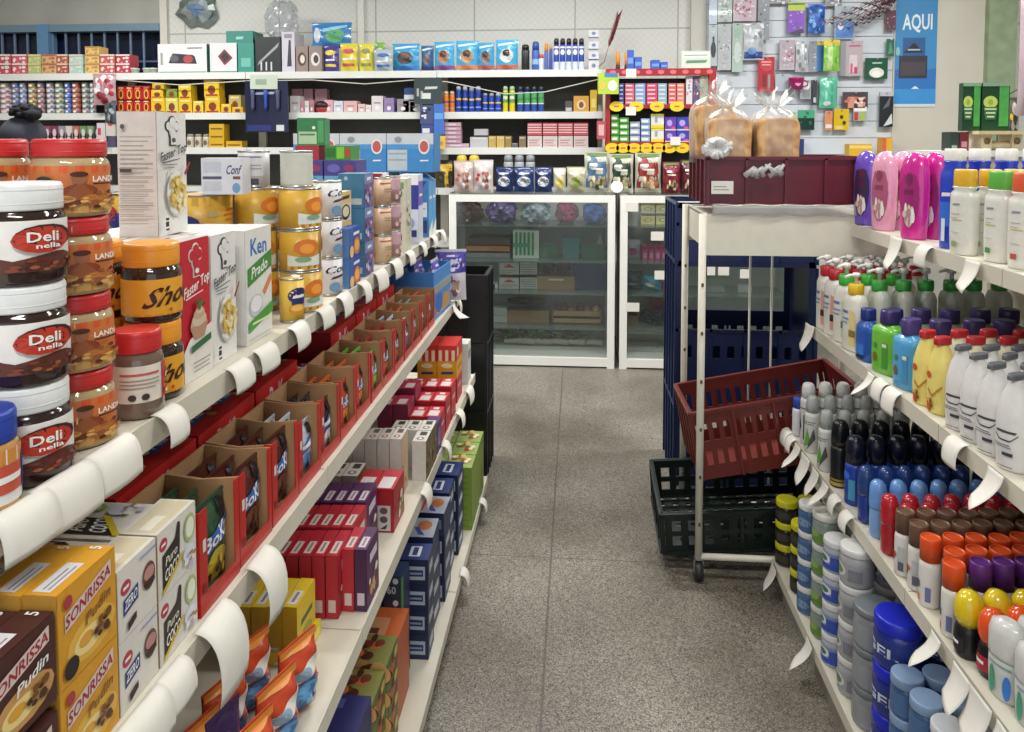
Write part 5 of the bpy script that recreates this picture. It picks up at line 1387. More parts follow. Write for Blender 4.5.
# ---- bread
def loaf(w, d, h):
    def ring(y, s, zt):
        pts = []
        n = 28
        for i in range(n):
            a = 2 * PI * i / n
            ca, sa = math.cos(a), math.sin(a)
            x = math.copysign(abs(ca) ** .36, ca)
            z = math.copysign(abs(sa) ** .36, sa)
            bul = 1 + .05 * max(0, z) - .03 * (1 - abs(z))
            pts.append((w / 2 * s * x * bul, y, h / 2 + h / 2 * s * z * zt))
        return pts
    crust = bpy.data.materials.get('bread_crust') or bpy.data.materials.new('bread_crust')
    crust.use_nodes = True
    nt = crust.node_tree
    b = nt.nodes['Principled BSDF']
    if len(nt.nodes) < 4:
        nz = nt.nodes.new('ShaderNodeTexNoise'); nz.inputs['Scale'].default_value = 26; nz.inputs['Detail'].default_value = 5
        r = nt.nodes.new('ShaderNodeValToRGB')
        r.color_ramp.elements[0].color = (*lin('#a87646'), 1); r.color_ramp.elements[0].position = .35
        r.color_ramp.elements[1].color = (*lin('#deb67e'), 1); r.color_ramp.elements[1].position = .7
        tc = nt.nodes.new('ShaderNodeTexCoord')
        nt.links.new(tc.outputs['Object'], nz.inputs[0]); nt.links.new(nz.outputs[0], r.inputs[0]); nt.links.new(r.outputs[0], b.inputs['Base Color'])
        b.inputs['Roughness'].default_value = .75
    m = MB().rings([ring(-d / 2, .93, 1), ring(-d / 2 + .006, .99, 1), ring(-d / 6, 1, 1), ring(d / 6, 1, 1.0), ring(d / 2 - .006, .99, 1), ring(d / 2, .93, 1)], crust, smooth=False)
    crumb = MB()
    pts = [(x * .93, y + .0008, (z - h / 2) * .93 + h / 2) for x, y, z in ring(d / 2, .93, 1)]
    crumb.add(pts, [tuple(range(len(pts)))], ('#d9c49a', dict(rough=.9, scale=90)))
    # bag: loose film, gathered into a twisted neck on the top
    n = 32
    rings = []
    rnd = random.Random(3)
    wr = [rnd.uniform(-1, 1) for _ in range(n)]
    for zz, s, am in ((-.002, 1.03, 0), (h * .5, 1.035, .002), (h * .96, 1.03, .003), (h * 1.06, .8, .012), (h * 1.14, .35, .014), (h * 1.18, .16, .004), (h * 1.27, .42, .02), (h * 1.42, .8, .03)):
        ring2 = []
        for i in range(n):
            a = 2 * PI * i / n
            ca, sa = math.cos(a), math.sin(a)
            x = math.copysign(abs(ca) ** .5, ca) * w / 2 * s
            y = math.copysign(abs(sa) ** .5, sa) * d / 2 * s
            q = 1 + wr[i] * am / .06 * .35
            ring2.append((x * q, y * q, zz + wr[(i * 7) % n] * am * .8))
        rings.append(ring2)
    bag = MB().rings(rings, film('#f2f4f4', .09, .3, 'bread_bag'), cap0=True, cap1=False, smooth=True)
    return Proto('bread_loaf', 'bread', [['crust', m], ['crumb', crumb], ['bag', bag, 'clear plastic bag with a twisted neck']], h, w, d)
LF = loaf(.148, .17, .2)
zb_ = zc + .07
for px, y, rz, l, dz in ((727, TY0 + .14, -.05, 'square loaf of bread in a clear bag, middle of the three on the crate', .02), (772, TY0 + .14, .03, 'square loaf of bread in a clear bag, farthest from the trolley legs', .02), (712, TY0 + .315, .03, 'square loaf of bread in a clear bag, behind the others at the crate corner', .075)):
    place(LF, l, (Xat(px, y, 1.5) if px != 712 else mx - .205, y, zb_ + dz), rz, 'loaves in the maroon crate', scale=(1, 1, 1.08))
kn = MB()
rnd = random.Random(5)
for i in range(16):
    a = 2 * PI * i / 16
    kn.tube([(0, 0, 0), (.03 * math.cos(a), -.008, .022 * math.sin(a)), (.055 * math.cos(a) * rnd.uniform(.7, 1), -.01 + rnd.uniform(-.01, .01), .038 * math.sin(a) * rnd.uniform(.7, 1))], .003, film('#f2f4f4', .55, .15, 'knot'), 5, .012)
thing('bag_knot', 'crumpled white plastic bag end hanging over the crate corner', 'plastic bag', kn, None, (Xat(717, TY0 - .01, 1.5), TY0 - .004, zc + .2))
wrap = MB().sheet(lambda u, v: (tx0 + .03 + u * .55, TY0 - .008 - .003 * math.sin(u * 23) - v * .004, ztop + .036 - v * .04 + .0016 * math.sin(u * 31)), 40, 4, film('#d8d8d2', .3, .15, 'sheet'), thick=.0006)
thing('plastic_sheet', 'clear plastic sheet hanging over the tray edge under the maroon crate', 'plastic sheet', wrap)

# ------------------------------------------------------------------ display cabinets
def cabinet(x0, x1, zs, label):
    y0, y1, H, fw = CASE_Y, CASE_Y + .46, 1.19, .05
    fr = MB()
    for a, b in ((x0, x0 + fw), (x1 - fw, x1)):
        fr.box(a, y0, .0, b, y0 + .03, H, WHITEP).box(a, y1 - .03, 0, b, y1, H, WHITEP)
    fr.box(x0 + fw, y0, H - fw, x1 - fw, y0 + .03, H, WHITEP).box(x0 + fw, y0, .012, x1 - fw, y0 + .03, .07, WHITEP)
    fr.box(x0, y0 + .03, H - .02, x0 + fw, y1 - .03, H, WHITEP).box(x1 - fw, y0 + .03, H - .02, x1, y1 - .03, H, WHITEP)
    parts = [['frame', fr]]
    parts.append(['top_panel', MB().box(x0, y0, H, x1, y1, H + .008, film('#d9e0de', .04, .06, 'top_glass')), 'clear glass top'])
    parts.append(['back_panel', MB().box(x0 + fw, y1 - .012, .05, x1 - fw, y1 - .004, H - .02, ('#b9b8b0', dict(rough=.5)))])
    for a in (x0 + .004, x1 - .010):
        parts.append(['side_panel', MB().box(a, y0 + .03, .05, a + .006, y1 - .03, H - .02, ('#c5c4bd', dict(rough=.4)))])
    parts.append(['floor_panel', MB().box(x0, y0 + .03, .05, x1, y1 - .03, .09, ('#cfcec8', {}))])
    for z in zs:
        parts.append(['glass_shelf', MB().box(x0 + .012, y0 + .05, z - .008, x1 - .012, y1 - .02, z, film('#b9c8c0', .16, .1, 'shelf_glass'))])
    parts.append(['glass_pane', MB().box(x0 + fw, y0 + .012, .07, x1 - fw, y0 + .016, H - fw, film('#d9e0de', .02, .06, 'pane_glass'))])
    place(Proto('display_cabinet', 'display cabinet', parts), label, (0, 0, 0), 0, 'white glass cabinets')
    return y0, y1
cz = [Zat(q, 0, CASE_Y + .05) for q in (226, 262, 294, 329)]
cx0, cx1 = Xat(449, CASE_Y, .8), Xat(615, CASE_Y, .8)
cabinet(cx0, cx1, cz, 'white glass display cabinet with five shelves, facing the aisle')
dx0 = Xat(620, CASE_Y, .8)
cabinet(dx0, dx0 + 1.15, cz, 'white glass display cabinet partly hidden by the navy crates')
IY = CASE_Y + .2
SHZ = {1: cz[0], 2: cz[1], 3: cz[2], 4: cz[3], 5: .09}

def fx(px, y, z):
    return Xat(px, y, z)

def simple(name, cat, label, a, b, top, y, z, c, prints=(), d=.12, group=None, rz=0):
    """a small boxed thing far from the camera: front face spans pixels a..b, top at pixel row top"""
    x0, x1 = Xat(a, y, z + .05), Xat(b, y, z + .05)
    h = max(.01, Zat(top, (x0 + x1) / 2, y) - z)
    w = abs(x1 - x0) - .002
    m = MB().box(-w / 2, 0, 0, w / 2, d, h, c if isinstance(c, dict) else {'*': c})
    deco(m, lambda u, v, o: ((u - .5) * w, -o, v * h), prints, off=.001, step=.0006, asp=w / h)
    return thing(name, label, cat, m, group, ((x0 + x1) / 2, y, z + .0006), rz)

def blob(name, cat, label, a, b, top, y, z, mat, seed=1, d=.12, flat=.5, group=None):
    """a crumpled soft bag"""
    x0, x1 = Xat(a, y, z + .05), Xat(b, y, z + .05)
    w, h = (x1 - x0) / 2, (Zat(top, (x0 + x1) / 2, y) - z)
    rnd = random.Random(seed)
    n, mm = 30, 16
    ph = [rnd.uniform(0, 6) for _ in range(6)]
    rings = []
    for j in range(1, mm):
        t = PI * j / mm
        ring = []
        for i in range(n):
            p = 2 * PI * i / n
            k = rnd.uniform(.93, 1.07) + .14 * math.sin(3 * p + ph[0] + 2 * t) + .10 * math.sin(5 * p + ph[1] - 3 * t) + .08 * math.sin(9 * p + 7 * t + ph[2])
            zz = h / 2 - h / 2 * math.cos(t) * (1 + .1 * math.sin(4 * p + ph[3]) * (math.cos(t) < 0))
            ring.append((w * math.sin(t) ** flat * math.cos(p) * k * .92, d * math.sin(t) ** flat * math.sin(p) * k, max(0.0005, zz)))
        rings.append(ring)
    m = MB().rings(rings, mat, smooth=False)
    return thing(name, label, cat, m, group, ((x0 + x1) / 2, y + d * .6, z + .0006))

def bagf(label, a, b, top, y, z, c, prints=(), t=.07, name='bag', cat='bag', group=None):
    x0, x1 = Xat(a, y, z + .08), Xat(b, y, z + .08)
    h = Zat(top, (x0 + x1) / 2, y) - z
    P = pouch(name, cat, x1 - x0 - .002, t, h, c, prints)
    return place(P, label, ((x0 + x1) / 2, y + t / 2, z + .0006), random.uniform(-.06, .06), group)

FILM = lambda c, a=.45: film(c, a, .18, 'crinkle')
# contents, first cabinet
blob('plastic_bag', 'bag', 'brown tinted plastic bag on the top cabinet shelf', 457, 482, 203, IY, SHZ[1], FILM('#6a4a44', .6), 2)
blob('plastic_bag', 'bag', 'lilac plastic bag beside the brown one in the cabinet', 486, 517, 201, IY, SHZ[1], FILM('#8a78b0', .7), 3)
blob('plastic_bag', 'bag', 'puffy white plastic bag in the middle of the top cabinet shelf', 521, 551, 204, IY, SHZ[1], FILM('#aebcc4', .75), 4)
blob('plastic_bag', 'bag', 'pink and red plastic bag on the top cabinet shelf', 555, 578, 203, IY, SHZ[1], FILM('#a83a5a', .75), 5)
blob('plastic_bag', 'bag', 'bright blue plastic bag at the end of the top cabinet shelf', 582, 606, 205, IY, SHZ[1], FILM('#3a6ab8', .75), 6)
for k, (c, q) in enumerate((('#8a8a8c', 'grey'), ('#b5793a', 'orange'), ('#5a4a3c', 'dark brown'))):
    simple('folder', 'folder', '%s folder, %s of the pile on the second cabinet shelf' % (q, ('bottom', 'middle', 'top')[k]), 464 + 2 * k, 510, (253, 246, 238)[k], IY, SHZ[2] + k * .046, c, d=.2)
simple('glove_box', 'box', 'green and white box on the second cabinet shelf', 513, 539, 231, IY, SHZ[2], '#cfd6cc', [('r', .08 + .16 * i, .1, .17 + .16 * i, .95, '#3f8f5a') for i in range(5)] + [('r', 0, .4, .6, .55, '#57a870')])
def bin_(label, a, b, top, y, z, c, d=.16):
    x0, x1 = Xat(a, y, z + .05), Xat(b, y, z + .05)
    h = Zat(top, (x0 + x1) / 2, y) - z
    w = x1 - x0
    m = MB()
    t = .004
    def q(s):
        return [(-w / 2 * s, -d / 2 * s), (w / 2 * s, -d / 2 * s), (w / 2 * s, d / 2 * s), (-w / 2 * s, d / 2 * s)]
    r0 = [(x, y2, 0) for x, y2 in q(.82)]
    r1 = [(x, y2, h) for x, y2 in q(1)]
    r2 = [(x * .96, y2 * .96, h) for x, y2 in q(1)]
    r3 = [(x * .95, y2 * .95, .006) for x, y2 in q(.82)]
    m.rings([r0, r1, r2, r3], (c, dict(rough=.3)))
    return thing('plastic_bin', label, 'bin', m, None, ((x0 + x1) / 2, y + d / 2, z + .0006))
bin_('small green plastic bin next to the green and white box', 537, 558, 246, IY, SHZ[2], '#2f6a50')
bin_('teal plastic bin with sloping sides on the second cabinet shelf', 562, 580, 238, IY, SHZ[2], '#3f7f80')
bin_('wide green plastic bin at the end of the second cabinet shelf', 580, 607, 247, IY, SHZ[2], '#2f6f5a')
thing('bottle', 'slim white bottle standing behind the green bin', 'bottle', MB().lathe([(.02, 0), (.022, .1), (.01, .13), (.01, .15)], WH), None, (Xat(600, IY + .2, .9), IY + .2, SHZ[2] + .001))
simple('keyboard', 'keyboard', 'white and black keyboard end at the third cabinet shelf', 486, 498, 284, IY, SHZ[3], '#d0d0d0', [('r', .2, 0, .35, .9, BLK), ('r', .6, 0, .75, .9, BLK)])
for i in range(2):
    for k in range(2):
        simple('pen_box', 'box', 'white box with a red mark, %s, %s' % (('left pile', 'right pile')[i], ('lower', 'upper')[k]), (499, 520)[i], (519, 537)[i], (278, 263)[k], IY, SHZ[3] + k * .103, '#bdb9b4', [('p', [(.2, .6), (.5, .9), (.8, .6)], '#b8323a'), ('r', .1, .3, .9, .36, '#8a8682'), ('r', .1, .15, .7, .2, '#8a8682')] if i == 0 else [('r', .05, .2 * q, .95, .2 * q + .08, '#8f8c88') for q in range(5)], group='white boxes on the third cabinet shelf')
simple('cardboard_box', 'box', 'brown cardboard box holding sunglasses', 537, 575, 277, IY, SHZ[3], '#8f7350', [('r', .3, .72, .7, .84, '#d0cec6')])
sg = MB()
for s in (-1, 1):
    sg.ball(s * .06, 0, 0, .055, .008, .045, M('#101014', .1), 14, 8)
    sg.tube([(s * .11, 0, .02), (s * .115, .1, .01)], .005, BLK, 6)
sg.tube([(-.02, 0, .015), (.02, 0, .015)], .005, BLK, 6)
thing('sunglasses', 'dark round sunglasses on the cardboard box', 'sunglasses', sg, None, (Xat(555, IY, .75), IY + .03, SHZ[3] + .155))
bin_('navy blue plastic basket on the third cabinet shelf', 573, 608, 264, IY, SHZ[3], '#1f2f5c')
simple('white_carton', 'box', 'white carton at the start of the fourth cabinet shelf', 487, 507, 308, IY, SHZ[4], '#a8a8a4', [('r', .05, .45, .95, .5, '#8a8a88')])
simple('cardboard_box', 'box', 'cardboard box of dark goods on the fourth cabinet shelf', 507, 549, 311, IY, SHZ[4], '#84694a', [('r', .5, .4, .9, .46, '#6a5238')])
blob('cloth_heap', 'cloth', 'dark brown cloth heaped on the cardboard box', 508, 547, 299, IY + .02, SHZ[4] + .125, ('#3a2a28', dict(rough=.9)), 8, .07)
wc = MB()
W_, H_ = .36, .1
wx_ = Xat(577, IY, .6)
for z in (0, .055):
    wc.box(-W_ / 2, 0, z, W_ / 2, .008, z + .035, ('#a58a5c', dict(rough=.8))).box(-W_ / 2, .18, z, W_ / 2, .188, z + .035, ('#a58a5c', dict(rough=.8)))
wc.box(-W_ / 2, 0, 0, -W_ / 2 + .012, .188, .1, ('#9a7f54', dict(rough=.8))).box(W_ / 2 - .012, 0, 0, W_ / 2, .188, .1, ('#9a7f54', dict(rough=.8))).box(-W_ / 2, 0, 0, W_ / 2, .188, .006, ('#9a7f54', dict(rough=.8)))
thing('wooden_crate', 'shallow wooden crate of small onions on the fourth cabinet shelf', 'crate', wc, None, (wx_, IY, SHZ[4] + .001))
rnd = random.Random(11)
for i in range(12):
    m = MB().ball(0, 0, .026, .028, .028, .026, (rnd.choice(['#8a4a4e', '#a8705a', '#c9a084', '#6f3a42']), dict(rough=.4)), 10, 7).tube([(0, 0, .05), (.002, 0, .062)], .005, '#b59a70', 5, .002)
    thing('onion', 'small onion in the shallow wooden crate', 'onion', m, 'onions in the wooden crate', (wx_ - .15 + .058 * (i % 6) + rnd.uniform(-.006, .006), IY + .05 + .08 * (i // 6), SHZ[4] + .058 + .012 * (i % 2)))
lf = MB()
for i in range(70):
    x, y0 = rnd.uniform(-.36, .36), rnd.uniform(0, .14)
    g = rnd.choice(['#4a6a34', '#5a7a3e', '#3a5530', '#6f8a50', '#3c4a34'])
    pts = [(x, y0, .02 + rnd.uniform(0, .08)), (x + rnd.uniform(-.1, .1), y0 + rnd.uniform(-.02, .02), .05 + rnd.uniform(0, .1)), (x + rnd.uniform(-.16, .16), y0 + rnd.uniform(-.03, .03), .02 + rnd.uniform(0, .05))]
    lf.tube(pts, .012, g, 5, .004)
for i in range(5):
    lf.tube([(-.2 + .12 * i, .01, .03), (-.06 + .12 * i, .02, .035), (.02 + .12 * i, .01, .03)], .016, '#b9b4a0', 7, .022)
o = thing('leafy_vegetables', 'heap of leafy greens and leeks on the cabinet floor', 'vegetables', lf, None, (Xat(532, IY, .2), IY, SHZ[5] + .001))
o['kind'] = 'stuff'
# contents, second cabinet
for i in range(3):
    for k in range(2):
        simple('soap_box', 'box', 'pale yellow box on the upper shelf of the hidden cabinet, %s column, %s' % (('first', 'second', 'third')[i], ('lower', 'upper')[k]), 641 + 15 * i, 655 + 15 * i, (216, 205)[k], IY, SHZ[1] + k * .078, '#d0c68a', [('e', .5, .5, .3, .2, '#8f8a5c'), ('e', .5, .5, .2, .12, '#e0d8a8')], group='pale yellow boxes')
simple('white_card', 'card', 'white card leaning on the upper cabinet shelf', 626, 638, 204, IY - .1, SHZ[1], '#c9c9c6', d=.004)
for i in range(4):
    simple('soap_pack', 'soap', 'pink soap pack in the hidden cabinet, %s of four' % ORD[i], 642 + 6.4 * i, 648 + 6.4 * i, 246, IY, SHZ[2], '#d0588a', [('r', .1, .75, .9, .95, '#a82a5c'), ('r', .2, .1, .8, .5, '#e6a0bc')], group='pink soap packs')
bagf('white and pink bag beside the soap packs', 625, 641, 240, IY, SHZ[2], '#c4bcc4', [('e', .5, .4, .3, .2, '#b04a7a')], name='sweets_bag')
simple('small_box', 'box', 'beige patterned box after the pink soap', 668, 678, 246, IY, SHZ[2], '#a88a70', [('e', .5, .5, .3, .3, '#6a4a40')])
bagf('dark grey bag on the third shelf of the hidden cabinet', 625, 642, 272, IY, SHZ[3], '#4a4a4e', [('r', .2, .3, .8, .4, '#8a8a8e')], name='dark_bag')
bagf('turquoise wipes bag in the hidden cabinet', 643, 662, 276, IY, SHZ[3], '#4a9ab0', [('e', .4, .4, .3, .16, '#d8c9c0')], name='wipes_bag')
bagf('pink and white diaper bag in the hidden cabinet', 662, 676, 280, IY, SHZ[3], '#b05a70', [('e', .5, .4, .3, .2, '#e0c8c0')], name='wipes_bag')
blob('shoe', 'shoe', 'black shoe on the fourth shelf of the hidden cabinet', 640, 672, 310, IY, SHZ[4], ('#1a1a1c', dict(rough=.35)), 9, .06)
simple('small_box', 'box', 'small brown box beside the black shoe', 628, 638, 316, IY, SHZ[4], '#7a5a40')
simple('red_bag', 'bag', 'folded red fabric behind the black shoe', 650, 676, 300, IY + .1, SHZ[4], '#8a2a2a', d=.08)
for i in range(2):
    for k in range(2):
        simple('shoe_box', 'box', 'white shoe box at the bottom of the hidden cabinet, %s, %s' % (('first pile', 'second pile')[i], ('lower', 'upper')[k]), (628, 658)[i], (657, 684)[i], (352, 338)[k] + 2 * i, IY, SHZ[5] + k * .105, '#b9b9b6', [('r', 0, .6, 1, .64, '#8f8f8e'), ('t', 'A', .5, .3, .1, .2, '#8a8a8a')], group='white shoe boxes')
for a, b, top, k, c, q in ((700, 722, 258, 2, '#8f7a64', 'brown'), (725, 745, 262, 2, '#b0a8b4', 'lilac grey'), (748, 770, 258, 2, '#6a5a48', 'dark tan'), (700, 725, 287, 3, '#9a9c9a', 'grey'), (738, 752, 286, 3, '#bab9b2', 'off-white'), (712, 755, 405, 5, '#a58560', 'tan cardboard')):
    if k == 5:
        simple('cardboard_box', 'box', 'tan cardboard box glimpsed below the navy crates', 712, 757, 334, IY, SHZ[5], c, d=.2)
    else:
        simple('small_box', 'box', '%s box seen through the navy crates' % q, a, b, top, IY, SHZ[k], c, d=.1)
for a, b, c_, z in ((708, 716, 271, 1.0), (719, 730, 271, 1.0), (741, 752, 274, .98)):
    x0, x1 = Xat(a, CASE_Y - .01, z), Xat(b, CASE_Y - .01, z)
    zz = Zat(c_, x0, CASE_Y - .01)
    thing('price_card', 'white price card on the hidden cabinet glass, %s' % {708: 'first of three', 719: 'second of three', 741: 'third of three'}[a], 'card', MB().box(x0, -.001, -.03, x1, .001, .03, PAPER), 'cards on the cabinet glass', (0, CASE_Y - .002, zz))
for a, b, py in ((626, 638, 207), (651, 664, 236), (655, 667, 275), (627, 640, 307)):
    x0, x1 = Xat(a, CASE_Y - .01, .9), Xat(b, CASE_Y - .01, .9)
    thing('price_card', 'white price card on the hidden cabinet, beside the %s' % {626: 'yellow boxes', 651: 'pink soap', 655: 'turquoise wipes', 627: 'black shoe'}[a], 'card', MB().box(x0, -.001, -.03, x1, .001, .03, PAPER), None, (0, CASE_Y - .002, Zat(py, x0, CASE_Y)))

hb_ = MB()
rnd = random.Random(17)
for i in range(7):
    x = -.06 + .02 * i
    hb_.tube([(x, 0, rnd.uniform(0, .01)), (x + rnd.uniform(-.02, .02), -.012, .018), (x + rnd.uniform(-.02, .03), -.006, rnd.uniform(.03, .045))], .012, film('#dfe2e2', .5, .15, 'tuft'), 6, .006)
thing('plastic_wrap', 'crumpled clear wrap poking out of the front of the maroon crate', 'plastic wrap', hb_, None, (Xat(764, TY0, 1.5), TY0 + .006, zc + .1))
# ------------------------------------------------------------------ shelves on the back wall
ZA, ZB, ZC_ = 2.082, 1.772, 1.505
FY = SHELF_Y + .03
WENAM = ('#d6d8d3', dict(rough=.4, var=.05, scale=9))
DARK = ('#4a4a46', dict(rough=.8, var=.2, scale=6))
xr = Xat(603, SHELF_Y, 2.0)
edges = [-5.2, Xat(110, SHELF_Y, 1.8), Xat(246, SHELF_Y, 1.8), Xat(437, SHELF_Y, 1.8), xr]
for i in range(4):
    x0, x1 = edges[i], edges[i + 1]
    parts = [['back_panel', MB().box(x0, WALL_Y - .065, .3, x1, WALL_Y - .053, ZA, DARK)]]
    for z in (ZA, ZB, ZC_, 1.2, .8):
        sh = MB().box(x0 + .002, SHELF_Y + .004, z - .008, x1 - .002, WALL_Y - .066, z, WENAM)
        rl = MB().box(x0 + .002, SHELF_Y, z - .048, x1 - .002, SHELF_Y + .004, z + .004, WENAM)
        parts.append(['shelf', sh, None, [['price_rail', rl, None, []]]])
    for a in (x0, x1 - .03):
        parts.append(['upright', MB().box(a, WALL_Y - .1, 0, a + .03, WALL_Y - .066, ZA - .01, ENAMEL)])
    if i == 3:
        parts.append(['end_panel', MB().box(x1, SHELF_Y, 1.2, x1 + .02, WALL_Y - .066, ZA, ENAMEL)])
    place(Proto('wall_shelf', 'shelving', parts), ('white wall shelves of small cans under the barred window', 'white wall shelves with red and yellow boxes', 'white wall shelves of pink boxes behind the milk cartons', 'white wall shelves of blue spray cans above the glass cabinet')[i], (0, 0, 0), 0, 'white wall shelves')

def row(z, items, y=FY, d=.16, group=None):
    for it in items:
        nm, cat, lab, a, b, top, c = it[:7]
        simple(nm, cat, lab, a, b, top, y, z, c, it[7] if len(it) > 7 else (), d, group)

# --- top shelf
cols = [('#b5485a', '#e0d4c8', 'red'), ('#c9586a', '#e6dcd4', 'rose'), ('#a9b87a', '#d9c98a', 'green and yellow'), ('#c9a878', '#b0604a', 'tan'), ('#a8584a', '#d9c9b0', 'brick'), ('#a9c4c0', '#d9cfb8', 'pale aqua'), ('#d9b878', '#b88a4a', 'straw'), ('#b8585a', '#e0cfc0', 'dull red'), ('#b03a4a', '#e6d4d0', 'crimson')]
spans = [(-8, 11), (12, 27), (28, 41), (42, 56), (57, 68), (69, 83), (85, 99), (100, 115), (116, 130)]
for i, ((a, b), (c1, c2, q)) in enumerate(zip(spans, cols)):
    for k in range(2 if i != 6 else 3):
        simple('dessert_cup_pack', 'packet', '%s dessert pack on the top wall shelf, %s one, under the window' % (q, ('lower', 'upper', 'topmost')[k]), a, b, (63.5, 54.5, 46.5)[k], FY, ZA + k * .072, c1, [('d', .5, .5, .4, .3, 10, .12, [c2, c1, c2]), ('r', 0, .86, 1, 1, c2)], group='dessert packs under the window')
for i, a in enumerate((128, 141, 147)):
    x = Xat(a + 4, FY, ZA)
    thing('small_tub', 'pale green tub on the top wall shelf, %s of three' % ORD[i], 'pot', MB().lathe([(.8, 0), (1, .035), (1.05, .036), (1.05, .045)], '#b9c4b4', 14, .036, .036), 'pale green tubs', (x, FY + .04, ZA + .001))
def appliance(label, a, b, top, c, prints, d=.16, y=FY):
    simple('appliance_box', 'box', label, a, b, top, y, ZA, c, prints, d)
appliance('white stove carton with a double hotplate picture', 158, 207, 44, {'*': '#d8d6d6', 'R': '#3f7a70'}, [('r', .02, .02, .98, .06, '#3a8a7a'), ('p', [(.22, .35), (.3, .68), (.75, .62), (.8, .32)], '#33343c'), ('e', .62, .48, .1, .14, '#a8484c'), ('e', .34, .5, .09, .12, '#5a5c66'), ('t', 'COCINA', .75, .86, .34, .08, '#8a8c90'), ('r', .06, .3, .1, .7, '#9a9a9c')])
appliance('white carton with a diamond-shaped picture, beside the stove carton', 210, 237, 43, {'*': '#d4d4d6', 'R': '#4a9a88'}, [('p', [(.3, .55), (.55, .8), (.85, .5), (.55, .25)], '#7a3a3c'), ('p', [(.4, .55), (.55, .7), (.75, .52), (.55, .36)], '#33343c'), ('r', 0, 0, 1, .06, '#3a8a7a')])
simple('appliance_box', 'box', 'flat teal box lying on top of the cartons', 226, 253, 31, FY + .01, ZA + .215, '#2f7f72', [('t', 'LED', .5, .5, .3, .4, '#8ac4b8')], .2)
appliance('teal carton standing between the white carton and the black one', 238, 254, 43, '#3a8a7c', [('r', .2, .2, .8, .5, '#6ab0a4')], .15)
appliance('black carton with a knife picture', 255.5, 281, 37, '#2b2d30', [('p', [(.08, .2), (.12, .3), (.95, .85), (.9, .72)], '#9a9ca0'), ('r', .2, .06, .26, .3, '#c9c9cc'), ('r', .4, .06, .46, .3, '#c9c9cc'), ('r', .6, .06, .66, .3, '#c9c9cc')], .2)
appliance('tall white carton with a black blender picture', 282, 295, 32, '#c6c2cc', [('p', [(.4, .15), (.55, .8), (.7, .8), (.75, .15)], '#3a3a44'), ('r', .2, .85, .8, .95, '#8a8694')], .2)
blob('plastic_bag', 'bag', 'big clear crinkled bag on top of the black carton', 264, 296, 0, FY + .02, ZA + .255, FILM('#d0d3da', .16), 14, .1)
for i in range(2):
    simple('coffee_box', 'box', 'brown and white coffee box, %s of two' % ('first', 'second')[i], (296, 309)[i], (308, 322)[i], 46, FY, ZA, '#8f7f78', [('e', .5, .5, .36, .26, ('#5a3f3a', '#d9d4d0')[i]), ('e', .55, .5, .2, .16, ('#d9cfc8', '#4a3a38')[i])], group='brown coffee boxes')
bl = bagf('shiny blue pack lying across the coffee boxes', 310, 351, 22, FY + .03, ZA + .19, '#3a7ab0', [('e', .6, .5, .24, .3, '#5aa06a'), ('e', .14, .5, .1, .3, '#c9d0d8'), ('p', [(.3, .6), (.9, .8), (.9, .9), (.3, .75)], '#8ac0dc')], name='wipes_pack')
for i, (a, b, t_, c, c2, q) in enumerate(((322, 338, 45, '#4a3a86', '#d9c84a', 'purple'), (339, 357, 43, '#d3c63a', '#c0485a', 'yellow'), (358, 373, 43, '#d6cc4a', '#8a8a5a', 'pale yellow'), (374, 384, 42, '#7fb04a', '#d9d9c8', 'green'), (373, 392, 49, '#a9b4b8', '#3a6ab0', 'silver'))):
    bagf('%s snack pack on the top wall shelf' % q, a, b, t_, FY - (.0 if i < 4 else .05) + (.05 if i == 3 else 0), ZA, c, [('e', .5, .72, .34, .1, c2), ('r', .15, .2, .85, .3, c2), ('r', .2, .42, .8, .48, WH)], name='snack_pack', cat='packet')
for i, (a, b, t_) in enumerate(((391, 419, 43), (420, 433, 45), (433, 454, 41), (455, 478, 40), (477, 494, 42), (495, 518, 39))):
    q = ('puffy, turned away', 'narrow and dark', 'with a brown dog', 'with an orange foot', 'slim', 'with a black and white dog, last of the row')[i]
    bagf('bright blue pet food bag, %s' % q, a, b, t_, FY + (.03 if i == 1 else 0), ZA, ('#3f9ccc', '#3a6aa0', '#4aa8d4', '#4aaad6', '#45a0cc', '#4aaed8')[i], [('r', 0, .04, 1, .2, ('#3a6ab0', '#3a3a6a', '#8a3a78', '#d97a3a', '#c0503a', '#c9643a')[i]), ('e', .5, .48, .3, .22, ('#4a3a38', '#6a5a5c', '#a8785a', '#b98a5a', '#8a6a5a', '#d9d4d0')[i]), ('e', .5, .56, .18, .12, ('#7a5a50', '#8a7a78', '#5a3a30', '#4a3630', '#4a3a38', '#3a3436')[i]), ('p', [(.1, .78), (.9, .86), (.9, .94), (.1, .86)], '#d9e6ee')], t=.09, name='pet_food_bag', group='blue pet food bags')
def fcan(name, lab, a, b, top, z, col, cap, prints=(), caph=.15, y=FY, group=None, cat='can'):
    x0, x1 = Xat(a, y, z + .1), Xat(b, y, z + .1)
    h = Zat(top, (x0 + x1) / 2, y) - z
    r = (x1 - x0) / 2 - .0012
    P = can(name, r, h, col, cap, h * caph, prints, dome=True, n=14, cat=cat)
    return place(P, lab, ((x0 + x1) / 2, y + r, z + .0006), 0, group)
fcan('spray_can', 'plain black can after the pet food bags', 521, 529.5, 44, ZA, '#26262a', '#1c1c1e', (), .2)
fcan('spray_bottle', 'blue trigger bottle on the top wall shelf', 531.5, 539.5, 41, ZA, '#3a62b0', '#2a4a9a', [('r', 0, .3, 1, .6, '#8ab0d8')], .3, cat='bottle')
fcan('spray_bottle', 'small white bottle in front of the blue trigger bottle', 538.5, 544, 54, ZA, '#d0d4da', '#c04a50', (), .25, cat='bottle')
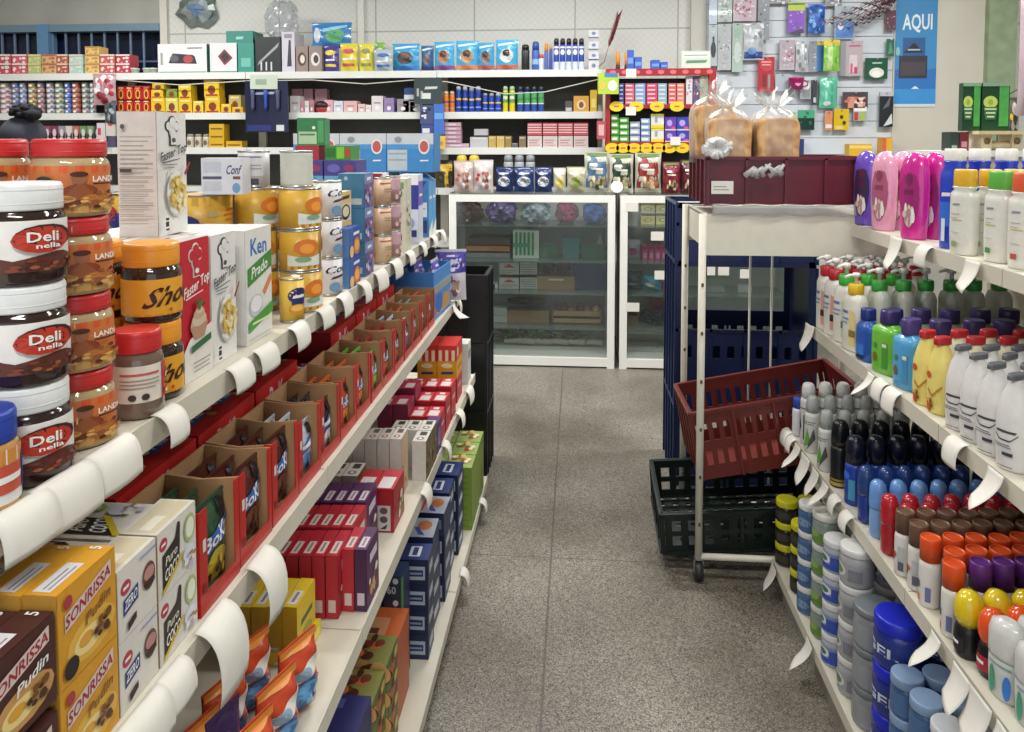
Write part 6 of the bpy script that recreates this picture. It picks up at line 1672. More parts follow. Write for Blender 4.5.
fcan('spray_can', 'orange-topped can with a blue body', 544, 548.5, 43, ZA, '#5a6ab0', '#d98a2a', (), .3)
fcan('spray_can', 'blue can with a pale orange top', 548.8, 552.7, 44, ZA, '#3a52a4', '#c9a06a', (), .2)
for i in range(5):
    fcan('spray_can', 'white and blue spray can with a black top, %s of five' % ORD[i], 553.3 + 6.3 * i, 559.2 + 6.3 * i, 38, ZA, '#2b49a8', '#17181c', [('r', 0, .0, 1, .34, '#c9d2e2'), ('e', .5, .75, .3, .12, '#d9e0ec'), ('r', 0, .92, 1, 1, '#d9dde6')], .2, group='white and blue spray cans')
for k in range(4):
    simple('bulb_box', 'box', 'small white cube box, %s of the tower on the top wall shelf' % lvl(k, 4), 588.5, 599, (61, 52, 41.5, 30)[k], FY, ZA + (0, .083, .158, .245)[k], '#c9ccd2', [('e', .5, .5, .2, .24, '#6a7aa4')], .08, group='tower of white cube boxes')

# --- middle shelf: cans at the left
cc = ['#c9a8b0', '#6a7aa8', '#8a9ac0', '#b0955a', '#a07a80', '#a9a8b4', '#9aa88a', '#3a6ac0', '#b85a3a', '#8f9a98', '#9aa4a8']
sp = [(-3, 8.5), (10, 17.5), (18, 24.5), (26, 34.5), (35.5, 42.5), (44.5, 52), (53, 61.5), (63, 69.5), (70, 78), (80, 87.5), (88.5, 94)]
for i, ((a, b), c) in enumerate(zip(sp, cc)):
    n = 6
    for k in range(n):
        x0, x1 = Xat(a, FY, 1.9), Xat(b, FY, 1.9)
        r = (x1 - x0) / 2 - .001
        hk = .0405
        m = MB().lathe([(1, 0), (1, hk * .9)], (c, dict(rough=.4)), 12, r, r)
        m.lathe([(.94, hk * .82), (1.02, hk * .9), (.98, hk)], ('#b4b4b0', dict(metal=.7, rough=.3)), 12, r, r)
        deco(m, drum(r, hk * .1, hk * .8, -PI / 2 - 1.3, -PI / 2 + 1.3), [('e', .5, .5, .16, .34, ('#e0d4d0', '#d4dce6', '#e6e0c4')[(i + k) % 3]), ('r', .7, .2, .9, .7, ('#a84a50', '#4a5a90', '#5a6a4a')[(i * 2 + k) % 3])])
        thing('tuna_can', '%s small can, %s in the %s pile under the window' % (('pink', 'slate blue', 'light blue', 'ochre', 'mauve', 'grey', 'sage', 'bright blue', 'rust', 'grey-green', 'steel')[i], lvl(k, n), ORD[i]), 'can', m, 'small cans under the window', ((x0 + x1) / 2, FY + r, ZB + .0006 + k * (hk + .0003)))
for i in range(9):
    a = 44 + 7.2 * i
    for k in range(2):
        c = ['#8a4a6a', '#7a3a50', '#9a8aa0', '#c9c4bc', '#b0645a', '#6a8a5a', '#7a9a6a', '#4a4a56', '#8a7aa0'][i]
        simple('small_carton', 'box', '%s small pack on the shelf below the cans, %s, %s' % (('plum', 'wine', 'lilac', 'white', 'brick red', 'green', 'light green', 'charcoal', 'lavender')[i], ORD[i], ('lower', 'upper')[k]), a, a + 6.6, (133, 126)[k], FY, ZC_ + k * .062, c, [('e', .5, .5, .3, .3, '#d0c4c4')], .1, group='small packs below the cans')
# --- middle shelf: red and yellow boxes
RB, YB = '#b8262a', '#d9b01f'
for i in range(4):
    for k in range(2):
        simple('cereal_box', 'box', 'red box with a yellow ring, %s column, %s row' % (ORD[i], ('lower', 'upper')[k]), 117 + 8.4 * i, 125 + 8.4 * i, (99.5, 86)[k], FY, ZB + k * .0975, RB, [('e', .5, .45, .3, .34, '#d9a83a'), ('e', .5, .45, .18, .22, '#7a1a1c'), ('r', .2, .82, .8, .9, '#e0c8a0')], .1, group='red boxes with yellow rings')
yb = [(151, 165, 98, 0, YB), (151, 163, 90, 1, YB), (152, 164, 83, 2, '#c9a81f'), (165.5, 178, 98, 0, '#c9c45a'), (166, 177, 89, 1, '#7a9a3a'), (178.5, 192, 99, 0, YB), (178.5, 191, 85, 1, '#d9b92a'), (193, 203, 101, 0, '#d9c04a'), (205, 220, 97, 0, YB), (204, 219, 80, 1, '#dfb81f'), (221, 231, 104, 0, YB), (229, 241, 95, 0, '#b9a86a'), (232, 243, 107, 0, '#d9b01f')]
zl = {}
for i, (a, b, t_, k, c) in enumerate(yb):
    z = ZB if k == 0 else zl[k - 1]
    simple('bouillon_box', 'box', '%s bouillon box, %s from the red boxes, %s' % ({'#7a9a3a': 'green', '#c9c45a': 'pale green'}.get(c, 'yellow'), ORD[i], ('on the shelf', 'on a lower one', 'topmost')[k]), a, b, t_, FY + (.05 if i == 11 else 0), z, c, [('e', .5, .42, .26, .26, '#7a3a1c'), ('r', .15, .8, .85, .92, '#e6d88a'), ('r', .1, .06, .9, .16, '#a8322a')], .1, 'bouillon boxes')
    zl[k] = z + Zat(t_, Xat((a + b) / 2, FY, z), FY) - z + .0006
for i in range(2):
    for k in range(3):
        simple('bouillon_box', 'box', 'yellow box below the bouillon shelf, %s pile, %s' % (('first', 'second')[i], lvl(k, 3)), (209, 226)[i], (224, 242)[i], (140, 132, 124)[k] + i * 1, FY, ZC_ + k * .061, '#cfa524', [('r', .1, .3, .9, .5, '#7a5a1c')], .1, group='yellow boxes below') if not (i == 1 and k > 0) else None
for i in range(3):
    fcan('jar', 'pale jar with a loop handle print, %s of three' % ORD[i], 185 + 8 * i, 192.5 + 8 * i, 134, ZC_, '#bdb6a4', '#8a8478', [('e', .5, .5, .2, .3, '#6a5a4a')], .2, group='pale jars behind the tall carton', cat='jar')
# --- middle shelf: pink and white boxes
pk = [(290, 300, 96, '#c9c2c6'), (300, 304, 101, '#b8868c'), (304.5, 309, 101, '#d0c8c8'), (309.5, 314, 100, '#a8747c'), (324, 333, 100, '#cf9fa2'), (333.5, 343, 101, '#c4cad6'), (343.5, 357, 101, '#d0a8a8'), (358, 365, 104, '#d6b4b0'), (365.5, 371, 105, '#d9cfcc'), (371.5, 383, 96, '#d0c8cc'), (384, 394, 98, '#8a7aa8'), (397, 409, 99, '#8f8a8e'), (410, 420, 102, '#b9b4b6')]
for i, (a, b, t_, c) in enumerate(pk):
    simple('soap_box', 'box', '%s small box on the shelf above the milk packs, %s along' % ({'#8a7aa8': 'violet', '#c4cad6': 'bluish', '#8f8a8e': 'grey'}.get(c, 'pinkish'), ORD[i]), a, b, t_, FY, ZB, c, [('r', .2, .55, .8, .62, '#8a6a70'), ('e', .5, .3, .2, .14, '#e6dcdc')], .1, 'small pink and white boxes')
for i in range(3):
    simple('soap_box', 'box', 'dusky pink box set back behind the small pink boxes, %s' % ORD[i], (292, 304, 315)[i], (303, 313, 327)[i], 89, FY + .16, ZB, '#a88088', (), .08, 'dusky pink boxes set back')
simple('blue_label_box', 'box', 'small box with a dark blue half beside the hanging strip', 404, 414, 88, FY, ZB + .1, '#26427a', [('r', 0, .0, 1, .4, '#c9ccd2')], .08)
simple('soap_box', 'box', 'grey box under the one with the dark blue half', 403, 415, 101, FY, ZB, '#9a969a', (), .1)
# --- spray cans
for i, (a, b, t_, c, cp, q) in enumerate([(443, 448.5, 91, '#d97a24', '#c9b8a0', 'orange'), (449, 454.5, 91, '#d9761f', '#c4b49c', 'orange'), (455.5, 461, 86, '#1f3fa4', '#9aa4b0', 'blue'), (462, 467.5, 86, '#1f3fa4', '#9aa4b0', 'blue'), (468.5, 474, 87, '#2242a6', '#8a94a4', 'blue'), (475, 481, 86, '#1f3da0', '#9aa4b0', 'blue'), (482.5, 487.5, 93, '#2346b0', '#8f9aa8', 'short blue'), (488.5, 494, 93, '#2346b0', '#8f9aa8', 'short blue'), (495, 501, 93, '#2346b0', '#9aa4ae', 'short blue'), (502.5, 508, 86, '#cfc028', '#9ab89a', 'yellow and green'), (509, 515, 86, '#d2c22a', '#9ab89a', 'yellow and green')]):
    fcan('spray_can', '%s insect spray can on the wall shelf, %s of its row' % (q, ORD[i]), a, b, t_, ZB, c, cp, [('r', 0, .6, 1, .7, '#d9b83a' if 'blue' in q else '#3a4a8a'), ('r', 0, .2, 1, .26, '#8aa0d0')] if 'yellow' not in q else [('r', 0, .45, 1, 1, '#5aa04a'), ('r', .2, .6, .8, .8, '#d9e0c0')], .17, group='insect spray cans')
for i in range(4):
    fcan('spray_can', 'green and blue spray can with a dark top, %s of four' % ORD[i], 517 + 6.9 * i, 523.4 + 6.9 * i, 86, ZB, '#2f4f9a', '#1f2a30', [('r', 0, .45, 1, 1, '#4a9a5a'), ('r', 0, .4, 1, .46, '#c9d0c8')], .2, group='green and blue spray cans')
simple('small_box', 'box', 'small black and white box beside the yellow tins', 565, 572.5, 101, FY, ZB, '#4a4244', [('r', .1, .1, .9, .4, '#bab4b0')], .08)
simple('tea_box', 'box', 'yellow-brown box with a round picture', 573.5, 589, 96, FY, ZB, '#c9952f', [('e', .5, .45, .3, .3, '#d9c49a'), ('e', .5, .45, .16, .2, '#7a4a24')], .1)
simple('tea_box', 'box', 'narrow yellow box at the shelf end', 590, 597, 90, FY, ZB, '#c9a41f', [('r', .2, .2, .8, .6, '#d9c86a')], .1)
# --- lower shelf
for k in range(6):
    simple('soap_bar', 'soap', 'pink wrapped soap bar, %s of the pile' % lvl(k, 6), 445, 461 + (8 if k < 1 else 0), 143.5 - 4.2 * k, FY, ZC_ + k * .0315, '#c4a0b0', [('r', 0, .0, 1, .2, '#7a5a6a'), ('r', .2, .4, .7, .7, '#e0ccd4')], .08, 'pink wrapped soap bars')
for i, (a, b, t_, c, q) in enumerate([(470, 488, 137, '#b4b4b6', 'pale grey'), (488.5, 496, 136, '#b39a52', 'gold'), (496.5, 504.5, 136, '#bfa458', 'light gold'), (505, 511.5, 136, '#8f7a3c', 'dark gold'), (512, 518, 143, '#5a5a5c', 'dark grey'), (519, 526, 136, '#7a6a4c', 'brown')]):
    simple('soap_box', 'box', '%s box between the soap pile and the red boxes' % q, a, b, t_, FY, ZC_, c, [('r', .1, .8, .9, .86, '#dcd8d0')], .1)
simple('soap_box', 'box', 'tilted pale grey box on the other grey one', 474, 488, 129, FY + .02, ZC_ + .095, '#a9a9ac', (), .08)
for i in range(4):
    a = 527.5 + 15.4 * i
    for k in range(2):
        simple('bulk_box', 'box', '%s box of the %s pair on the lower wall shelf' % (('pale lower', 'red upper')[k], ORD[i]), a, a + 14.6, (136, 123)[k], FY, ZC_ + k * .0945, ('#c9bcb8', '#b84a54')[k], [('r', .1, .62, .8, .68, '#a8606a'), ('r', .1, .4, .7, .46, '#a8606a'), ('r', .1, .2, .85, .26, '#c08a90')] if k == 0 else [('r', 0, .2 * q, .95, .2 * q + .07, '#e0ccc8') for q in range(1, 5)], .12, 'red and pale boxes')

# --- hanging things in front of the wall shelves
cord = []
for px, py in ((116, 80), (180, 85), (246, 81), (312, 80), (365, 84), (414, 80), (448, 82), (505, 94), (545, 92), (600, 79)):
    cord.append((Xat(px, SHELF_Y - .02, 1.95), SHELF_Y - .02, Zat(py, Xat(px, SHELF_Y - .02, 1.95), SHELF_Y - .02)))
thing('hanging_string', 'thin white cord sagging along the wall shelves', 'cord', MB().tube(cord, .004, '#c9c6bc', 6))
def at(px, py, y):
    x = Xat(px, y, 1.9)
    return x, y, Zat(py, x, y)
HY = SHELF_Y - .07
def panel(name, cat, lab, a, b, y0, y1, y, c, prints=(), t=.012, group=None, extra=None, rz=0):
    x0, _, z1 = at(a, y0, y)
    x1, _, z0 = at(b, y1, y)
    w, h = x1 - x0, z1 - z0
    m = MB().box(-w / 2, 0, 0, w / 2, t, h, (c, dict(rough=.18, coat=.4)) if isinstance(c, str) else c)
    q = MB()
    deco(q, lambda u, v, o: ((u - .5) * w, -o, v * h), prints, off=.001, step=.0006, asp=w / h)
    parts = [['card', m]] + ([['print', q]] if prints else [])
    for e in extra or ():
        parts.append([e[0], e[1](w, h)])
    return place(Proto(name, cat, parts), lab, ((x0 + x1) / 2, y, z0), rz, group)
def shaver(i):
    return lambda w, h: MB().lathe([(.008, h * .42), (.014, h * .5), (.012, h * .62), (.016, h * .74), (.016, h * .82)], ('#2f4aa0' if i == 1 else '#4a4f70'), 10, cx=(-.3, 0, .28)[i] * w, cy=-.016)
panel('hanging_card', 'card display', 'navy hanging card of brushes in front of the wall shelves', 245, 288, 81, 132, HY, '#1b1f3c', [('t', 'Guante', .45, .76, .5, .1, '#9aa8c4'), ('r', .04, .02, .6, .14, '#26306a'), ('r', .72, .02, .9, .14, '#c9ccd4')], extra=[('brush', shaver(0)), ('brush', shaver(1)), ('brush', shaver(2))])
panel('paper_label', 'label', 'crumpled pale green label over the navy card', 251, 277, 75, 89, HY - .02, ('#b9c4b4', dict(rough=.8)), [('r', .2, .3, .6, .7, '#8aa08a')], .006, rz=.15)
panel('hanging_card', 'card display', 'black hanging strip header above the blue packets', 414, 442, 78, 104, HY, '#23302e', [('t', 'nubel', .6, .62, .5, .2, '#b8c4bc'), ('r', .1, .3, .18, .6, '#9aa4a0'), ('r', .24, .2, .32, .5, '#9aa4a0'), ('r', .3, .2, .6, .42, '#c9ccc8')])
panel('hanging_packet', 'packet', 'black and white hanging packet under the strip header', 420, 433, 105, 124, HY, '#34406a', [('d', .5, .6, .4, .3, 9, .14, ['#c9ccd2', '#1c2030'])], .02)
panel('hanging_packet', 'packet', 'blue hanging packet beside the black and white one', 433.5, 444, 104, 134, HY, '#2f62b4', [('r', .1, .5, .9, .7, '#5a9ad0')], .02)
panel('hanging_packet', 'packet', 'white and navy hanging packet in the middle of the strip', 421, 433, 124.5, 134, HY, '#2a3a7a', [('r', .1, .1, .7, .6, '#c9ccd2')], .02)
panel('hanging_packet', 'packet', 'magenta hanging packet near the bottom of the strip', 419.5, 434.5, 135, 151, HY, '#a8246c', [('e', .3, .4, .2, .3, '#d9a0c0')], .02)
panel('hanging_packet', 'packet', 'yellow hanging packet near the bottom of the strip', 435, 445, 136, 149, HY, '#d0b02a', [('r', .2, .3, .8, .6, '#b0803a')], .02)
x, y, z = at(105, 105, HY)
place(pouch('hanging_bag', 'bag', .17, .06, .24, '#a88a8c', [('d', .5, .5, .4, .4, 18, .12, ['#a02a3a', '#e0d8d8', '#7a1a2a'])]), 'red and white bag hanging at the end of the can shelf', (x, HY, z), .2)
place(pouch('hanging_bag', 'bag', .1, .04, .18, '#4a5458', [('d', .5, .5, .36, .36, 12, .12, ['#8a9498', '#2a3438'])]), 'dark grey bag hanging below the red and white one', (at(110, 122, HY)[0], HY, at(110, 124, HY)[2]), -.1)
panel('hanging_packet', 'packet', 'white packet with red print hanging beside the tall carton', 96, 104, 123, 140, HY, '#c9c2c4', [('r', .1, .3, .5, .7, '#b8404c')], .02)
panel('hanging_packet', 'packet', 'white and red packet hanging next to the other one', 105, 114, 121, 136, HY, '#c4beb8', [('e', .5, .8, .3, .14, '#b8404c')], .02)
m = MB()
m.lathe([(.03, 0), (.045, .02), (.04, .12), (.05, .2), (.03, .245), (.042, .26)], ('#a8242c', dict(rough=.4)), 14)
m.ball(0, 0, .3, .05, .045, .045, '#b03038', 14, 8)
dr = MB().ball(0, 0, .325, .056, .052, .036, '#241c1e', 14, 8)
sp_ = deco(MB(), drum(.046, .02, .2), [('d', .5, .5, .4, .4, 14, .08, ['#e0c4c4', '#e6d8d8'])])
x, y, z = at(317, 150, FY - .1)
place(Proto('doll_bottle', 'bottle', [['body', m], ['cap', dr], ['print', sp_]]), 'red doll-shaped bottle with a dark top by the lower wall shelf', (x, SHELF_Y + .05, ZC_ + .0006))
m = MB()
pts = [at(590, 74, SHELF_Y + .1), at(604, 62, SHELF_Y + .1), at(610, 40, SHELF_Y + .1), at(620, 14, SHELF_Y + .1)]
m.tube(pts, .004, '#8a6a58', 6, .002)
pl_ = MB()
rnd = random.Random(21)
for i in range(26):
    q = i / 25
    bx, bz = at(609 + 9 * q, 46 - 30 * q, SHELF_Y + .1)[0], at(609 + 9 * q, 46 - 30 * q, SHELF_Y + .1)[2]
    s = 1 if i % 2 else -1
    pl_.tube([(bx, SHELF_Y + .1, bz), (bx + s * .02 + .012, SHELF_Y + .1 + rnd.uniform(-.02, .02), bz + .05)], .006, rnd.choice(['#7a3038', '#96504a', '#5a2a30']), 5, .001)
place(Proto('feather_stick', 'decoration', [['stem', m], ['plume', pl_]]), 'reddish feather on a stick leaning at the end of the top wall shelf', (0, 0, 0))
# foil rosette stuffed in a hole in the wall
fo = MB()
rnd = random.Random(4)
x, y, z = at(201, 11, WALL_Y - .02)
for ring_, (rr, dd) in enumerate(((.19, 0), (.14, -.04), (.08, -.06))):
    n = 15
    vs = [(0, dd - .05, 0)] + [(rr * rnd.uniform(.7, 1.1) * math.cos(2 * PI * i / n), dd + rnd.uniform(-.03, .03), rr * .75 * rnd.uniform(.75, 1.1) * math.sin(2 * PI * i / n)) for i in range(n)]
    fo.add(vs, [(0, 1 + i, 1 + (i + 1) % n) for i in range(n)], M(('#7f8a84', '#a9b4ba', '#7f9cc0')[ring_], .25, .4))
thing('foil_rosette', 'crumpled silver and blue foil stuffed in a wall opening', 'decoration', fo, None, (x, y, z))

# --- coffee and dried goods on the cabinet top
TZ, TY = 1.199, CASE_Y + .12
bagf('black and yellow coffee pack behind the milk cartons', 433, 452, 160, FY, 1.2, '#3a3424', [('r', 0, .6, 1, .85, '#d0ac2f'), ('r', .6, 0, .8, .6, '#c9a42a')], name='coffee_pack', cat='packet')
for i, (a, b, t_, c, c2, q) in enumerate([(453, 473, 161, '#bdaaa4', '#a8584a', 'white and brown snack bag with a flower print'), (473, 493, 160, '#c9c0bc', '#b02a30', 'white snack bag with red dots'), (495, 513, 167, '#1c2f5c', '#c9d0d8', 'navy bag with a white bowl, first of three'), (513.5, 534, 167, '#22386a', '#c4ccd6', 'navy bag with a white bowl, second of three'), (534.5, 552, 167, '#1f3262', '#c9d0d8', 'navy bag with a white bowl, third of three'), (553, 566, 168, '#c4c2b4', '#c9b83a', 'white bag with a yellow flower'), (566.5, 587, 167, '#b0ad94', '#7a8a3a', 'beige and green grain bag')]):
    pr_ = [('d', .5, .45, .38, .36, 12, .1, [c2, '#8a5a4c', '#e0d8d4'])] if i < 2 else [('e', .5, .42, .34, .2, c2), ('e', .5, .46, .2, .1, '#8a8074'), ('t', 'Avena', .5, .74, .6, .12, WH)] if i < 5 else [('e', .5, .4, .34, .22, c2), ('r', .1, .7, .9, .8, '#d9d4bc')]
    bagf(q + ' on the glass cabinet', a, b, t_, TY, TZ, c, pr_, name='grain_bag', t=.08)
for i, (a, b, t_, c, c2, q) in enumerate([(584, 610, 152, '#4a6a8a', '#3a5a34', 'large green and blue granola pouch'), (609, 634, 154, '#233a2c', '#8a9a7c', 'large dark green granola pouch'), (635, 662, 153, '#8a2a2c', '#c9a080', 'large red granola pouch'), (663, 681, 162, '#7a2430', '#3a3a2c', 'smaller dark red pouch'), (681, 699, 160, '#5a2228', '#c0a890', 'dark maroon pouch beside the bread crate')]):
    bagf(q, a, b, t_, TY - .02 * (i % 2), TZ, '#b9b8a6' if i < 3 else c, [('p', [(.06, .12), (.14, .9), (.86, .9), (.94, .12)], c), ('r', .2, .66, .8, .72, WH), ('r', .25, .56, .75, .6, '#d9d4c8'), ('d', .55, .24, .3, .12, 12, .09, [c2, '#a9845a', '#d9c8a0']), ('r', .1, .9, .9, .97, '#6a8a4a')], name='granola_pouch', t=.09)
x = Xat(617, TY - .08, 1.25)
thing('round_lid', 'round white lid leaning on the dark green pouch', 'lid', MB().lathe([(.04, 0), (.042, .004), (.042, .014), (.036, .016)], WH, 18).xf(Matrix.Rotation(PI / 2 - .2, 4, 'X')), None, (x, TY - .06, TZ + .042))
for i in range(2):
    fcan('tin', 'yellow-lidded tin behind the snack bags, %s' % ('first', 'second')[i], 455 + 12.5 * i, 467 + 12.5 * i, 155, TZ, '#8a8a78', '#d0b42f', (), .3, y=TY + .2, group='yellow-lidded tins', cat='tin')
for i in range(3):
    fcan('tin', 'pale tin behind the navy bags, %s' % ORD[i], 503 + 11 * i, 513 + 11 * i, 155, TZ, '#a4a8a8', '#8a9094', (), .2, y=TY + .2, group='pale tins behind the navy bags', cat='tin')

# --- red candy stand
CY0 = CASE_Y + .34
sx0, sx1 = Xat(606, CY0, 1.8), Xat(716, CY0, 1.8)
zt_, zm, zl_ = Zat(68, 1, CY0), Zat(104, 1, CY0), Zat(142, 1, CY0)
RC = ('#96161e', dict(rough=.4))
st_ = [['header', MB().box(sx0, CY0, zt_ - .05, sx1, CY0 + .02, zt_, RC)]]
st_.append(['frame', MB().box(sx0, CY0, TZ + .001, sx0 + .03, CY0 + .26, zt_ - .05, RC).box(sx1 - .05, CY0, TZ + .001, sx1, CY0 + .26, zt_ - .05, RC)])
st_.append(['back_panel', MB().box(sx0 + .03, CY0 + .25, TZ + .001, sx1 - .05, CY0 + .26, zt_ - .05, ('#1c1a1c', {}))])
st_.append(['top_panel', MB().box(sx0, CY0 + .02, zt_ - .012, sx1, CY0 + .26, zt_, RC)])
hd = deco(MB(), lambda u, v, o: (sx0 + u * (sx1 - sx0), CY0 - o, zt_ - .05 + v * .05), [('e', .06 + .11 * i, .5, .03, .3, '#d9606a') for i in range(9)])
st_.append(['header_print', hd])
for z in (zm, zl_):
    st_.append(['shelf', MB().box(sx0 + .03, CY0, z - .03, sx1 - .05, CY0 + .25, z, RC)])
place(Proto('candy_stand', 'display stand', st_), 'red candy stand with two shelves behind the granola pouches', (0, 0, 0))
CYI = CY0 + .03
t1 = [(619, 624, '#2f4aa0', 'dark blue'), (625, 634.5, '#c05a72', 'pink'), (635, 645.5, '#7a9ac4', 'light blue'), (646.5, 657.5, '#c43a5a', 'rose red'), (658, 667, '#7fa8b4', 'aqua'), (668.5, 676.5, '#c85a58', 'coral'), (677, 684.5, '#cf7a68', 'salmon')]
for i, (a, b, c, q) in enumerate(t1):
    for k in range(5):
        hh = Zat(83, 1, CYI) - zm
        simple('gum_box', 'box', '%s gum box on the upper candy shelf, %s of its pile' % (q, lvl(k, 5)), a, b, 104 - (104 - 83) * (k + .9) / 5, CYI, zm + hh * k / 5, c, [('r', .1, .3, .8, .6, '#e0ccd0')], .1, 'gum boxes')
t2 = [(611, 619, '#5aa83a', 'grass green', 4, 114), (619.5, 629, '#57a43a', 'leaf green', 4, 117), (630, 640, '#a4aec4', 'pale blue', 3, 121), (641, 650, '#93a8cf', 'sky blue', 4, 118)]
for a, b, c, q, n, top in t2:
    hh = Zat(top, 1, CYI) - zl_
    for k in range(n):
        simple('gum_box', 'box', '%s gum box on the lower candy shelf, %s of its pile' % (q, lvl(k, n)), a, b, 142 - (142 - top) * (k + .9) / n, CYI, zl_ + hh * k / n, c, [('r', .1, .3, .8, .7, '#dde4d8'), ('r', 0, 0, 1, .12, '#3a5a3a' if 'green' in q else '#4a5a80')], .1, 'gum boxes')
for k in range(2):
    simple('mint_box', 'box', 'white and yellow mint box on the lower candy shelf, %s' % ('lower', 'upper')[k], 651, 664, (128.5, 114)[k], CYI, zl_ + k * (Zat(128, 1, CYI) - zl_), '#cfd2cc', [('r', 0, 0, 1, .22, '#d9c42f'), ('r', .3, .4, .5, .8, '#8a94b0'), ('r', 0, .86, 1, 1, '#d9c42f')], .1, 'white and yellow mint boxes')
    for j in range(2):
        simple('candy_bag_box', 'box', '%s candy box on the lower candy shelf, %s' % (('violet', 'royal blue')[j], ('lower', 'upper')[k]), (665, 677)[j], (676.5, 690)[j], (131, 117)[k], CYI, zl_ + k * (Zat(130.5, 1, CYI) - zl_), ('#5a34a0', '#2f3aa4')[j], [('e', .4, .55, .24, .24, '#a894d0'), ('r', 0, 0, 1, .1, '#c9c4b0'), ('e', .7, .2, .2, .1, '#c0408a')], .1, 'violet and blue candy boxes')
for i, (a, b, c, q) in enumerate([(686, 692.5, '#c9c4c8', 'white'), (693, 699, '#5a4a6a', 'dark violet'), (699.5, 708, '#9aa88a', 'green-grey')]):
    simple('candy_pack', 'packet', 'tall %s candy pack at the end of the upper candy shelf' % q, a, b, 76, CYI, zm, c, [('d', .5, .5, .36, .36, 8, .16, ['#c9606a', '#3a3a5a', '#e0dcd8'])], .05)
simple('candy_pack', 'packet', 'lime green pack hanging high at the end of the candy stand', 700, 711, 75, CYI + .06, zm + .15, '#a9c42f', (), .03)
def ytag(px, py, j, where):
    x, y, z = at(px, py, CY0 - .012)
    place(Proto('price_tag', 'price tag', [['card', MB().lathe([(1, 0), (1, .006)], ('#e0c01f', dict(rough=.4)), 18, .05, .036).xf(Matrix.Rotation(PI / 2, 4, 'X'))], ['print', deco(MB(), lambda u, v, o: ((u - .5) * .08, -.006 - o, (v - .5) * .05), [('t', 'Bs', .5, .5, .5, .4, '#c0402a')])]]), 'oval yellow price tag on the %s candy rail, %s along' % (where, ORD[j]), (x, y, z), 0, 'oval yellow price tags')
for j, px in enumerate((616.5, 636.5, 657, 677)):
    ytag(px, 106.5, j, 'upper')
for j, px in enumerate((612.5, 623.5, 634.5, 647, 659, 670, 683)):
    ytag(px, 148, j, 'lower')
for px, py, q in ((631, 73, 'header of the candy stand'), (631, 111, 'middle rail of the candy stand'), (676, 141, 'violet candy boxes')):
    x, y, z = at(px, py, CY0 - .03)
    thing('white_label', 'small blank white label on the %s' % q, 'label', MB().box(-.036, 0, -.03, .036, .001, .03, PAPER), None, (x, y, z), .1)
panel('hanging_packet', 'packet', 'yellow and green packet hanging at the left edge of the candy stand', 598, 619, 73, 94, CY0 - .1, '#a9c23a', [('r', .3, .8, .95, 1, '#3a7ab0'), ('e', .7, .4, .24, .26, '#cfd8c8'), ('e', .2, .4, .12, .2, '#d9b04a')], .03, rz=.2)
panel('hanging_packet', 'packet', 'red card hanging on the shelf end below the yellow and green packet', 597, 606, 121, 139, CY0 - .02, '#a8404a', [('r', .2, .2, .8, .8, '#c9a0a0')], .015)
for i in range(2):
    fcan('glue_bottle', 'orange bottle with a dark foot on the candy stand, %s of two' % ORD[i], 615.5 + 8.8 * i, 620.5 + 8.8 * i, 51, zt_, '#2a2a2c', '#e08a24', (), .75, y=CY0 + .06, group='orange bottles on the candy stand', cat='bottle')
for i, (a, b, t_) in enumerate([(627, 634, 50), (634.5, 642, 57), (651, 660, 60), (660.5, 668, 62)]):
    simple('toy_box', 'box', 'bright blue little box on the candy stand, %s along' % ORD[i], a, b, t_, CY0 + .06, zt_, '#2f5ab4', [('r', .1, .3, .9, .6, '#6a94d8')], .08, 'bright blue little boxes')
lt = MB()
for i in range(9):
    lt.ball(-.16 + .04 * i, 0, .02, .016, .02, .02, '#23262a', 8, 6)
thing('string_lights', 'string of dark beads lying along the candy stand top', 'beads', lt, None, (Xat(659, CY0 + .03, zt_), CY0 + .03, zt_ + .001)) if False else None
panel('paper_sign', 'sign', 'small white and green printed sign on the candy stand', 681, 710, 51, 68, CY0 + .04, ('#c9d2c4', dict(rough=.6)), [('r', .06, .6, .94, .9, '#e0e6dc'), ('t', 'ABIERTO', .5, .38, .8, .34, '#5a8a6a'), ('r', .1, .72, .9, .78, '#7a9a8a')], .01)
# ------------------------------------------------------------------ slat wall with hanging goods
SWY = WALL_Y - .06
sx0, sx1 = Xat(706, SWY, 2), Xat(892.5, SWY, 2)
SL = ('#c2c9cf', dict(rough=.4, var=.06, scale=8))
sw = MB()
z = 1.2
while z < 3.0:
    sw.box(sx0, SWY, z, sx1, SWY + .02, z + .1235, SL)
    z += .128
bkp = MB().box(sx0, SWY + .02, 1.2, sx1, SWY + .045, 3.0, ('#8f969e', {}))
place(Proto('slat_wall_panel', 'wall panel', [['slat_board', sw], ['backing', bkp]]), 'pale blue-grey slat wall panel behind the bread', (0, 0, 0))
PY = SWY - .05
def hook(w, h):
    return MB().tube([(0, .05, h - .012), (0, -.012, h - .012), (0, -.016, h - .004)], .004, ('#b9bcc0', dict(metal=.8, rough=.3)), 6)
def hang(lab, a, b, y0, y1, c, prints=(), kind='card', t=.014, y=PY, rz=0.0, group=None):
    if kind == 'card':
        return panel('hanging_packet', 'packet', lab, a, b, y0, y1, y, c, prints, t, group, [('hook', hook)], rz)
    x0, _, z1 = at(a, y0, y)
    x1, _, z0 = at(b, y1, y)
    P = pouch('hanging_packet', 'packet', x1 - x0, .05, z1 - z0, c, prints)
    hk = MB().tube([(0, .05, z1 - z0 - .008), (0, -.02, z1 - z0 - .008), (0, -.024, z1 - z0)], .004, ('#b9bcc0', dict(metal=.8, rough=.3)), 6)
    P.parts.append(P._m(['hook', hk]))
    return place(P, lab, ((x0 + x1) / 2, y, z0), rz, group)
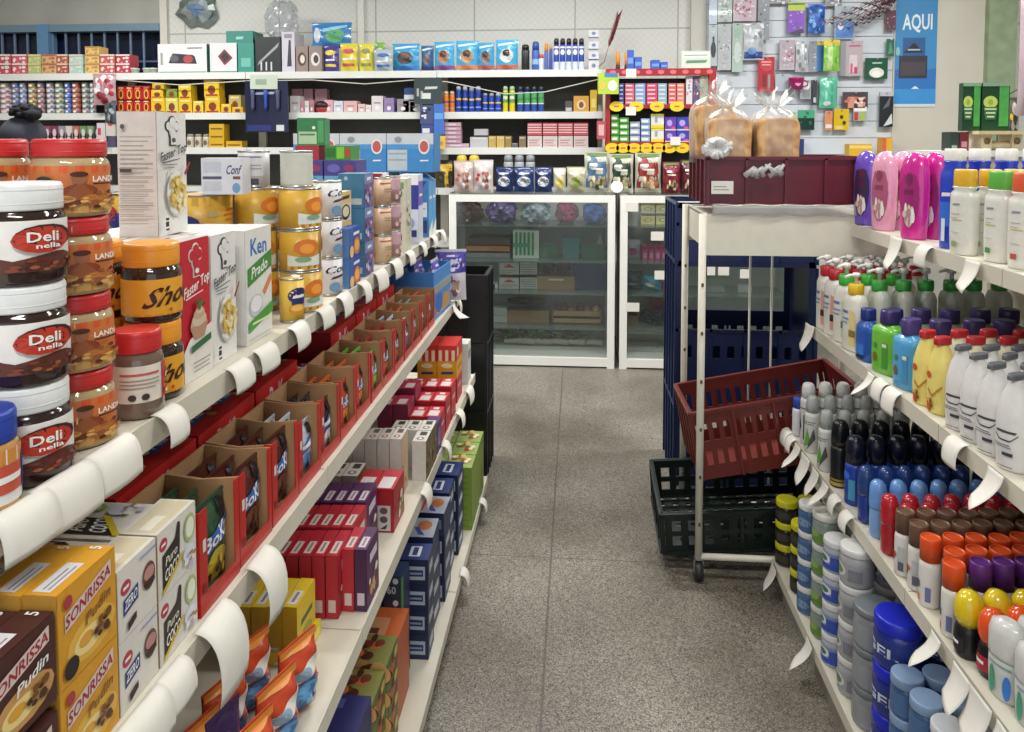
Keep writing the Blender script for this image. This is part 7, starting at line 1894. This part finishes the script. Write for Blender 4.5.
def dots(cols, n=16, s=.09):
    return ('d', .5, .46, .42, .42, n, s, cols)
CLR = ['#c9d0d2', '#9aa4a8', '#e0e4e4', '#7f8a90']
hang('pale blue blank card at the edge of the slat wall', 708, 716, -6, 24, '#b4c0d0')
hang('clear pack with green edging, top of the slat wall', 716.5, 731, -6, 22, '#a9b4b0', [dots(CLR + ['#7f9a8a'], 20)])
hang('clear pack with pink hair ties, top of the slat wall', 732, 755, -6, 21, '#c0b0ba', [dots(['#c9a0b0', '#e0d0d8', '#a86a84', '#d9d4d8', '#b0505f'], 34, .07)])
hang('long clear pack with black edges', 756.5, 768, -6, 40, '#8f949c', [dots(CLR + ['#3a3c44', '#2a2c34'], 18)])
hang('clear pack with a dark bottle shape inside', 708, 716.5, 25, 66, '#b4bcc0', [dots(CLR, 8), ('e', .55, .4, .3, .2, '#3a3f4a'), ('r', .45, .55, .65, .72, '#3a3f4a')])
hang('clear pack of pale beads in the second row', 717, 730.5, 24, 70, '#b0b6b8', [dots(CLR + ['#d0a8b4'], 26, .08)])
hang('pale green pack with two windows', 731.5, 742, 23, 72, '#a9b8b0', [('e', .5, .8, .3, .1, '#8fb0a0'), ('e', .5, .4, .34, .22, '#bccac2'), dots(['#8fb0a0', '#c9d4cc'], 8)])
hang('clear bag with a blue bottom, hanging in the second row', 742, 763, 23, 60, '#b4b8bc', [dots(CLR, 14), ('r', .05, .04, .95, .22, '#2f4a90'), ('e', .4, .24, .2, .1, '#6a94c4')], 'bag')
hang('tall red card with a white ring line', 757.5, 774, 57, 92, '#a81c28', [('e', .5, .78, .4, .2, '#b8303a'), ('r', .2, .84, .8, .87, '#e0b0b0'), ('r', .25, .76, .75, .79, '#e0b0b0'), ('r', .3, .1, .5, .5, '#7a1a20'), ('r', .6, .1, .75, .5, '#8a8a84')])
hang('white and silver strip at the top of the slat wall', 768, 789, -6, 3.5, '#9a8f94', [dots(CLR)])
hang('purple brush pack under a lime header', 786.5, 803, 2, 33, '#8a5cc0', [('r', 0, .72, 1, 1, '#b0c42f'), ('r', 0, .9, 1, .96, '#4a6a3a'), dots(['#a880d4', '#6a449a', '#c4b0e0'], 10), ('p', [(.0, 0), (.9, .14), (1, .0)], '#3a3444')])
hang('bright blue sponge pack', 806.5, 823.5, 4, 33, '#2f62b4', [dots(['#5a94d8', '#1f4080', '#8ab8e8', '#2a50a0'], 18)], 'bag')
hang('clear case with a sky blue pouch', 833, 853, 6, 39, '#aab4bc', [('r', .06, .03, .94, .5, '#5a8ad0'), ('e', .3, .38, .14, .1, WH), ('r', .1, .5, .9, .56, '#8a949c'), ('e', .5, .82, .2, .1, '#8f989e')])
hang('silver wrapped packet at the top edge', 823, 840, -6, 6, '#8f8a90', [dots(CLR + ['#5a4a4a'])])
hang('clear pack with red dotted pattern', 779, 794, 40, 70, '#b0a4ac', [dots(['#c0405a', '#e0dce0', '#d0b8c4', '#8f949c'], 24, .08)])
hang('silver foil pack, beside the red dotted one', 794.5, 808, 41, 72, '#b4b4b8', [dots(CLR, 20)], 'bag')
hang('narrow grey foil pack in the third row', 808, 816, 41, 72, '#8a8f98', [dots(CLR + ['#4a4e58'], 12)])
hang('blue and green sponge pack', 816, 824, 41, 71, '#4a78b0', [dots(['#7aa4d0', '#3a5a90'], 8), ('r', 0, .85, 1, 1, '#b0a42f')])
hang('lime green sponge pack with a yellow header', 822.5, 839, 40, 71, '#7fb84a', [('r', 0, .8, 1, 1, '#c9b83a'), ('p', [(.2, .05), (.2, .75), (.5, .78), (.5, .05)], '#b8d090'), dots(['#5aa03a', '#a4d070'], 8)], 'bag', y=PY - .06)
hang('white boxed pack with pink lettering', 839.5, 862, 41, 76, '#b4a8ac', [('r', 0, 0, .24, 1, '#8f8f94'), ('t', 'Beauty', .62, .86, .6, .08, '#c0306a'), ('r', .4, .1, .75, .6, '#c9bcc0'), ('r', .45, .08, .55, .36, '#c0507a'), ('r', .62, .08, .76, .26, '#b83a64')], t=.05)
hang('dark green card with a white mushroom shape', 865, 887, 58, 79, '#24543c', [('e', .5, .3, .34, .24, '#d4d4cc'), ('e', .5, .24, .2, .16, '#e6e4dc'), ('t', 'Fresh', .5, .76, .5, .14, '#a9c4b0')])
hang('small green card near the poster', 885.5, 893, 39, 56, '#3a6a54', [('p', [(.2, .1), (.5, .9), (.8, .2)], '#5a8a70')])
hang('brown patterned pack under the red twigs', 884, 894, 10, 30, '#6a4a54', [dots(['#9a7a84', '#3a2a30', '#c0a4aa'], 10)])
cup = MB().lathe([(.8, 0), (1, .075), (1.04, .078), (1.04, .09), (.98, .09), (.76, .006)], ('#a01f62', dict(rough=.3)), 18, .055, .055)
cup.tube([(.05, 0, .07), (.085, 0, .06), (.08, 0, .03), (.048, 0, .022)], .006, '#a01f62', 6)
x, y, z = at(795, 90, PY - .03)
place(Proto('cup', 'cup', [['body', cup], ['print', deco(MB(), drum(.05, .02, .07, -PI / 2 - .6, -PI / 2 + .6), [('e', .5, .5, .36, .4, '#d98ab4')])], ['hook', MB().tube([(0, .13, .078), (0, .03, .078)], .004, '#b9bcc0', 6)]]), 'magenta cup hanging on the slat wall', (x, PY - .06, z))
hang('blank pale card between the red card and the cup', 775, 789, 74, 91, '#a8b0b8')
hang('steel flask pack below the cup', 800, 812, 80, 99, '#a4a8ac', [('e', .5, .7, .3, .24, '#e6e8ea'), ('r', .2, .1, .8, .5, '#8a9094'), ('r', .9, 0, 1, 1, '#33373c')])
hang('black and white narrow pack below the cup', 812.5, 817, 80, 105, '#30343a', [('r', .2, .1, .8, .3, '#b4b8bc')])
hang('sea green gloves pack', 819, 837.5, 77, 108, '#57b094', [('r', .28, .1, .4, .9, '#8ad0b8'), ('r', .6, .2, .7, .95, '#3a9478'), ('e', .4, .14, .2, .08, '#d0d8d4')], 'bag')
hang('dark pack of brushes over an orange label', 843, 868, 92, 108, '#4a4448', [('r', .2, .0, .9, .7, '#c48a74'), dots(['#c9604a', '#e0c8b8', '#3a3034'], 12)])
hang('white and lime narrow pack', 854, 867, 105, 121, '#a8a4a0', [('r', 0, .6, 1, .9, '#e0e0dc'), ('r', .05, .05, .35, .55, '#b03a2f'), ('r', .55, .05, .85, .55, '#9ab83a')])
hang('black and white tall pack by the poster', 880, 893.5, 92, 127, '#23272c', [('p', [(.3, .02), (.9, .4), (.95, .1)], '#c9ccd0'), ('p', [(.2, .5), (.8, .9), (.7, .6)], '#5a6068'), ('r', 0, .88, 1, 1, '#b0b4b8')])
hang('small white and green pack at the left of the fourth row', 790, 798, 112, 132, '#b4bcb4', [('e', .5, .7, .3, .16, '#8fb04a'), ('e', .5, .34, .2, .14, '#33373a')])
hang('dark green scrubber pack', 798.5, 815, 110, 130, '#1f3a34', [('r', 0, .6, 1, 1, '#3a9a74'), dots(['#2a6a54', '#101a18'], 8)])
hang('orange and white small card', 825.5, 833, 111, 130, '#c98a64', [('r', .1, .1, .9, .3, '#d8d0c8')])
hang('yellow card with two black holes', 834.5, 849.5, 109, 130, '#cfae22', [('e', .5, .62, .12, .1, '#3a3420'), ('e', .68, .34, .12, .1, '#3a3420'), ('r', .1, .04, .6, .2, '#d9c46a')])
simple('small_box', 'box', 'navy small box on the ledge below the slat wall', 795, 804, 139, PY - .05, 1.42, '#22306a')
simple('small_box', 'box', 'yellow box behind the purple conditioner bottle', 849, 872, 144, PY - .05, 1.42, '#d0a42a', [('r', 0, .7, 1, .9, '#e0c46a')])
simple('small_box', 'box', 'orange and yellow box standing at the foot of the wall', 882, 892, 138, PY - .05, 1.42, '#d9a42f', [('r', 0, 0, .4, 1, '#c9603a')])
led = MB().box(sx0, PY - .2, 1.395, sx1, SWY - .002, 1.42, ('#c4c6c4', {}))
led2 = MB().box(sx0 + .02, PY - .12, 0, sx0 + .06, PY - .08, 1.395, '#b0b0ac').box(sx1 - .06, PY - .12, 0, sx1 - .02, PY - .08, 1.395, '#b0b0ac')
place(Proto('wall_ledge', 'shelf', [['ledge', led], ['leg_frame', led2]]), 'pale ledge along the foot of the slat wall', (0, 0, 0))
tw = MB()
rnd = random.Random(31)
lvs = MB()
x0, y0, z0 = at(905, -6, PY - .12)
for i in range(9):
    tx, _, tz = at(822 + 8 * i, 34 - abs(i - 3) * 3.4 - rnd.uniform(0, 6), PY - .12)
    p1 = Vector((x0, y0, z0)); p2 = Vector((tx, y0 + rnd.uniform(-.05, .05), tz))
    mid = (p1 + p2) / 2 + Vector((0, 0, .03))
    pts = [p1.lerp(mid, k / 4) if k <= 4 else mid.lerp(p2, (k - 4) / 4) for k in range(9)]
    tw.tube(pts, .004, '#4a3036', 5, .0015)
    for k in range(2, 9):
        for s in (-1, 1):
            q = pts[k]
            lvs.tube([q, q + Vector((s * .015 - .01, rnd.uniform(-.015, .015), .012)), q + Vector((s * .022 - .03, rnd.uniform(-.02, .02), .0 + s * .012))], .006, rnd.choice(['#5a3440', '#6a3a44', '#3a2a34', '#8a5a5c']), 4, .002)
place(Proto('dried_twigs', 'decoration', [['stems', tw], ['leaves', lvs]]), 'dark red leafy twigs hanging across the top of the slat wall', (0, 0, 0))
# poster on the plastered wall
pa, pb = Xat(895, RWY - .004, 2.2), Xat(936.5, RWY - .004, 2.2)
pz0, pz1 = Zat(107, pa, RWY - .004), Zat(-44, pa, RWY - .004)
pw, ph = pb - pa, pz1 - pz0
pm = MB().box(-pw / 2, 0, 0, pw / 2, .003, ph, ('#3f86ba', dict(rough=.4, var=.1, scale=5)))
pq = deco(MB(), lambda u, v, o: ((u - .5) * pw, -o, v * ph), [
    ('r', 0, 0, 1, .02, '#c4d0d8'), ('r', 0, .02, 1, .12, '#3a8ac8'), ('r', 0, .2, 1, .25, '#3a68a4'), ('p', [(0, .12), (0, .2), (1, .26), (1, .12)], '#2f6fb4'), ('t', 'AQUI', .52, .555, .72, .125, '#dbe4e8'),
    ('r', .1, .19, .78, .34, '#33363f'), ('r', .14, .21, .74, .3, '#4a4248'), ('r', .18, .34, .72, .46, '#2f5a8c'), ('p', [(.2, .36), (.45, .43), (.68, .36)], '#262c38'), ('r', .3, .375, .6, .385, '#b0bcc8'), ('e', .06, .37, .05, .03, '#8ab8b0'), ('p', [(.4, .12), (.5, .14), (.6, .12)], '#d0dce4'), ('e', .5, .85, .3, .08, '#2a62a8')])
place(Proto('poster', 'poster', [['sheet', pm], ['print', pq]]), 'blue poster with large white letters on the plastered wall', ((pa + pb) / 2, RWY - .005, pz0))
# soap packs over a small cream scale on the right counter
KY = 4.35
kx0, kx1 = Xat(946, KY, 1.5), Xat(1060, KY, 1.5)
kz = Zat(151, kx0, KY)
ct = MB().box(kx0 - .02, KY - .05, kz - .03, kx1, KY + .45, kz, WHITEP)
cb = MB().box(kx0, KY - .03, 0, kx1 - .02, KY + .43, kz - .03, ('#a9a79e', dict(rough=.6)))
cd = MB().box(kx0 + .03, KY - .036, .1, (kx0 + kx1) / 2 - .005, KY - .031, kz - .06, ENAMEL).box((kx0 + kx1) / 2 + .005, KY - .036, .1, kx1 - .05, KY - .031, kz - .06, ENAMEL)
place(Proto('side_counter', 'counter', [['worktop', ct], ['cabinet', cb], ['door_panel', cd]]), 'white counter behind the shampoo shelf, under the green packs', (0, 0, 0))
simple('small_box', 'box', 'dark green box beside the small cream scale', 950, 959, 132, KY, kz, '#2a3a30', [('r', .2, .1, .8, .3, '#8a9a8c')], .1)
simple('small_box', 'box', 'dark red box beside the small cream scale', 959.5, 969, 132, KY, kz, '#6a2028', [('r', .2, .2, .8, .5, '#b0808a')], .1)
xs0, xs1 = Xat(975, KY, 1.6), Xat(1032, KY, 1.6)
zs0 = Zat(131, xs0, KY)
sc = MB().box(xs0, KY - .04, zs0 - .018, xs1, KY + .2, zs0, ('#d8c89a', dict(rough=.4)))
sl = MB()
for px in (987, 1017):
    x = Xat(px, KY, 1.55)
    sl.box(x - .025, KY, kz + .001, x + .025, KY + .14, zs0 - .018, ('#cfc29c', dict(rough=.4)))
    sl.ball(x, KY - .002, (kz + zs0) / 2 + .0, .018, .006, .02, '#6a5a3a', 12, 6)
sb = MB().ball(Xat(1004, KY, 1.55), KY + .06, kz + .028, .1, .05, .027, ('#d0bf94', dict(rough=.4)), 16, 8)
place(Proto('kitchen_scale', 'scale', [['platform', sc], ['leg_block', sl], ['bowl', sb]]), 'small cream scale with round knobs on the side counter', (0, 0, 0))
for i, (a, b) in enumerate(((962, 980), (981.5, 1009))):
    x0, x1 = Xat(a, KY + .03, 1.65), Xat(b, KY + .03, 1.65)
    w, h = x1 - x0, Zat(83, x0, KY + .03) - zs0
    m = MB().box(-w / 2, 0, 0, w / 2, .045, h, ('#173f24', dict(rough=.25)))
    s_ = MB().box(w * .12, -.002, h * .1, w * .46, -.0005, h * .95, ('#4a9a4a', dict(rough=.25, var=.3, scale=40)))
    q = deco(MB(), lambda u, v, o: ((u - .5) * w, -.001 - o, v * h), [('e', .3, .6, .26, .13, '#b4c860'), ('e', .3, .6, .1, .06, '#8aa83a'), ('p', [(.05, .5), (.56, .5), (.5, .24), (.12, .24)], '#2f6a3c'), ('r', .1, .44, .52, .47, '#c9d4b0'), ('r', .14, .36, .48, .39, '#c9d4b0'), ('r', .18, .28, .44, .31, '#c9d4b0'), ('r', 0, .93, 1, 1, '#7a9a80')])
    place(Proto('soap_pack', 'soap', [['box', m], ['side_band', s_], ['print', q]]), 'dark green soap multipack with a lime leaf, %s' % ('narrower, by the plastered wall', 'wider, by the green wall edge')[i], ((x0 + x1) / 2, KY + .03, (zs0 if i else zs0) + .0006))
x, y, z = at(1024, 120, KY + .05)
place(pouch('hanging_bag', 'bag', .16, .06, .75, '#a8949a', [dots(['#c9b8bc', '#8a6a78', '#d9d0d0', '#7a6a6c'], 24, .1)]), 'pinkish clear bags hanging beside the green wall edge', (x + .03, KY + .02, z + .02), 0)
place(pouch('hanging_bag', 'bag', .12, .06, .3, '#5a5450', [dots(['#c9a43a', '#2a2628', '#b0a8a0'], 12, .12)]), 'dark bag with yellow marks below the pinkish bags', (x + .03, KY + .25, kz + .001), 0)
pts = [at(1024, 86, 4.9), at(1008, 95, 4.9), at(990, 100, 4.9), at(965, 104, 5.3)]
thing('power_cable', 'thin dark cable drooping over the green packs', 'cable', MB().tube(pts, .004, '#3a3a36', 5))

# ------------------------------------------------------------------ person behind the food shelves
def skinned(name, verts, edges, radii, mat, sub=2, root=0):
    me = bpy.data.meshes.new(name)
    me.from_pydata(verts, edges, [])
    o = bpy.data.objects.new(name, me)
    C.objects.link(o)
    md = o.modifiers.new('skin', 'SKIN')
    for i, r in enumerate(radii):
        sv = me.skin_vertices[0].data[i]
        sv.radius = r if isinstance(r, tuple) else (r, r)
        sv.use_root = i == root
    md.use_smooth_shade = True
    s2 = o.modifiers.new('sub', 'SUBSURF')
    s2.levels = s2.render_levels = sub
    dg = bpy.context.evaluated_depsgraph_get()
    ev = o.evaluated_get(dg)
    out = bpy.data.meshes.new_from_object(ev)
    bpy.data.objects.remove(o)
    for m in list(out.materials):
        pass
    out.materials.clear()
    out.materials.append(MM(mat))
    for p in out.polygons:
        p.use_smooth = True
        p.material_index = 0
    return out
PX, PYY = Xat(26, 4.5, 1.6), 4.5
SKIN, DRESS = ('#7a5340', dict(rough=.55)), ('#33363c', dict(rough=.85))
vb = [(0, 0, .95), (0, .0, 1.12), (0, .01, 1.3), (0, .0, 1.4), (0, -.005, 1.46), (0, -.01, 1.53), (0, -.015, 1.61), (0, -.012, 1.67),
      (.16, .0, 1.37), (.21, .03, 1.12), (.17, -.14, 1.02), (.13, -.22, 1.03), (-.16, .0, 1.37), (-.21, .03, 1.12), (-.17, -.14, 1.02), (-.13, -.22, 1.03),
      (.09, 0, .85), (.1, -.01, .48), (.1, .02, .09), (.1, -.1, .035), (-.09, 0, .85), (-.1, -.01, .48), (-.1, .02, .09), (-.1, -.1, .035)]
eb = [(0, 1), (1, 2), (2, 3), (3, 4), (4, 5), (5, 6), (6, 7), (3, 8), (8, 9), (9, 10), (10, 11), (3, 12), (12, 13), (13, 14), (14, 15), (0, 16), (16, 17), (17, 18), (18, 19), (0, 20), (20, 21), (21, 22), (22, 23)]
rb_ = [(.15, .11), (.13, .1), (.15, .1), (.12, .08), .05, .062, (.078, .092), (.06, .07), .055, .042, .034, .03, .055, .042, .034, .03, .085, .055, .036, .03, .085, .055, .036, .03]
me = skinned('body', vb, eb, rb_, SKIN)
body = bpy.data.objects.new('person', me)
C.objects.link(body)
body.location = (PX, PYY, .0)
body.rotation_euler = (0, 0, PI * .92)
body['label'] = 'person in a dark grey head wrap with a black hair bun, seen over the jars'
body['category'] = 'person'
def kid(name, mesh, lab=None):
    o = bpy.data.objects.new(name, mesh)
    C.objects.link(o)
    o.parent = body
    if lab:
        o['label'] = lab
    return o
kid('clothing', skinned('clothing', [(0, 0, .55), (0, 0, .9), (0, 0, 1.12), (0, .01, 1.3), (0, .0, 1.4), (.17, .0, 1.37), (.215, .03, 1.14), (-.17, .0, 1.37), (-.215, .03, 1.14)], [(0, 1), (1, 2), (2, 3), (3, 4), (4, 5), (5, 6), (4, 7), (7, 8)], [(.2, .17), (.18, .14), (.15, .12), (.165, .115), (.13, .09), .072, .06, .072, .06], DRESS, root=1), 'dark grey dress')
fz = MB().ball(0, -.06, 1.585, .012, .016, .018, SKIN, 8, 6)
for s in (-1, 1):
    fz.ball(s * .034, -.088, 1.63, .011, .008, .008, '#e0dcd4', 8, 6)
    fz.ball(s * .09, .0, 1.61, .012, .02, .03, SKIN, 8, 6)
fz.ball(0, -.1, 1.605, .014, .016, .022, SKIN, 8, 6).ball(0, -.09, 1.565, .024, .008, .008, '#7a3a36', 10, 6)
kid('face', fz.mesh('face'))
wrp = MB().ball(.01, .012, 1.585, .138, .125, .125, ('#3a3c46', dict(rough=.9)), 20, 12)
kid('head_wrap', wrp.mesh('head_wrap'), 'dark grey head wrap')
hb = MB()
rnd = random.Random(8)
HB = ('#121116', dict(rough=.9))
hb.ball(-.03, .02, 1.73, .085, .07, .045, HB, 16, 8)
for i in range(60):
    a, e = rnd.uniform(0, 2 * PI), rnd.uniform(-.3, 1.2)
    hb.ball(-.03 + .085 * math.cos(a) * math.cos(e), .02 + .07 * math.sin(a) * math.cos(e), 1.73 + .045 * math.sin(e), .018, .018, .016, HB, 7, 5)
hb.ball(-.115, .04, 1.715, .05, .045, .036, HB, 12, 7)
kid('hair', hb.mesh('hair'), 'black curly hair bun')
for s in (-1, 1):
    hand = MB().ball(s * .132, -.262, 1.03, .018, .045, .034, SKIN, 10, 7)
    for j, (dz, L) in enumerate(((-.026, .055), (-.009, .068), (.009, .072), (.026, .06))):
        hand.tube([(s * .132, -.295, 1.03 + dz), (s * .13, -.295 - L * .5, 1.028 + dz), (s * .118, -.295 - L * .9, 1.018 + dz)], .0085, SKIN, 7, .006)
    hand.tube([(s * .13, -.25, 1.06), (s * .115, -.275, 1.085), (s * .1, -.3, 1.085)], .01, SKIN, 7, .007)
    kid('hand', hand.mesh('hand'))
